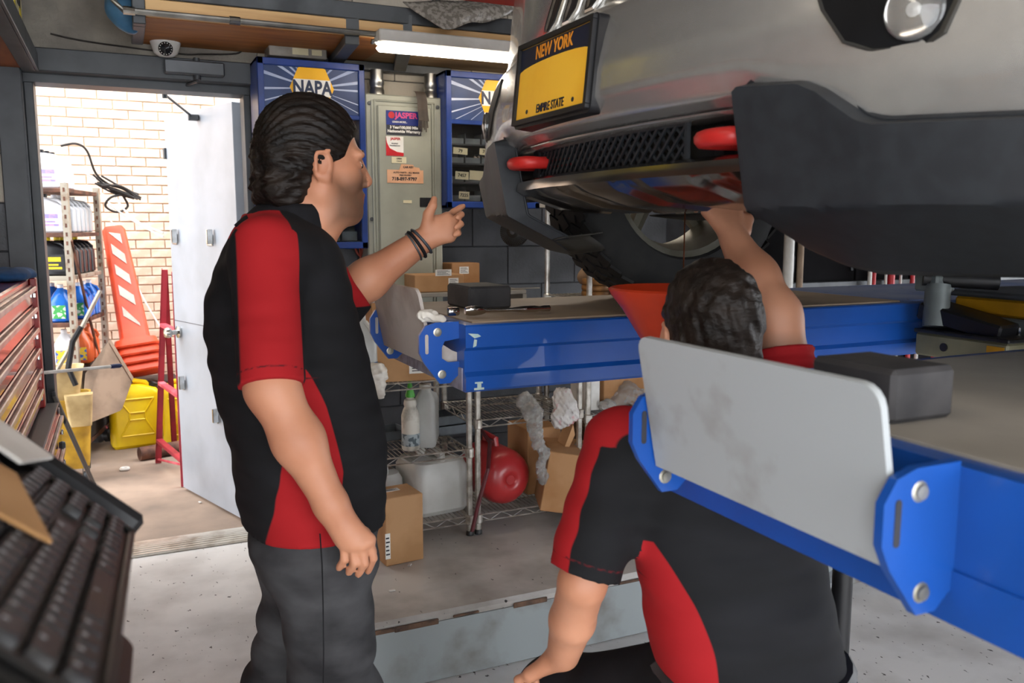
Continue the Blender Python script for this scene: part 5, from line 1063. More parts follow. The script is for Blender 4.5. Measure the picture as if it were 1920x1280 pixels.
# ================================================================ THE CAR on the lift (front towards -x)
YC, XL = 1.447, .84
m_sil = mat('silver_paint', 'bcbab7', .27, .75, col2='b8b6b3', nscale=60, coat=.4); m_clad = mat('grey_cladding', '23262a', .5, col2='1e2024', nscale=40, bump=.05, bscale=300)
m_dark = mat('dark_underbody', '1b1b1c', .6, col2='28251f', nscale=9); m_skid = mat('dark_chrome', '8d8883', .16, .95, col2='75706b', nscale=5); m_hook = mat('hook_red', 'c22a26', .4, col2='b02320', nscale=9)
m_plate = mat('plate_yellow', 'ffc53a', .35, col2='fabb30', nscale=9); m_plnavy = mat('plate_navy', '10172e', .35, col2='141c36', nscale=9); m_plor = mat('plate_orange', 'e8962a', .4, col2='df8a20', nscale=9); m_tyre = mat('tyre_rubber', '1c1c1d', .75, col2='262626', nscale=12, bump=.2, bscale=60)
m_rim = mat('rim_alloy', '9a978c', .4, .6, col2='7d796c', nscale=9); m_lamp = mat('lamp_glass', 'e8e8e8', .05, trans=.9, col2='dddddd', nscale=9)
car = thing('car', 'silver car with yellow licence plate raised on the lift', 'car', (1.7, YC, ZT+.004))
def plan(s):
    return .25*s*s
def P(s, x, z): return (x+plan(s), YC+s, z)
SW = .93
def surf(px, py, off):
    x = XL+off
    for _ in range(12): q = PX(px, py, x); x = XL+off+plan(q[1]-YC)
    return abs(q[1]-YC), q[2]
# bumper cover rows: (x offset from lip line, z)
rows = [(-.005, 1.700), (-.035, 1.715), (-.055, 1.75), (-.05, 1.80), (-.035, 1.86), (-.02, 1.905), (.02, 1.935), (.05, 1.945), (.07, 1.99), (.10, 2.10), (.15, 2.19), (.26, 2.25)]
def bump(u, v):
    s = -SW+2*SW*u; i = v*(len(rows)-1); x = np.interp(i, range(len(rows)), [r[0] for r in rows]); z = np.interp(i, range(len(rows)), [r[1] for r in rows])
    g = max(0, 1-(abs(s)/.52)**6) if z > 1.9 else 1
    z -= .10*np.interp(abs(s), [.42, .60], [0, 1])*max(0, 1-(z-1.70)/.09)
    return P(s, XL+x*(.3+.7*g) if z > 1.9 else XL+x, z)
b = MB(); b.grid(bump, 72, 44); o = b.build('bumper_cover', m_sil, car, 50); md = o.modifiers.new('thickness', 'SOLIDIFY'); md.thickness = .004
b = MB(); b.grid(lambda u, v: P(-SW+2*SW*u, XL+.0+v*.05, 1.700-v*.008), 60, 2); b.build('bumper_return', m_sil, car, solid=.003)
# lower intake recess
b = MB(); b.grid(lambda u, v: P(-.56+1.12*u, XL+[.04, .10, .10, .03][round(v*3)], [1.695, 1.69, 1.625, 1.612][round(v*3)]), 30, 3); b.build('intake_recess', m_dark, car, solid=.003)
# mesh grille: crossing bars
b = MB(); s0, s1, zz0, zz1 = PX(1275, 225, XL+.03)[1]-YC, PX(985, 277, XL+.03)[1]-YC, 1.628, 1.694
n = 24; dx_ = (s1-s0)/n
for k in range(-2, n+1):
    for dr in (1, -1):
        a = s0+k*dx_; e = a+2.4*dx_; p0_, p1_ = (a, zz0) if dr > 0 else (a, zz1), (e, zz1) if dr > 0 else (e, zz0)
        def cl(p, q):
            t0, t1 = 0., 1.
            if q[0]-p[0]:
                t0 = max(t0, (s0-p[0])/(q[0]-p[0])); t1 = min(t1, (s1-p[0])/(q[0]-p[0]))
            return None if t0 >= t1 else [(p[0]+(q[0]-p[0])*t_, p[1]+(q[1]-p[1])*t_) for t_ in (t0, t1)]
        c = cl(p0_, p1_)
        if c: b.tube([P(c[0][0], XL+.035+(.002*dr), c[0][1]), P(c[1][0], XL+.035+(.002*dr), c[1][1])], .0034, 4)
b.tube([P(s0+(s1-s0)*i/10, XL+.034, zz0) for i in range(11)], .005, 6); b.tube([P(s0+(s1-s0)*i/10, XL+.034, zz1) for i in range(11)], .005, 6)
for s in (s0, s1): b.tube([P(s, XL+.034, zz0), P(s, XL+.034, zz1)], .006, 6)
b.build('mesh_grille', m_clad, car)
for s_, w_ in ((s0-.012, -1), (s1+.012, 1)):
    b = MB(); b.prism([(0, 1.617), (.028*w_, 1.617), (.022*w_, 1.695), (0, 1.695)], -.05*w_, (XL+.08+plan(s_), YC+s_, 0), (0, 1, 0), (0, 0, 1)); b.build('grille_cheek', m_clad, car)
# tow hooks
for px, py, nm in ((965, 306, 'far'), (1335, 258, 'near')):
    q = PX(px, py, XL); s = q[1]-YC; b = MB(); hw_ = .042
    pts = [(XL+.09, s-hw_), (XL+.0, s-hw_)]+[(XL-.012-.02*math.sin(a), s-hw_*math.cos(a)) for a in np.linspace(.3, math.pi-.3, 7)]+[(XL+.0, s+hw_), (XL+.09, s+hw_)]
    b.tube([(x+plan(s), YC+y, q[2]) for x, y in pts], .0145, 10); b.m = Matrix.Identity(4); b.build('tow_hook', m_hook, car, 60)
# lip and skid plate
lip = [(.01, 1.630), (-.012, 1.622), (-.016, 1.604), (.012, 1.588), (.10, 1.562), (.21, 1.552), (.225, 1.568)]
b = MB(); s_l, s_r = -.44, .44
b.grid(lambda u, v: P(s_l+(s_r-s_l)*u-(.10*u-.05)*2*(v*.35), XL+np.interp(v*6, range(7), [r[0] for r in lip]), np.interp(v*6, range(7), [r[1] for r in lip])+(.006*(1 if int(u*12) % 3 == 1 else 0) if .35 < v < .9 else 0)), 48, 18); b.build('skid_plate', m_skid, car, 25, solid=.004)
b = MB(); b.grid(lambda u, v: P(-.62+1.24*u, XL+.44+v*.34, 1.552-.012*math.sin(v*3)), 20, 6); b.build('belly_pan', m_dark, car, solid=.004)
# corner cladding, near and far
for sg, nm in ((-1, 'near'), (1, 'far')):
    TS = [surf(px, py, -.06) for px, py in ((1374, 171), (1394, 146), (1504, 138), (1540, 154), (1614, 211), (1646, 219), (1920, 207))]
    BS = [surf(px, py, .13) for px, py in ((1378, 317), (1467, 406), (1549, 455), (1581, 495), (1630, 512), (1920, 518))]; S0 = TS[0][0]
    def clad(u, v):
        s = S0+(SW+.01-S0)*u**1.15; zt2 = np.interp(s, [p[0] for p in TS], [p[1] for p in TS]); zb2 = np.interp(s, [p[0] for p in BS], [p[1] for p in BS])
        z = zb2+(zt2-zb2)*v; zm = 1.548
        x = XL-.072+(.028 if v > .97 else 0)+(.045*(1-v)**1.0 if z > zm else .045*(1-v)+max(0, zm-z)*1.9)
        if u < .02: x += .05
        return (x+plan(s)+(.0), YC+sg*s, z)
    b = MB(); b.grid(clad, 60, 36); b.build('corner_cladding', m_clad, car, 40, solid=.006)
    b = MB(); b.grid(lambda u, v: (clad(u, 1)[0]+v*.12, clad(u, 1)[1], clad(u, 1)[2]-.004*v), 40, 2); b.build('cladding_top', m_clad, car, solid=.004)
    b = MB(); b.grid(lambda u, v: (clad(u, 0)[0]+v*.10, clad(u, 0)[1]*(1-.0*v), clad(u, 0)[2]+.01*v), 40, 4); b.build('lower_valance', m_dark, car, solid=.004)
    # fog lamp in its dark housing
    fs, fz = sg*.675, 1.80; fo = []
    for px, py in ((1520, -30), (1545, 20), (1590, 80), (1640, 97), (1735, 88), (1775, 60), (1800, 0), (1815, -60), (1700, -110), (1540, -90)): fo.append(surf(px, py, -.05))
    cs = sum(p[0] for p in fo)/10; cz = sum(p[1] for p in fo)/10
    def bx_(z): return np.interp(z, [r[1] for r in rows], [r[0] for r in rows])
    def ringp(k, dx): return [(XL+bx_(cz+(z-cz)*k)+plan(cs+(s-cs)*k)+dx, YC+sg*(cs+(s-cs)*k), cz+(z-cz)*k) for s, z in fo]
    b = MB(); b.loft([ringp(1.04, .004), ringp(1.03, -.004), ringp(.97, -.004), ringp(.90, -.001)], cap=False); b.build('fog_bezel', m_sil if False else m_dark, car)
    b = MB(); b.loft([ringp(.97, -.0036), ringp(.6, -.0034), ringp(.05, -.0032)], cap=True); b.build('fog_housing', mat('gloss_black', '08080a', .55, col2='0e0e10', nscale=9, spec=.2), car)
    ls, lz_ = surf(1722, 20, -.05); fc_ = Vector((XL+bx_(lz_)+plan(ls)-.004, YC+sg*ls, lz_)); ax_ = Vector((-1, .45*sg, 0)).normalized()
    b = MB(); b.lathe([(.036, -.01), (.036, .004), (.031, .008), (.0, .014)], 28, fc_, ax_); fl_ = b.build('fog_lens', m_lamp, car)
    b = MB(); b.lathe([(.0, -.03), (.016, -.026), (.034, .0), (.034, .003)], 24, fc_, ax_); b.build('reflector', m_chr2, fl_)
    b = MB(); b.lathe([(.011, -.02), (.011, .002), (0, .006)], 12, fc_, ax_); b.build('bulb', m_swhite, fl_)
# licence plate on a dark bracket
xp = .785
TL, TR_, BR_, BL_ = PX(975, 97, xp), PX(1104, 42, xp), PX(1104, 192, xp), PX(976, 222, xp)
yc_p = (TL[1]+BR_[1])/2; zc_p = (TL[2]+BR_[2])/2; wp, hp_ = .300, .150
lean = Vector((.10, 0, 1)).normalized(); yv = Vector((0, -1, 0))
po = Vector((xp, yc_p, zc_p)); pm = frame(po, yv, lean)   # local x = to the viewer's right, y = up, z = out
nz = yv.cross(lean)
sgn = 1 if nz.x < 0 else -1
b = MB(); b.m = pm
def slab(x0, y0, x1, y1, z0, z1, r, k=3): b.loft([[(p[0], p[1], z0*sgn) for p in rrect(x0, y0, x1, y1, r, k)], [(p[0], p[1], z1*sgn) for p in rrect(x0, y0, x1, y1, r, k)]])
slab(-wp/2-.012, -hp_/2-.014, wp/2+.014, hp_/2+.012, -.055, -.002, .012); b.build('plate_bracket', m_black, car)
b = MB(); b.m = pm
for (x0, y0, x1, y1) in ((-wp/2-.008, hp_/2-.002, wp/2+.008, hp_/2+.008), (-wp/2-.008, -hp_/2-.008, wp/2+.008, -hp_/2+.002), (-wp/2-.008, -hp_/2, -wp/2+.002, hp_/2), (wp/2-.002, -hp_/2, wp/2+.008, hp_/2)): slab(x0, y0, x1, y1, -.002, .007, .002, 1)
b.build('plate_frame', m_black, car)
b = MB(); b.m = pm; slab(-wp/2, -hp_/2, wp/2, hp_/2, -.002, .001, .008); pl = b.build('licence_plate', m_plate, car)
pl['label'] = 'yellow and navy licence plate'
b = MB(); b.m = pm; pts = [(-wp/2+.003, hp_/2-.003), (wp/2-.003, hp_/2-.003), (wp/2-.003, hp_/2-.050)]+[(wp/2*.98*math.cos(a), hp_/2-.050+.012*math.sin(a)) for a in np.linspace(.2, math.pi-.2, 9)]+[(-wp/2+.003, hp_/2-.050)]
b.loft([[(p[0], p[1], .001*sgn) for p in pts], [(p[0], p[1], .0016*sgn) for p in pts]]); b.build('navy_band', m_plnavy, pl)
def on_plate(x, y, z=.0018): return pm @ Vector((x, y, z*sgn))
text('NEW YORK', .036, m_plor, pl, on_plate(.0, hp_/2-.021), yv, lean, .0006, sx=.82); text('EMPIRE STATE', .024, m_plnavy, pl, on_plate(.005, -hp_/2+.016), yv, lean, .0002, sx=.78)
b = MB(); b.m = pm
for x in (-.098, .098): b.loft([[(x+.0045*math.cos(a), -hp_/2+.016+.0045*math.sin(a), z*sgn) for a in np.linspace(0, 6.28, 10, endpoint=False)] for z in (.001, .002)])
b.build('bolt_hole', m_ink, pl)
# grille: seven tall slots in the nose
for k in range(7):
    s = (k-3)*.118; 
    def slot_pt(u, v, d):
        ss = s+(-.036+.072*u)*(1-.25*(1-v)); z = 1.955+v*.235; i = np.interp(z, [r[1] for r in rows], range(len(rows))); x = np.interp(i, range(len(rows)), [r[0] for r in rows]); g = max(0, 1-(abs(ss)/.52)**6)
        return P(ss, XL+x*(.3+.7*g)+d, z)
    edge = [(0, .08), (.2, 0), (.8, 0), (1, .08), (1, .92), (.8, 1), (.2, 1), (0, .92)]
    b = MB(); b.tube([slot_pt(u, v, -.006) for u, v in edge], .007, 8, closed=True); sr = b.build('slot_surround', m_chrome, car)
    b = MB(); b.loft([[slot_pt(u, v, -.0055) for u, v in edge], [slot_pt(.5+(u-.5)*.3, .5+(v-.5)*.3, -.0045) for u, v in edge]]); b.build('slot_mesh', m_dark, sr)
# simple body behind: hood, sides, cabin
b = MB(); W_ = .92
def ring(x, w, zb0, zt0, r=.1): return [(x, YC+y, z) for y, z in rrect(-w, zb0, w, zt0, r, 4)]
b.loft([ring(1.08, .86, 1.74, 2.22, .07), ring(1.16, .90, 1.82, 2.25, .08), ring(1.54, .92, 2.06, 2.31, .08), ring(1.95, .92, 1.75, 2.34, .08), ring(2.05, .92, 1.58, 2.35, .08), ring(2.4, .92, 1.56, 2.38, .08), ring(4.0, .92, 1.56, 2.40, .08), ring(4.08, .92, 1.75, 2.4, .08), ring(4.35, .92, 2.0, 2.4, .08), ring(4.7, .92, 1.75, 2.4, .08), ring(5.1, .88, 1.7, 2.38, .1)]); b.build('body_shell', m_sil, car, 40)
b = MB(); b.loft([ring(2.35, .80, 2.36, 2.42, .03), ring(2.95, .68, 2.36, 2.98, .1), ring(4.8, .66, 2.36, 2.98, .1), ring(5.08, .76, 2.36, 2.45, .04)]); b.build('cabin', mat('tinted_glass', '16191c', .08, col2='1c2024', nscale=4), car, 40)
b = MB(); b.loft([ring(2.98, .67, 2.97, 3.02, .02), ring(4.8, .65, 2.97, 3.02, .02)]); b.build('roof', m_sil, car)
b = MB(); b.box(1.34, YC-.55, 1.66, 4.9, YC+.55, 1.74); b.box(1.34, YC-.5, 1.60, 1.5, YC+.5, 1.66); b.tube([(1.75, YC-.7, 1.68), (1.75, YC+.7, 1.68)], .03, 8); b.build('underbody', m_dark, car)
# wheels
RW = .372; XW = 1.545
def wheel(x, s):
    out = 1 if s > 0 else -1; c = (x, YC+s, ZT+.0125+RW); ax_ = (0, out, 0)
    b = MB(); w = .118; b.lathe([(RW-.125, -w*.85), (RW-.115, -w*.97), (RW-.06, -w*1.04), (RW-.02, -w*.97), (RW-.002, -w*.82), (RW, -w*.5), (RW, w*.5), (RW-.002, w*.82), (RW-.02, w*.97), (RW-.06, w*1.04), (RW-.115, w*.97), (RW-.125, w*.85), (RW-.125, -w*.85)], 56, c, ax_, cap=False); ty = b.build('tyre', m_tyre, car)
    b = MB()
    for k in range(46):
        a = 2*math.pi*k/46; 
        for off, sk in ((-.085, .5), (-.03, -.4), (.03, .4), (.085, -.5)):
            m_ = Matrix.Translation(c) @ rotm(0, a+(.07 if off > 0 else 0), 0) @ Matrix.Translation((0, off, RW)) @ rotm(0, 0, sk); b.m = m_; b.box(-.019, -.024, -.004, .019, .024, .0045)
    b.build('tread_blocks', m_tyre, ty)['kind'] = 'stuff'
    b = MB(); r_ = RW-.118; b.lathe([(r_, -w*.9), (r_+.01, -w*.95), (r_+.01, -w*.88), (r_-.012, -w*.8), (r_-.03, -w*.3), (r_-.03, w*.55), (r_-.005, w*.85), (r_+.01, w*.93), (r_-.002, w*.93), (r_-.04, w*.5), (r_-.04, -w*.3), (r_-.022, -w*.82), (r_, -w*.9)], 48, c, ax_, cap=False); rm = b.build('rim', m_rim, car)
    b = MB()
    for k in range(5):
        a = 2*math.pi*k/5+.5; d1 = Vector((math.cos(a), 0, math.sin(a))); cc = Vector(c)+Vector((0, out*w*.55, 0)); b.tube([cc+d1*.04, cc+d1*(r_-.03)], [.032, .024], 8)
    b.lathe([(.065, -.02), (.065, .02), (.0, .03)], 20, Vector(c)+Vector((0, out*w*.5, 0)), ax_); b.build('spokes', m_rim, rm)
    b = MB(); b.lathe([(.0, -.0), (.12, -.0), (.12, .02), (.07, .02), (.05, .06)], 24, c, ax_); b.build('brake_disc', mat('brake_steel', '6b625a', .45, .6, col2='4d3c2f', nscale=9), rm)
for x in (XW, 4.32):
    for s in (-.78, .78): wheel(x, s)
# inner fender liner in front of the far wheel
for sg in (-1, 1):
    b = MB(); cxw, czw = XW, ZT+RW+.0045
    b.grid(lambda u, v: (cxw+.45*math.cos(math.pi*(1.06-1.06*u)), YC+sg*(.62+.27*v), czw+.43*math.sin(math.pi*(1.06-1.06*u))), 24, 4); b.build('fender_liner', mat('liner_grey', '3a3a3c', .7, col2='4a4845', nscale=6), car, solid=.005)
# ================================================================ THE TWO MEN
A3 = lambda *v: np.array(v, float)
def nrm(v): v = np.array(v, float); return v/np.linalg.norm(v)
UPZ = A3(0, 0, 1)
def skin_mat(name, base, dark):
    return mat(name, base, .48, col2=dark, nscale=7, ndet=5, lo=.4, hi=.75, sub=.06, bump=.08, bscale=160, spec=.4)
def cloth(name, col, col2):
    m = mat(name, col, .85, col2=col2, nscale=9, lo=.4, hi=.7, bump=.8, bscale=7, bdist=.035, bdet=.8, spec=.25, stretch=(.7, .7, 2.0))
    return m
m_skinA = skin_mat('skin_a', 'b98265', 'a36b50'); m_skinB = skin_mat('skin_b', 'b98367', '9f6a4f')
attr_mat(m_skinA, 'beard', '6f4f3d', soft=.03); attr_mat(m_skinA, 'lips', 'a8604f', soft=.004); attr_mat(m_skinB, 'beard', '7d6152', soft=.02)
m_shirt = cloth('polo_black', '121214', '17171a'); attr_mat(m_shirt, 'panel', '92161b', soft=.0012); attr_mat(m_shirt, 'seam', '4d1116', soft=.001)
m_jean = mat('grey_denim', '454547', .9, col2='232224', nscale=6, ndet=9, lo=.35, hi=.65, bump=.9, bscale=8, bdist=.035, bdet=1.2, spec=.25, stretch=(.8, .8, 1.5))
m_pant = mat('dark_work_trousers', '1c1c1f', .85, col2='131315', nscale=6, bump=.4, bscale=12, bdist=.01, spec=.2)
m_shoe = mat('black_leather', '18171a', .5, col2='222126', nscale=12)
def hairm(name, c1, c2):
    m = mat(name, c1, .5, col2=c2, nscale=30, ndet=3, lo=.35, hi=.7, bump=.9, bscale=90, bdist=.005, spec=.25, stretch=(.35, 1, 1)); return m
m_hairA = hairm('hair_black', '0c0908', '1f1712'); m_hairB = hairm('hair_dark_brown', '15100d', '271f1a')
def head(sf, c, f, l, sc=1., ears=(1, -1), chin=1.):
    """sculpt a head into the body solid; c centre, f forward, l left"""
    f = nrm(f); l = nrm(l); u = np.cross(f, l); R = np.stack([f, l, u]); q = lambda x, y, z: c+sc*(f*x+l*y+u*z); e = lambda p, r, k=.02, op='add': sf.ell(q(*p), sc*np.array(r), R, k, op)
    e((-.012, 0, .040), (.100, .077, .092)); e((.026, 0, -.022), (.082, .066, .090), .03)
    sf.cone(q(.045, 0, -.086), q(.082, 0, -.100), .042*sc, .031*sc, .03)            # jaw to chin
    for s in (1, -1):
        sf.cone(q(.0, s*.050, -.060), q(.058, s*.028, -.098), .030*sc, .025*sc, .025)  # jaw line
        e((.062, s*.040, -.030), (.028, .022, .026), .02)                           # cheek
        e((.084, s*.032, .022), (.018, .026, .012), .015)                           # brow
        e((.103, s*.034, .000), (.020, .019, .013), .012, 'cut')                   # eye socket
        e((.083, s*.033, -.001), (.014, .015, .0125), .004)                         # lids over the eye
        e((.114, s*.012, -.038), (.010, .009, .008), .006)                          # nostril wing
    sf.cone(q(.100, 0, .014), q(.120, 0, -.028), .010*sc, .0125*sc, .012); e((.121, 0, -.031), (.013, .012, .011), .008)
    e((.103, 0, -.062), (.012, .024, .007), .006); e((.100, 0, -.077), (.012, .021, .008), .006); e((.113, 0, -.0692), (.012, .022, .002), .003, 'cut'); e((.088, 0, -.068), (.016, .03, .024), .02)
    for s in ears:
        e((-.006, s*.079, -.010), (.024, .011, .034), .006); e((-.012, s*.087, -.006), (.016, .006, .024), .005, 'cut'); sf.cone(q(-.020, s*.086, .015), q(.006, s*.083, .022), .0045*sc, .0045*sc, .004); sf.cone(q(-.024, s*.087, .012), q(-.022, s*.085, -.02), .0042*sc, .004*sc, .004); e((.004, s*.080, -.036), (.009, .007, .011), .006)
    return q, R
def hand(sf, wrist, rw, fingers, thumb, k=.008, palm=.0135):
    """fingers: list of joint lists [knuckle, mid, tip]; thumb joint list rooted in the side of the palm"""
    for fg in fingers:
        sf.cone(wrist, fg[0], rw*.62, palm, .012)
    for i in range(len(fingers)-1): sf.cone(fingers[i][0], fingers[i+1][0], palm*.95, palm*.95, .008)
    for fg in fingers:
        r = [.0100, .0090, .0082, .0070][:len(fg)]; sf.chain(fg, r, .003)
    sf.chain(thumb, [.016, .0125, .0105, .0085][:len(thumb)], .006)
def part(sf, name, mt, parent, attrs=None, smooth=1): return obj(name, sf.mesh(name, mt, attrs, smooth), parent)
def tubes(name, pts, r, mt, parent, n=8, closed=False):
    b = MB(); b.tube(pts, r, n, closed=closed); return b.build(name, mt, parent)
def ringpts(c, ax, r, n=20, sx=1.):
    ax = nrm(ax); u = nrm(np.cross(ax, A3(.3, .2, .9))); w = np.cross(ax, u); return [tuple(c+r*(u*math.cos(a)*sx+w*math.sin(a))) for a in np.linspace(0, 2*math.pi, n, endpoint=False)]
def folds(seed, amp, f, sl=(1, 1, 3)):
    r = np.random.RandomState(seed); K = r.normal(size=(6, 3))*f*np.array(sl); ph = r.uniform(0, 6.28, 6)
    return lambda X, Y, Z: (amp*sum(np.sin(K[i, 0]*X+K[i, 1]*Y+K[i, 2]*Z+ph[i]) for i in range(6))/6).astype(np.float32)

# ---------------------------------------------------------------- standing man
fA = nrm((.995, .1, 0)); lA = A3(-fA[1], fA[0], 0); DA = 1.95
SR, ER, WR = PD(496, 474, 1.795), PD(510, 728, 1.715), PD(621, 946, 1.735)
SL, EL, WL = PD(566, 470, 2.12), PD(622, 572, 2.08), PD(789, 453, 2.12)
hipR, hipL = PD(606, 1052, 1.89), PD(588, 1052, 2.04); kneeR, kneeL = PD(628, 1330, 1.90), PD(538, 1280, 2.10)
footR = PD(600, 1640, 1.96); footR[2] = .09; footL = PD(405, 1470, 2.24); footL[2] = .10
man = thing('person', 'standing man in red and black polo shirt pointing with outstretched hand', 'person', (footR[0], footR[1], 0))
R2 = (fA, lA)
rowsA = []
for py, x0, x1, b_ in ((402, 470, 572, .085), (422, 446, 598, .130), (450, 428, 624, .160), (500, 408, 645, .172), (560, 393, 660, .178), (620, 394, 671, .178), (680, 403, 688, .180), (750, 417, 702, .182), (850, 440, 721, .186), (930, 453, 719, .186), (985, 462, 713, .184)):
    c_ = PD((x0+x1)/2, py, DA); w_ = (x1-x0)*DA/1600/2; a_ = math.sqrt(max((w_**2-(.28*b_)**2), .004))/.957; rowsA.append((c_, a_, b_))
hcA = PD(588, 306, 1.95); hfA = nrm((.994, .11, -.04)); hlA = nrm((-.11, .994, 0))
lo = np.minimum.reduce([SR, WR, footL, footR, hcA, PD(640, 1080, 1.75), PD(390, 560, 1.9)])-.16; hi = np.maximum.reduce([SL, WL, hcA, PD(880, 380, 2.15), kneeL])+.14
lo[2] = 0; hi[2] = 1.9
sf = Soft(lo, hi, .0045)
sf.stack([(c, a*.8, b*.82) for c, a, b in rowsA], R2, .03)                    # trunk under the shirt
for h_, k_, f_ in ((hipR, kneeR, footR), (hipL, kneeL, footL)): sf.chain([h_, k_, f_], [.085, .058, .040], .04); sf.cone(f_, f_+fA*.12-UPZ*.045, .038, .03, .03)
sf.chain([SR, ER], [.060, .050], .03); sf.chain([ER, ER*.55+WR*.45, WR], [.050, .049, .0325], .03)
sf.chain([SL, EL], [.060, .050], .03); sf.chain([EL, EL*.6+WL*.4, WL], [.050, .047, .0325], .03)
nb, nt_ = PD(545, 430, 1.955), PD(575, 345, 1.955); sf.cone(nb, nt_, .074, .068, .03); sf.cone(PD(585, 440, 1.95), PD(622, 388, 1.955), .052, .050, .04)
qA, RA = head(sf, hcA, hfA, hlA, 1.06)
dh = 1.745
sf.cone(WR, PD(650, 1000, dh), .034, .030, .02)
hand(sf, WR, .034, [[PD(692, 1012, dh), PD(700, 1046, dh+.01), PD(690, 1070, dh+.035)], [PD(677, 1020, dh-.008), PD(684, 1056, dh-.004), PD(672, 1076, dh+.02)], [PD(661, 1021, dh-.010), PD(665, 1056, dh-.008), PD(654, 1073, dh+.015)], [PD(645, 1015, dh-.006), PD(646, 1048, dh-.004), PD(636, 1064, dh+.015)]],
     [PD(652, 978, dh+.02), PD(684, 1000, dh+.045), PD(697, 1034, dh+.055), PD(690, 1058, dh+.055)])
dl_ = 2.12
sf.ell(PD(818, 428, dl_), (.034, .022, .034), k=.02)
hand(sf, WL, .034, [[PD(838, 408, dl_), PD(851, 397, dl_+.02), PD(862, 390, dl_+.03), PD(869, 386, dl_+.035)], [PD(846, 418, dl_-.004), PD(861, 405, dl_-.012), PD(865, 402, dl_-.035), PD(858, 408, dl_-.05)], [PD(848, 431, dl_-.006), PD(862, 420, dl_-.018), PD(864, 420, dl_-.042), PD(855, 426, dl_-.052)], [PD(844, 444, dl_-.006), PD(858, 436, dl_-.018), PD(859, 437, dl_-.038), PD(852, 440, dl_-.046)]],
     [PD(800, 425, dl_-.015), PD(803, 402, dl_-.028), PD(811, 386, dl_-.03), PD(814, 373, dl_-.026)])
def loc_(V, c, R, sc=1.06): d = (V-c)/sc; return d@R[0], d@R[1], d@R[2]
def beardA(V):
    x, y, z = loc_(V, hcA, RA); d = np.minimum(np.minimum(-.030-z+.35*np.maximum(x-.05, 0), z+.135), x-.012)
    d = np.where(x > .118, -.03, d); return d*1.6-.008
def lipsA(V):
    x, y, z = loc_(V, hcA, RA); return .010-np.sqrt(((z+.069)/1.2)**2+((x-.11)/1.3)**2+(y/2.4)**2)*1.0
part(sf, 'body', m_skinA, man, {'beard': beardA, 'lips': lipsA})
for s in (1, -1):
    b = MB(); b.lathe([(0, -.012), (.008, -.009), (.0115, 0), (.008, .009), (0, .012)], 12, qA(.0865, s*.034, -.001)); e_ = b.build('eye', mat('eye_white', 'cfc8c0', .2, col2='c2bab2', nscale=9), man)
    b = MB(); b.lathe([(.005, 0), (.0045, .002), (0, .0025)], 10, qA(.0965, s*.034, -.001), hfA); b.build('iris', mat('eye_dark', '24170f', .2, col2='1a100a', nscale=9), e_)
    b = MB(); b.tube([qA(.1005-.012*abs(t_-.3), s*(.014+.036*t_), .025+.005*math.sin(t_*2.6)) for t_ in np.linspace(0, 1, 7)], [.0025, .004, .0045, .0045, .004, .003, .0015], 6); b.build('eyebrow', m_hairA, man)
# hair
sf = Soft(hcA-.19, hcA+.19, .004); e = lambda p, r, k=.02, op='add': sf.ell(qA(*p), 1.06*np.array(r), RA, k, op)
e((-.014, 0, .042), (.112, .088, .104)); e((-.058, 0, -.012), (.072, .084, .085), .03); e((-.075, 0, -.065), (.05, .07, .045), .03)
sl, X, Y, Z = sf.block(sf.lo, sf.lo+sf.h*sf.n); X = X-hcA[0]; Y = Y-hcA[1]; Z = Z-hcA[2]; lx = (X*RA[0, 0]+Y*RA[0, 1]+Z*RA[0, 2])/1.06; ly = (X*RA[1, 0]+Y*RA[1, 1]+Z*RA[1, 2])/1.06; lz = (X*RA[2, 0]+Y*RA[2, 1]+Z*RA[2, 2])/1.06
cut = np.where(lz > -.012, lx-(.040+.38*np.clip(lz, 0, .1)+.03*np.clip(1-np.abs(ly)/.07, 0, 1)*np.clip(lz/.06, 0, 1)-.03*np.clip((.012-lz)/.02, 0, 1)), lx+.022-.1*lz)
ang = np.arctan2(ly, lz-.0); strand = .0022*np.sin(ang*38+6*np.sin(lx*25))+.0012*np.sin(ang*83+lx*60)
curl = np.clip((-lx-.02)/.05, 0, 1)*np.clip((.05-lz)/.08, 0, 1)
sf.d = np.maximum(sf.d+strand.astype(np.float32)*(1-.5*curl)+curl*(.006*np.sin(lx*120+4*np.sin(lz*60))*np.sin(lz*105+ly*50)+.003*np.sin(ly*150)), cut*.7).astype(np.float32)
part(sf, 'hair', m_hairA, man)
# shirt
sf = Soft(np.minimum(lo, SR-.25), np.maximum(SL, PD(730, 850, 1.95))+.22, .0065); sf.stack([(c, a, b) for c, a, b in rowsA], R2, .03)
eR = SR+(ER-SR)*.985; axR = nrm(ER-SR); sv = Soft(sf.lo, sf.lo+.01, sf.h); sv.n = sf.n; sv.d = np.full(sf.n, .2, np.float32); sv.cone(SR+A3(0, 0, .005), ER+axR*.03, .072, .0665, .02)
axL = nrm(EL-SL); eL = PD(664, 532, 2.09); sv.chain([SL, EL, EL*.62+WL*.38], [.072, .070, .058], .03)
sf.wob(folds(4, .007, 17, (1, 1, 1.1))); sf.wob(folds(5, .0045, 32, (1, 1, 1.6)))
zh = rowsA[-1][0][2]
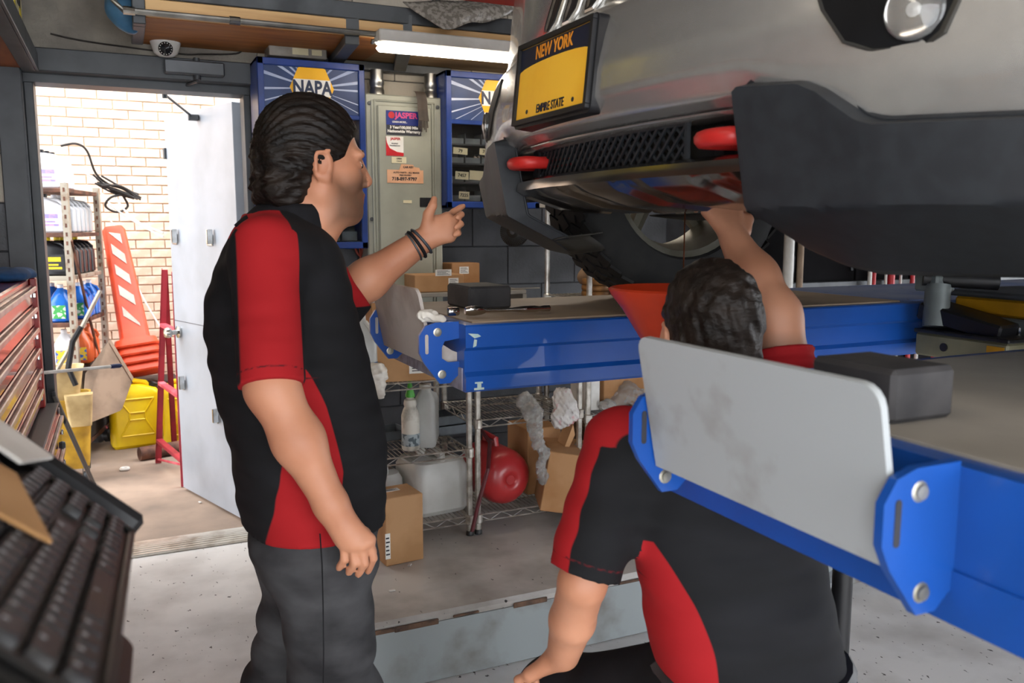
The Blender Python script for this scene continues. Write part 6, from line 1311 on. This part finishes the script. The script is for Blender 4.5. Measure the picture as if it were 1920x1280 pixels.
# trim: hem, right cuff, left cuff
def shirt_trim(sf):
    sl, X, Y, Z = sf.block(sf.lo, sf.lo+sf.h*sf.n)
    hem = (zh+.012)-Z+.02*((X-rowsA[-1][0][0])*fA[0]+(Y-rowsA[-1][0][1])*fA[1])
    armr = ((X-eR[0])*axR[0]+(Y-eR[1])*axR[1]+(Z-eR[2])*axR[2]); near = np.sqrt((X-eR[0])**2+(Y-eR[1])**2+(Z-eR[2])**2) < .125
    lat = (X-rowsA[5][0][0])*lA[0]+(Y-rowsA[5][0][1])*lA[1]
    f1 = np.where(near, armr, -1)
    ax2 = nrm(WL-EL); arml = ((X-eL[0])*ax2[0]+(Y-eL[1])*ax2[1]+(Z-eL[2])*ax2[2]); nearl = np.sqrt((X-eL[0])**2+(Y-eL[1])**2+(Z-eL[2])**2) < .15
    f2 = np.where(nearl, arml, -1)
    sv.d = np.maximum(sv.d, np.maximum(f1, f2)).astype(np.float32); kz = np.clip((Z-(SR[2]-.10))/.08, 0, 1)*.055+.015; h_ = np.maximum(kz-np.abs(sf.d-sv.d), 0)/kz; sf.d = (np.minimum(sf.d, sv.d)-h_*h_*kz/4).astype(np.float32); sf.d = np.maximum(sf.d, hem).astype(np.float32)
shirt_trim(sf)
def panelA(V):
    rel = V-SR; out = -lA; lat = fA; t_ = rel@axR; oL = rel@lat-t_*(axR@lat); oc = rel@out
    sleeve = np.minimum(np.minimum(.060-np.abs(oL+.004), oc-.012), .36-t_); sleeve = np.where((t_ < -.03) | (np.linalg.norm(rel-np.outer(t_, axR), axis=1) > .088), -.02, sleeve)
    topb = np.minimum(.052-np.abs(rel@fA+.004), rel[:, 2]-.028); topb = np.minimum(topb, -(V-rowsA[0][0])@lA*0+1)
    cz = np.array([r[0] for r in rowsA]); cx = np.interp(V[:, 2], cz[::-1, 2], cz[::-1, 0]); cy = np.interp(V[:, 2], cz[::-1, 2], cz[::-1, 1])
    fw_ = (V[:, 0]-cx)*fA[0]+(V[:, 1]-cy)*fA[1]; lt = (V[:, 0]-cx)*lA[0]+(V[:, 1]-cy)*lA[1]
    zt_ = PD(560, 690, 1.77)[2]; w_ = .062*np.clip((zt_-V[:, 2])/.22, 0, 1)**.6
    side = np.minimum(w_-np.abs(fw_+.075-.05*np.clip((V[:, 2]-zh)/.3, 0, 1)), -lt-.10); side = np.where(V[:, 2] > zt_, -.02, side)
    side2 = np.minimum(w_-np.abs(fw_+.075), lt-.10); side2 = np.where(V[:, 2] > zt_, -.02, side2)
    plk = np.minimum(np.minimum(.016-np.abs(lt), fw_-.02), np.minimum(V[:, 2]-1.33, 1.56-V[:, 2]))
    return np.maximum(np.maximum(np.maximum(sleeve, topb), np.maximum(side, side2)), plk)
def seamA(V): t_ = (V-SR)@axR; oc = (V-SR)@(-lA); L_ = np.linalg.norm(eR-SR); return np.where((oc > -.05) & (np.linalg.norm(V-eR, axis=1) < .12), .0018-np.abs(t_-L_+.024), -.01)
part(sf, 'polo_shirt', m_shirt, man, {'panel': panelA, 'seam': seamA})
# collar: folded band around the neck
def collar(c, tilt_f, f, l, r, parent, mt, h=.042, sx=1.):
    b = MB(); n_ = nrm(UPZ*1+f*tilt_f)
    def fn(u, v):
        a = math.radians(28)+u*math.radians(304); d_ = f*math.cos(a)*sx+l*math.sin(a); rr_ = r*(1.0+.28*v); return tuple(c+d_*rr_+n_*(h*(.5-v))-UPZ*(.02*(1+math.cos(a))*.5)*v)
    b.grid(fn, 36, 6); o = b.build('collar', mt, parent, solid=.006); return o
m_col = mat('collar_black', '141417', .85, col2='1b1b1f', nscale=30, bump=.2, bscale=200, spec=.2)
collar(PD(545, 404, 1.955), .62, fA, lA, .085, man, m_col, .055)
tubes('necklace', [tuple(PD(545, 396, 1.955)+(.074)*(fA*math.cos(a)+lA*math.sin(a))+UPZ*(-.052*math.cos(a)+.006)) for a in np.linspace(math.radians(35), math.radians(325), 40)], .0022, m_chr2, man, 5)
# jeans, belt line hidden
sf = Soft(lo, np.array([hi[0], hi[1], zh+.10]), .008)
pc = PD(592, 985, 1.955); sf.ell(pc-UPZ*.02, (.138, .158, .14), np.stack([fA, lA, UPZ]), .04)
for h_, k_, f_ in ((hipR, kneeR, footR), (hipL, kneeL, footL)): sf.chain([h_, k_, f_+UPZ*.03], [.106, .092, .082], .05)
sf.ell(PD(553, 1025, 1.89), (.088, .085, .085), k=.05); sf.ell(PD(548, 1025, 2.02), (.088, .085, .085), k=.05)
sf.wob(folds(8, .008, 18, (1, 1, 1.2))); sf.wob(lambda X, Y, Z: (.0045*np.sin(70*(Z+.45*(X-kneeR[0]))+2.5*np.sin(9*X+7*Y))*(np.exp(-((Z-.50)/.10)**2)+np.exp(-((Z-.82)/.06)**2)+.35)).astype(np.float32)); sf.plane((0, 0, zh+.09), (0, 0, 1)); sf.plane((0, 0, .045), (0, 0, -1)); part(sf, 'jeans', m_jean, man)
tubes('side_seam', [tuple(PD(px, py, 1.755)) for px, py in ((600, 1000), (604, 1060), (606, 1140), (607, 1230), (606, 1300))], .0015, m_pant, man, 5)
for f_ in (footR, footL):
    sf = Soft(f_-.3, f_+.3, .008); sf.chain([f_-UPZ*.03-fA*.05, f_+fA*.06-UPZ*.045, f_+fA*.15-UPZ*.052], [.05, .045, .038], .03); sf.plane((0, 0, .003), (0, 0, -1)); part(sf, 'shoe', m_shoe, man)
# bracelets on the outstretched wrist
axw = nrm(WL-EL)
for k, (dd, r_, tw, mt) in enumerate(((-.006, .0042, .0, m_col), (.008, .0036, .25, mat('bracelet_grey', '2b3038', .5, col2='3a4048', nscale=60)), (-.016, .0026, -.2, m_steel))):
    tubes('bracelet', ringpts(WL+axw*(dd-.006), axw+tw*A3(0, 0, 1)*.5, .0365, 24), r_, mt, man, 6, True)

# ---------------------------------------------------------------- man working under the car
fB = nrm((.22, .975, 0)); lB = A3(-fB[1], fB[0], 0); DB = 1.52
sL, eLb, wL = PD(1168, 838, 1.47), PD(1092, 1092, 1.46), PD(1056, 1226, 1.60)
sR_, eRb, wR = PD(1478, 752, 1.60), PD(1453, 592, 1.63), PD(1378, 452, 1.72)
pelv = PD(1405, 1295, 1.54); seat_z = pelv[2]-.155
hLb, hRb = pelv+lB*.09, pelv-lB*.09
kL = PD(1050, 1310, 1.74); kR = pelv+fB*.33-lB*.22-UPZ*.02
fLb = A3(kL[0]+.02, kL[1]+.02, .09); fRb = A3(kR[0], kR[1]-.02, .09)
man2 = thing('person', 'man in red and black polo shirt seen from behind reaching up under the car', 'person', (pelv[0], pelv[1], 0))
R2b = (fB, lB); rowsB = []
for py, cx_, b_, a_ in ((752, 1330, .080, .07), (775, 1325, .13, .085), (805, 1322, .165, .10), (860, 1325, .180, .115), (940, 1338, .178, .122), (1010, 1356, .172, .125), (1080, 1374, .168, .128), (1150, 1390, .166, .130), (1220, 1405, .166, .132), (1285, 1416, .166, .132)):
    rowsB.append((PD(cx_, py, DB), a_, b_))
hcB = PD(1328, 628, 1.53); hfB = nrm((.28, .95, .12)); hlB = nrm((-.95, .28, 0))
pts = np.array([sL, eLb, wL, sR_, wR, kL, kR, fLb, fRb, hcB, pelv]); lo2 = pts.min(0)-.2; hi2 = pts.max(0)+.2; lo2[2] = 0
sf = Soft(lo2, hi2, .0048); sf.stack([(c, a*.8, b*.82) for c, a, b in rowsB], R2b, .03); sf.ell(pelv, (.12, .12, .12), k=.04)
for h_, k_, f_ in ((hLb, kL, fLb), (hRb, kR, fRb)): sf.chain([h_, k_, f_], [.085, .058, .04], .04)
sf.chain([sL, eLb], [.052, .039], .03); sf.chain([eLb, eLb*.5+wL*.5, wL], [.041, .040, .031], .015)
sf.chain([sR_, eRb], [.058, .045], .03); sf.chain([eRb, eRb*.5+wR*.5, wR], [.046, .043, .030], .03)
sf.cone(PD(1330, 770, 1.52), PD(1328, 690, 1.53), .066, .060, .03); qB, RB = head(sf, hcB, hfB, hlB, 1.0)
k0 = wL; hd = nrm(fB*.55+lB*.40-UPZ*.6); ac = nrm(np.cross(hd, UPZ)); 
def hp(a, b, c_): return k0+hd*a+ac*b+np.cross(ac, hd)*c_
hand(sf, k0, .033, [[hp(.075, .033-.021*i, .0), hp(.105, .036-.024*i, .004), hp(.122, .036-.024*i, -.022), hp(.120, .036-.024*i, -.042)] for i in range(4)], [hp(.02, .028, -.004), hp(.05, .052, -.012), hp(.075, .056, -.028), hp(.088, .05, -.04)])
k1 = wR; hu = nrm(wR-eRb+UPZ*.05); au = nrm(np.cross(hu, fB))
def hq(a, b, c_): return k1+hu*a+au*b+np.cross(au, hu)*c_
hand(sf, k1, .032, [[hq(.078, .032-.021*i, .0), hq(.105, .034-.022*i, .006), hq(.118, .034-.022*i, .028), hq(.108, .034-.022*i, .044)] for i in range(4)], [hq(.02, -.028, .004), hq(.05, -.05, .012), hq(.075, -.05, .028), hq(.085, -.04, .042)])
def beardB(V): x, y, z = loc_(V, hcB, RB, 1.0); return np.minimum(np.minimum(-.01-z, z+.14), x-.0)-.01
part(sf, 'body', m_skinB, man2, {'beard': beardB})
sf = Soft(hcB-.17, hcB+.17, .004); e = lambda p, r, k=.02, op='add': sf.ell(qB(*p), np.array(r), RB, k, op)
e((-.012, 0, .042), (.106, .083, .098)); e((-.045, 0, -.02), (.062, .076, .085), .03)
sl, X, Y, Z = sf.block(sf.lo, sf.lo+sf.h*sf.n); X = X-hcB[0]; Y = Y-hcB[1]; Z = Z-hcB[2]; lx = X*RB[0, 0]+Y*RB[0, 1]+Z*RB[0, 2]; ly = X*RB[1, 0]+Y*RB[1, 1]+Z*RB[1, 2]; lz = X*RB[2, 0]+Y*RB[2, 1]+Z*RB[2, 2]
cut = np.where(lz > 0, lx-(.03+.6*np.minimum(lz, .09)), np.maximum(lx+.012, -(lz+.095)))
fuzz = sum(.0011*np.sin(k_[0]*lx+k_[1]*ly+k_[2]*lz+k_[3]) for k_ in np.random.RandomState(5).normal(size=(7, 4))*np.array([170, 170, 90, 3]))
sf.d = np.maximum(sf.d+fuzz, cut*.8).astype(np.float32); part(sf, 'hair', m_hairB, man2)
# shirt
sf = Soft(pts.min(0)-.25, pts.max(0)+.2, .0065); sf.stack(rowsB, R2b, .03); axl = nrm(eLb-sL); axr = nrm(eRb-sR_)
eC = sL+(eLb-sL)*.93; eD = PD(1456, 655, 1.61); sf.cone(sL+A3(0, 0, .005), eLb, .070, .060, .035); sf.cone(sR_, eRb, .075, .056, .04); sf.cone(sR_-UPZ*.03, rowsB[3][0]-lB*.1, .08, .09, .05)
sf.wob(folds(14, .007, 17, (.6, .6, 2.4))); sf.wob(folds(15, .005, 32, (.7, .7, 1.8)))
zhB = PD(1400, 1268, 1.5)[2]
sl, X, Y, Z = sf.block(sf.lo, sf.lo+sf.h*sf.n)
g1 = np.where(np.sqrt((X-eC[0])**2+(Y-eC[1])**2+(Z-eC[2])**2) < .12, np.where((X-rowsB[5][0][0])*lB[0]+(Y-rowsB[5][0][1])*lB[1] > .15, (X-eC[0])*axl[0]+(Y-eC[1])*axl[1]+(Z-eC[2])*axl[2], -1), -1)
g2 = np.where(np.sqrt((X-eD[0])**2+(Y-eD[1])**2+(Z-eD[2])**2) < .16, (X-eD[0])*axr[0]+(Y-eD[1])*axr[1]+(Z-eD[2])*axr[2], -1)
rip = np.where(np.sqrt((X-eD[0])**2+(Y-eD[1])**2+(Z-eD[2])**2) < .12, .003*np.sin(260*((X-eD[0])*axr[0]+(Y-eD[1])*axr[1]+(Z-eD[2])*axr[2])), 0)
sf.d = np.maximum(np.maximum(sf.d+rip, zhB-Z), np.maximum(g1, g2)).astype(np.float32)
def panelB(V):
    rel = V-sL; t_ = rel@axl; oL = rel@fB-t_*(axl@fB); oc = rel@lB
    sleeve = np.where(t_ < -.02, -.02, np.minimum(.034-np.abs(oL+.004), (rel-np.outer(t_, axl))@nrm(lB-axl*(lB@axl))-.006))
    topb = np.minimum(.042-np.abs(rel@fB+.015), rel[:, 2]-.015)
    cz = np.array([r[0] for r in rowsB]); cx = np.interp(V[:, 2], cz[::-1, 2], cz[::-1, 0]); cy = np.interp(V[:, 2], cz[::-1, 2], cz[::-1, 1])
    lt = (V[:, 0]-cx)*lB[0]+(V[:, 1]-cy)*lB[1]; zt_ = PD(1210, 1005, 1.45)[2]; fr = np.clip((zt_-V[:, 2])/.26, 0, 1)
    side = np.minimum(lt-(.150-.045*np.sin(fr*math.pi*.75)), zt_-V[:, 2]); darm = np.linalg.norm(rel-np.outer(np.clip(t_, 0, .5), axl), axis=1); side = np.where(darm < .078, -.02, side)
    rl = V-sR_; slr = np.minimum(rl@axr-.045, .13-np.linalg.norm(rl-np.outer(rl@axr, axr), axis=1)); slr = np.where(rl@axr > .0, slr, -.02)
    return np.maximum(np.maximum(sleeve, topb), np.maximum(side, slr))
def seamB(V): t_ = (V-sL)@axl; return np.where(np.linalg.norm(V-eC, axis=1) < .11, .0018-np.abs(t_-np.linalg.norm(eC-sL)+.024), -.01)
part(sf, 'polo_shirt', m_shirt, man2, {'panel': panelB, 'seam': seamB})
collar(PD(1330, 750, 1.525), .2, fB, lB, .076, man2, m_col, .035)
sf = Soft(lo2, np.array([hi2[0], hi2[1], zhB+.1]), .008); sf.ell(pelv, (.15, .17, .13), np.stack([fB, lB, UPZ]), .04)
for h_, k_, f_ in ((hLb, kL, fLb), (hRb, kR, fRb)): sf.chain([h_, k_, f_+UPZ*.03], [.105, .082, .075], .05)
sf.wob(folds(18, .005, 16)); sf.plane((0, 0, zhB+.03), (0, 0, 1)); sf.plane((0, 0, .045), (0, 0, -1)); part(sf, 'trousers', m_pant, man2)
b = MB(); b.tube([tuple(pelv+.172*(lB*math.cos(a))+.15*fB*math.sin(a)+UPZ*.055) for a in np.linspace(0, 2*math.pi, 30, endpoint=False)], .014, 6, closed=True); b.build('belt', m_shoe, man2)
for f_ in (fLb, fRb):
    sf = Soft(f_-.3, f_+.3, .008); sf.chain([f_-UPZ*.03-fB*.05, f_+fB*.06-UPZ*.045, f_+fB*.15-UPZ*.052], [.05, .045, .038], .03); sf.plane((0, 0, .003), (0, 0, -1)); part(sf, 'shoe', m_shoe, man2)
# stool he sits on
t = thing('work_stool', 'round black rolling stool under the man seen from behind', 'stool', (pelv[0], pelv[1], 0))
b = MB(); b.lathe([(.15, seat_z-.075), (.17, seat_z-.06), (.17, seat_z-.02), (.15, seat_z-.004), (0, seat_z)], 28, (pelv[0], pelv[1], 0)); b.build('seat', m_shoe, t)
b = MB(); b.lathe([(.03, .1), (.03, .3), (.018, .31), (.018, seat_z-.075)], 16, (pelv[0], pelv[1], 0)); b.build('column', m_chrome, t)
for k in range(5):
    a = k*2*math.pi/5+.3; d_ = Vector((math.cos(a), math.sin(a), 0)); o_ = Vector((pelv[0], pelv[1], 0)); b = MB(); b.tube([o_+Vector((0, 0, .12)), o_+d_*.23+Vector((0, 0, .07))], .016, 8); lg = b.build('leg', m_chrome, t); b = MB(); b.lathe([(0, -.012), (.026, -.012), (.026, .012), (0, .012)], 12, o_+d_*.23+Vector((0, 0, .027)), (-d_.y, d_.x, 0)); b.build('castor', m_black, lg)
# ================================================================ FOREGROUND LEFT: tool chest, keyboard stand
m_tool = mat('toolbox_red', '8f1418', .22, col2='7a0f14', nscale=5, coat=.5); m_tooldk = mat('toolbox_edge', 'a3201c', .35, col2='8c1814', nscale=5); m_trimm = mat('drawer_trim', 'b8b2ac', .25, .9, col2='8d8781', nscale=14)
XF = -.315; XB = -1.05
t = thing('tool_chest', 'red steel tool chest with many drawers beside the doorway', 'tool chest', (-.7, 3.2, 0))
y0, y1 = 2.35, 3.86
ztop = PY(50, 520, y1)[2]; zmid = PY(80, 760, y1)[2]
b = MB(); b.box(XB, y0, zmid, XF-.012, y1, ztop, .006); b.build('upper_body', m_tool, t)
b = MB(); b.box(XF-.012, y1-.055, zmid, XF+.012, y1, ztop, .004); b.build('corner_post', m_tooldk, t)
b = MB(); b.box(XB, y0, .12, XF+.05, y1+.04, zmid-.008, .006); b.build('lower_cabinet', m_tool, t)
b = MB(); b.box(XB, y0, zmid-.008, XF+.055, y1+.045, zmid, .003); b.build('worktop', m_black, t)
b = MB(); b.box(XF+.0505, y1-.0, .13, XF+.056, y1+.042, zmid-.02, .002); b.box(XB, y1+.0405, .13, XF+.05, y1+.045, zmid-.02); b.build('side_panel', mat('chest_grey', '77747a', .35, .4, col2='605d62', nscale=6), t)
def drawer(z0, z1, xf, ya, yb, nm='drawer'):
    b = MB(); b.box(xf-.012, ya, z0, xf, yb, z1, .003); d = b.build(nm, m_tool, t)
    h_ = MB(); h_.box(xf, ya+.0, z1-.026, xf+.014, yb-.01, z1-.006, .003); h_.build('pull', m_trimm, d)
    h_ = MB(); h_.box(xf, yb-.035, z0+.3*(z1-z0), xf+.010, yb-.012, z0+.3*(z1-z0)+.02, .003); h_.build('latch', m_chrome, d)
n = 6; hh = (ztop-.02-zmid-.01)/n
for k in range(n): drawer(zmid+.01+k*hh+.004, zmid+.01+(k+1)*hh-.004, XF, y0+.02, y1-.06)
hh2 = (zmid-.03-.15)/5
for k in range(5): drawer(.15+k*hh2+.004, .15+(k+1)*hh2-.004, XF+.06, y0+.02, y1-.02)
b = MB(); b.lathe([(.012, 0), (.016, .012), (.012, .022), (0, .024)], 14, (XF+.062, y1-.22, zmid-.12), (1, 0, 0)); b.build('lock_knob', m_steel, t)
for yy in (y0+.1, y1-.1):
    for xx in (XB+.1, XF-.02):
        b = MB(); b.lathe([(0, -.02), (.05, -.02), (.05, .02), (0, .02)], 16, (xx, yy, .05), (1, 0, 0)); b.box(xx-.03, yy-.02, .08, xx+.03, yy+.02, .12); b.build('castor', m_black, t)
zr = ztop+.001; c_ = A3(XF-.06, y1-.2, zr+.02); sf = Soft(c_-.28, c_+.28, .008); sf.ell(c_, (.07, .16, .03)).ell(c_+[.045, .1, -.0], (.035, .07, .022), k=.02).wob(crumple(.02, 30, 41)); sf.plane((0, 0, zr), (0, 0, -1)); soft_solo(sf, 'shop_rag', mat('blue_shop_rag', '1d4a78', .9, col2='163a60', nscale=9), 'blue shop rag lying on top of the red tool chest', 'rag')
# white stick sticking out over the chest towards the yard
p0, p1 = Vector(PY(72, 697, 3.93)), Vector(PY(228, 685, 4.10)); p0 = p1+(p0-p1)*1.6; p0.z = zmid+.0
p0 = Vector((XF-.12, y1+.0072, PY(72, 697, 3.93)[2])); 
t = thing('white_stick', 'thin white plastic stick with blue tip poking across the doorway', 'stick', tuple(p0))
b = MB(); b.tube([p0, p1], .007, 8); b.build('rod', m_white, t); d_ = (p1-p0).normalized(); b = MB(); b.lathe([(.009, -.05), (.010, -.04), (.010, -.01), (.006, .0)], 10, p1, d_); b.build('tip', mat('navy_plastic', '1d2f66', .4, col2='16244f', nscale=9), t)
# box of rolled cloths left of the frame
# keyboard on a tilted tray
K0 = Vector(PD(245, 1010, .80)); uu = Vector((0.03, .99, -.145)).normalized(); ph = math.radians(42); vv = Vector((-math.cos(ph), 0, math.sin(ph))); vv = (vv-uu*vv.dot(uu)).normalized(); nn = uu.cross(vv); 
if nn.z < 0: nn = -nn
KM = Matrix(((-uu.x, vv.x, nn.x, K0.x), (-uu.y, vv.y, nn.y, K0.y), (-uu.z, vv.z, nn.z, K0.z), (0, 0, 0, 1)))   # local x towards the camera, y up the slope, z out
m_kb = mat('keyboard_black', '161617', .45, col2='221f1c', nscale=16, lo=.45, hi=.7); m_key = mat('key_black', '232326', .42, col2='2f2b27', nscale=22, lo=.42, hi=.7); m_leg = mat('key_legend', '8d8d90', .6, col2='77777a', nscale=30)
t = bpy.data.objects.new('keyboard', None); COL.objects.link(t); t.matrix_world = KM; local(t); tag(t, 'dusty black computer keyboard on a tilted tray in the left foreground', 'keyboard')
KL, KW = .455, .165
b = MB(); b.box(0, 0, -.012, KL, KW, .004, .005); b.box(0, KW-.012, .004, KL, KW, .010, .003); b.box(0, 0, .004, .008, KW, .009, .003); b.box(KL-.008, 0, .004, KL, KW, .009, .003); b.box(0, 0, .004, KL, .007, .008, .002); b.build('case', m_kb, t)
kc = {}
def key(x, y, w, leg=True):
    wk = round(w, 4)
    if wk not in kc:
        b = MB(); g = .0012; b.loft([[(p[0], p[1], .004) for p in rrect(g, g, w-g, .019-g, .002, 2)], [(p[0], p[1], .010) for p in rrect(g+.001, g+.001, w-g-.001, .019-g-.001, .002, 2)], [(p[0], p[1], .0118) for p in rrect(g+.0025, g+.0025, w-g-.0025, .019-g-.0015, .002, 2)]]); kc[wk] = b.mesh('key', m_key)
        b = MB(); b.box(w*.5-.002, .011, .0117, w*.5+.0005, .0145, .0121); kc[wk, 'l'] = b.mesh('legend', m_leg)
    o = obj('key', kc[wk], t, world=False); o.location = (x, y, 0)
    if leg: l_ = obj('legend', kc[wk, 'l'], o, world=False)
U = .019; x0k = .092     # numeric pad lies at the far end (small x), main block after it
def row(y, widths, xs, leg=True):
    x = xs
    for w in widths: key(x, y, w*U, leg); x += w*U
rowsK = [(.012, [1.25, 1.25, 1.25, 6.25, 1.25, 1.25, 1.25, 1.25]), (.031, [2.75]+[1]*10+[2.25]), (.050, [2.25]+[1]*11+[1.75]), (.069, [1.5]+[1]*12+[1.5]), (.088, [2]+[1]*13), (.124, [1]*4+[.5]+[1]*4+[.5]+[1]*4+[1])]
xm = .012+4*U+.006+3*U+.006
for y, ws in rowsK[:-1]: row(y, ws, xm)
row(.124, [1]*14, xm)
for k, y in enumerate((.012, .031, .050, .069, .088)): row(y, [1, 1, 1, 1], .012)
for y in (.069, .088, .124): row(y, [1, 1, 1], .012+4*U+.006)
row(.012, [1, 1, 1], .012+4*U+.006); key(.012+5*U+.006, .031, U)
# tray and its arm
t2 = bpy.data.objects.new('keyboard_tray', None); COL.objects.link(t2); t2.matrix_world = KM; local(t2); tag(t2, 'black plastic keyboard tray with raised rim on a stand', 'keyboard tray')
b = MB(); b.box(-.085, -.008, -.032, KL+.06, KW+.16, -.013, .008); b.build('base', m_black, t2)
b = MB(); b.box(-.09, -.008, -.014, -.074, KW+.16, .012, .006); b.box(KL+.045, -.008, -.014, KL+.065, KW+.16, .012, .006); b.box(-.09, KW+.15, -.014, KL+.06, KW+.165, .02, .005); b.build('rim', m_black, t2)
b = MB(); b.prism(rrect(-.10, .0, -.03, .06, .02, 4), .012, (0, 0, -.046), (1, 0, 0), (0, 1, 0)); b.build('mouse_wing', m_black, t2)
b = MB(); b.prism(rrect(.10, -.045, KL, .02, .02, 4), .012, (0, 0, -.060), (1, 0, 0), (0, 1, 0)); b.build('wrist_plate', m_black, t2)
b = MB(); c0 = Vector((KL*.5, KW*.7, -.033)); inv = KM.inverted().to_3x3(); dn = inv @ Vector((0, 0, -1)); gl = (KM @ c0).z
b.tube([c0, c0+dn*(gl-.04)], .025, 12); b.build('column', m_steel, t2)
fp = c0+dn*(gl-.03); xw, yw, zw_ = inv @ Vector((1, 0, 0)), inv @ Vector((0, 1, 0)), inv @ Vector((0, 0, 1)); b = MB()
for s_ in (-1, 1): b.tube([fp-xw*.25+yw*.2*s_*0, fp+xw*.25*s_], .02, 8); b.tube([fp, fp+yw*.22*s_], .02, 8)
b.build('foot', m_steel, t2)
# paper and brown envelope lying on the tray's upper edge
b = MB(); b.m = KM @ Matrix.Translation((-.04, .100, .0135)) @ rotm(0, 0, .12); b.box(0, 0, .0, .12, .17, .004, .001); solo(b, 'paper_pad', m_white, 'white paper pad lying on the keyboard tray', 'paper')
b = MB(); b.m = KM @ Matrix.Translation((.262, .062, .0135)) @ rotm(0, 0, math.radians(-20)); b.box(-.14, 0, .0, 0, .2, .003, .001); solo(b, 'brown_envelope', mat('manila_card', 'b58a5c', .7, col2='a3794c', nscale=6), 'tan cardboard envelope lying across the keyboard', 'envelope')
# white bits on the floor
for k, (px, py, lb) in enumerate(((735, 1108, 'nearest the carton'), (768, 1060, 'beside the carton foot'), (375, 942, 'on the yard concrete, curved'))):
    zf = ZP if k < 2 else 0; q = PZ(px, py, zf); b = MB(); b.m = Matrix.Translation((q[0], q[1], zf+.001)) @ rotm(0, 0, k); b.box(-.012, -.006, 0, .012, .006, .004, .0015); solo(b, 'paper_scrap', m_white, f'tiny white scrap on the ground {lb}', 'scrap', 'white scraps on the ground')
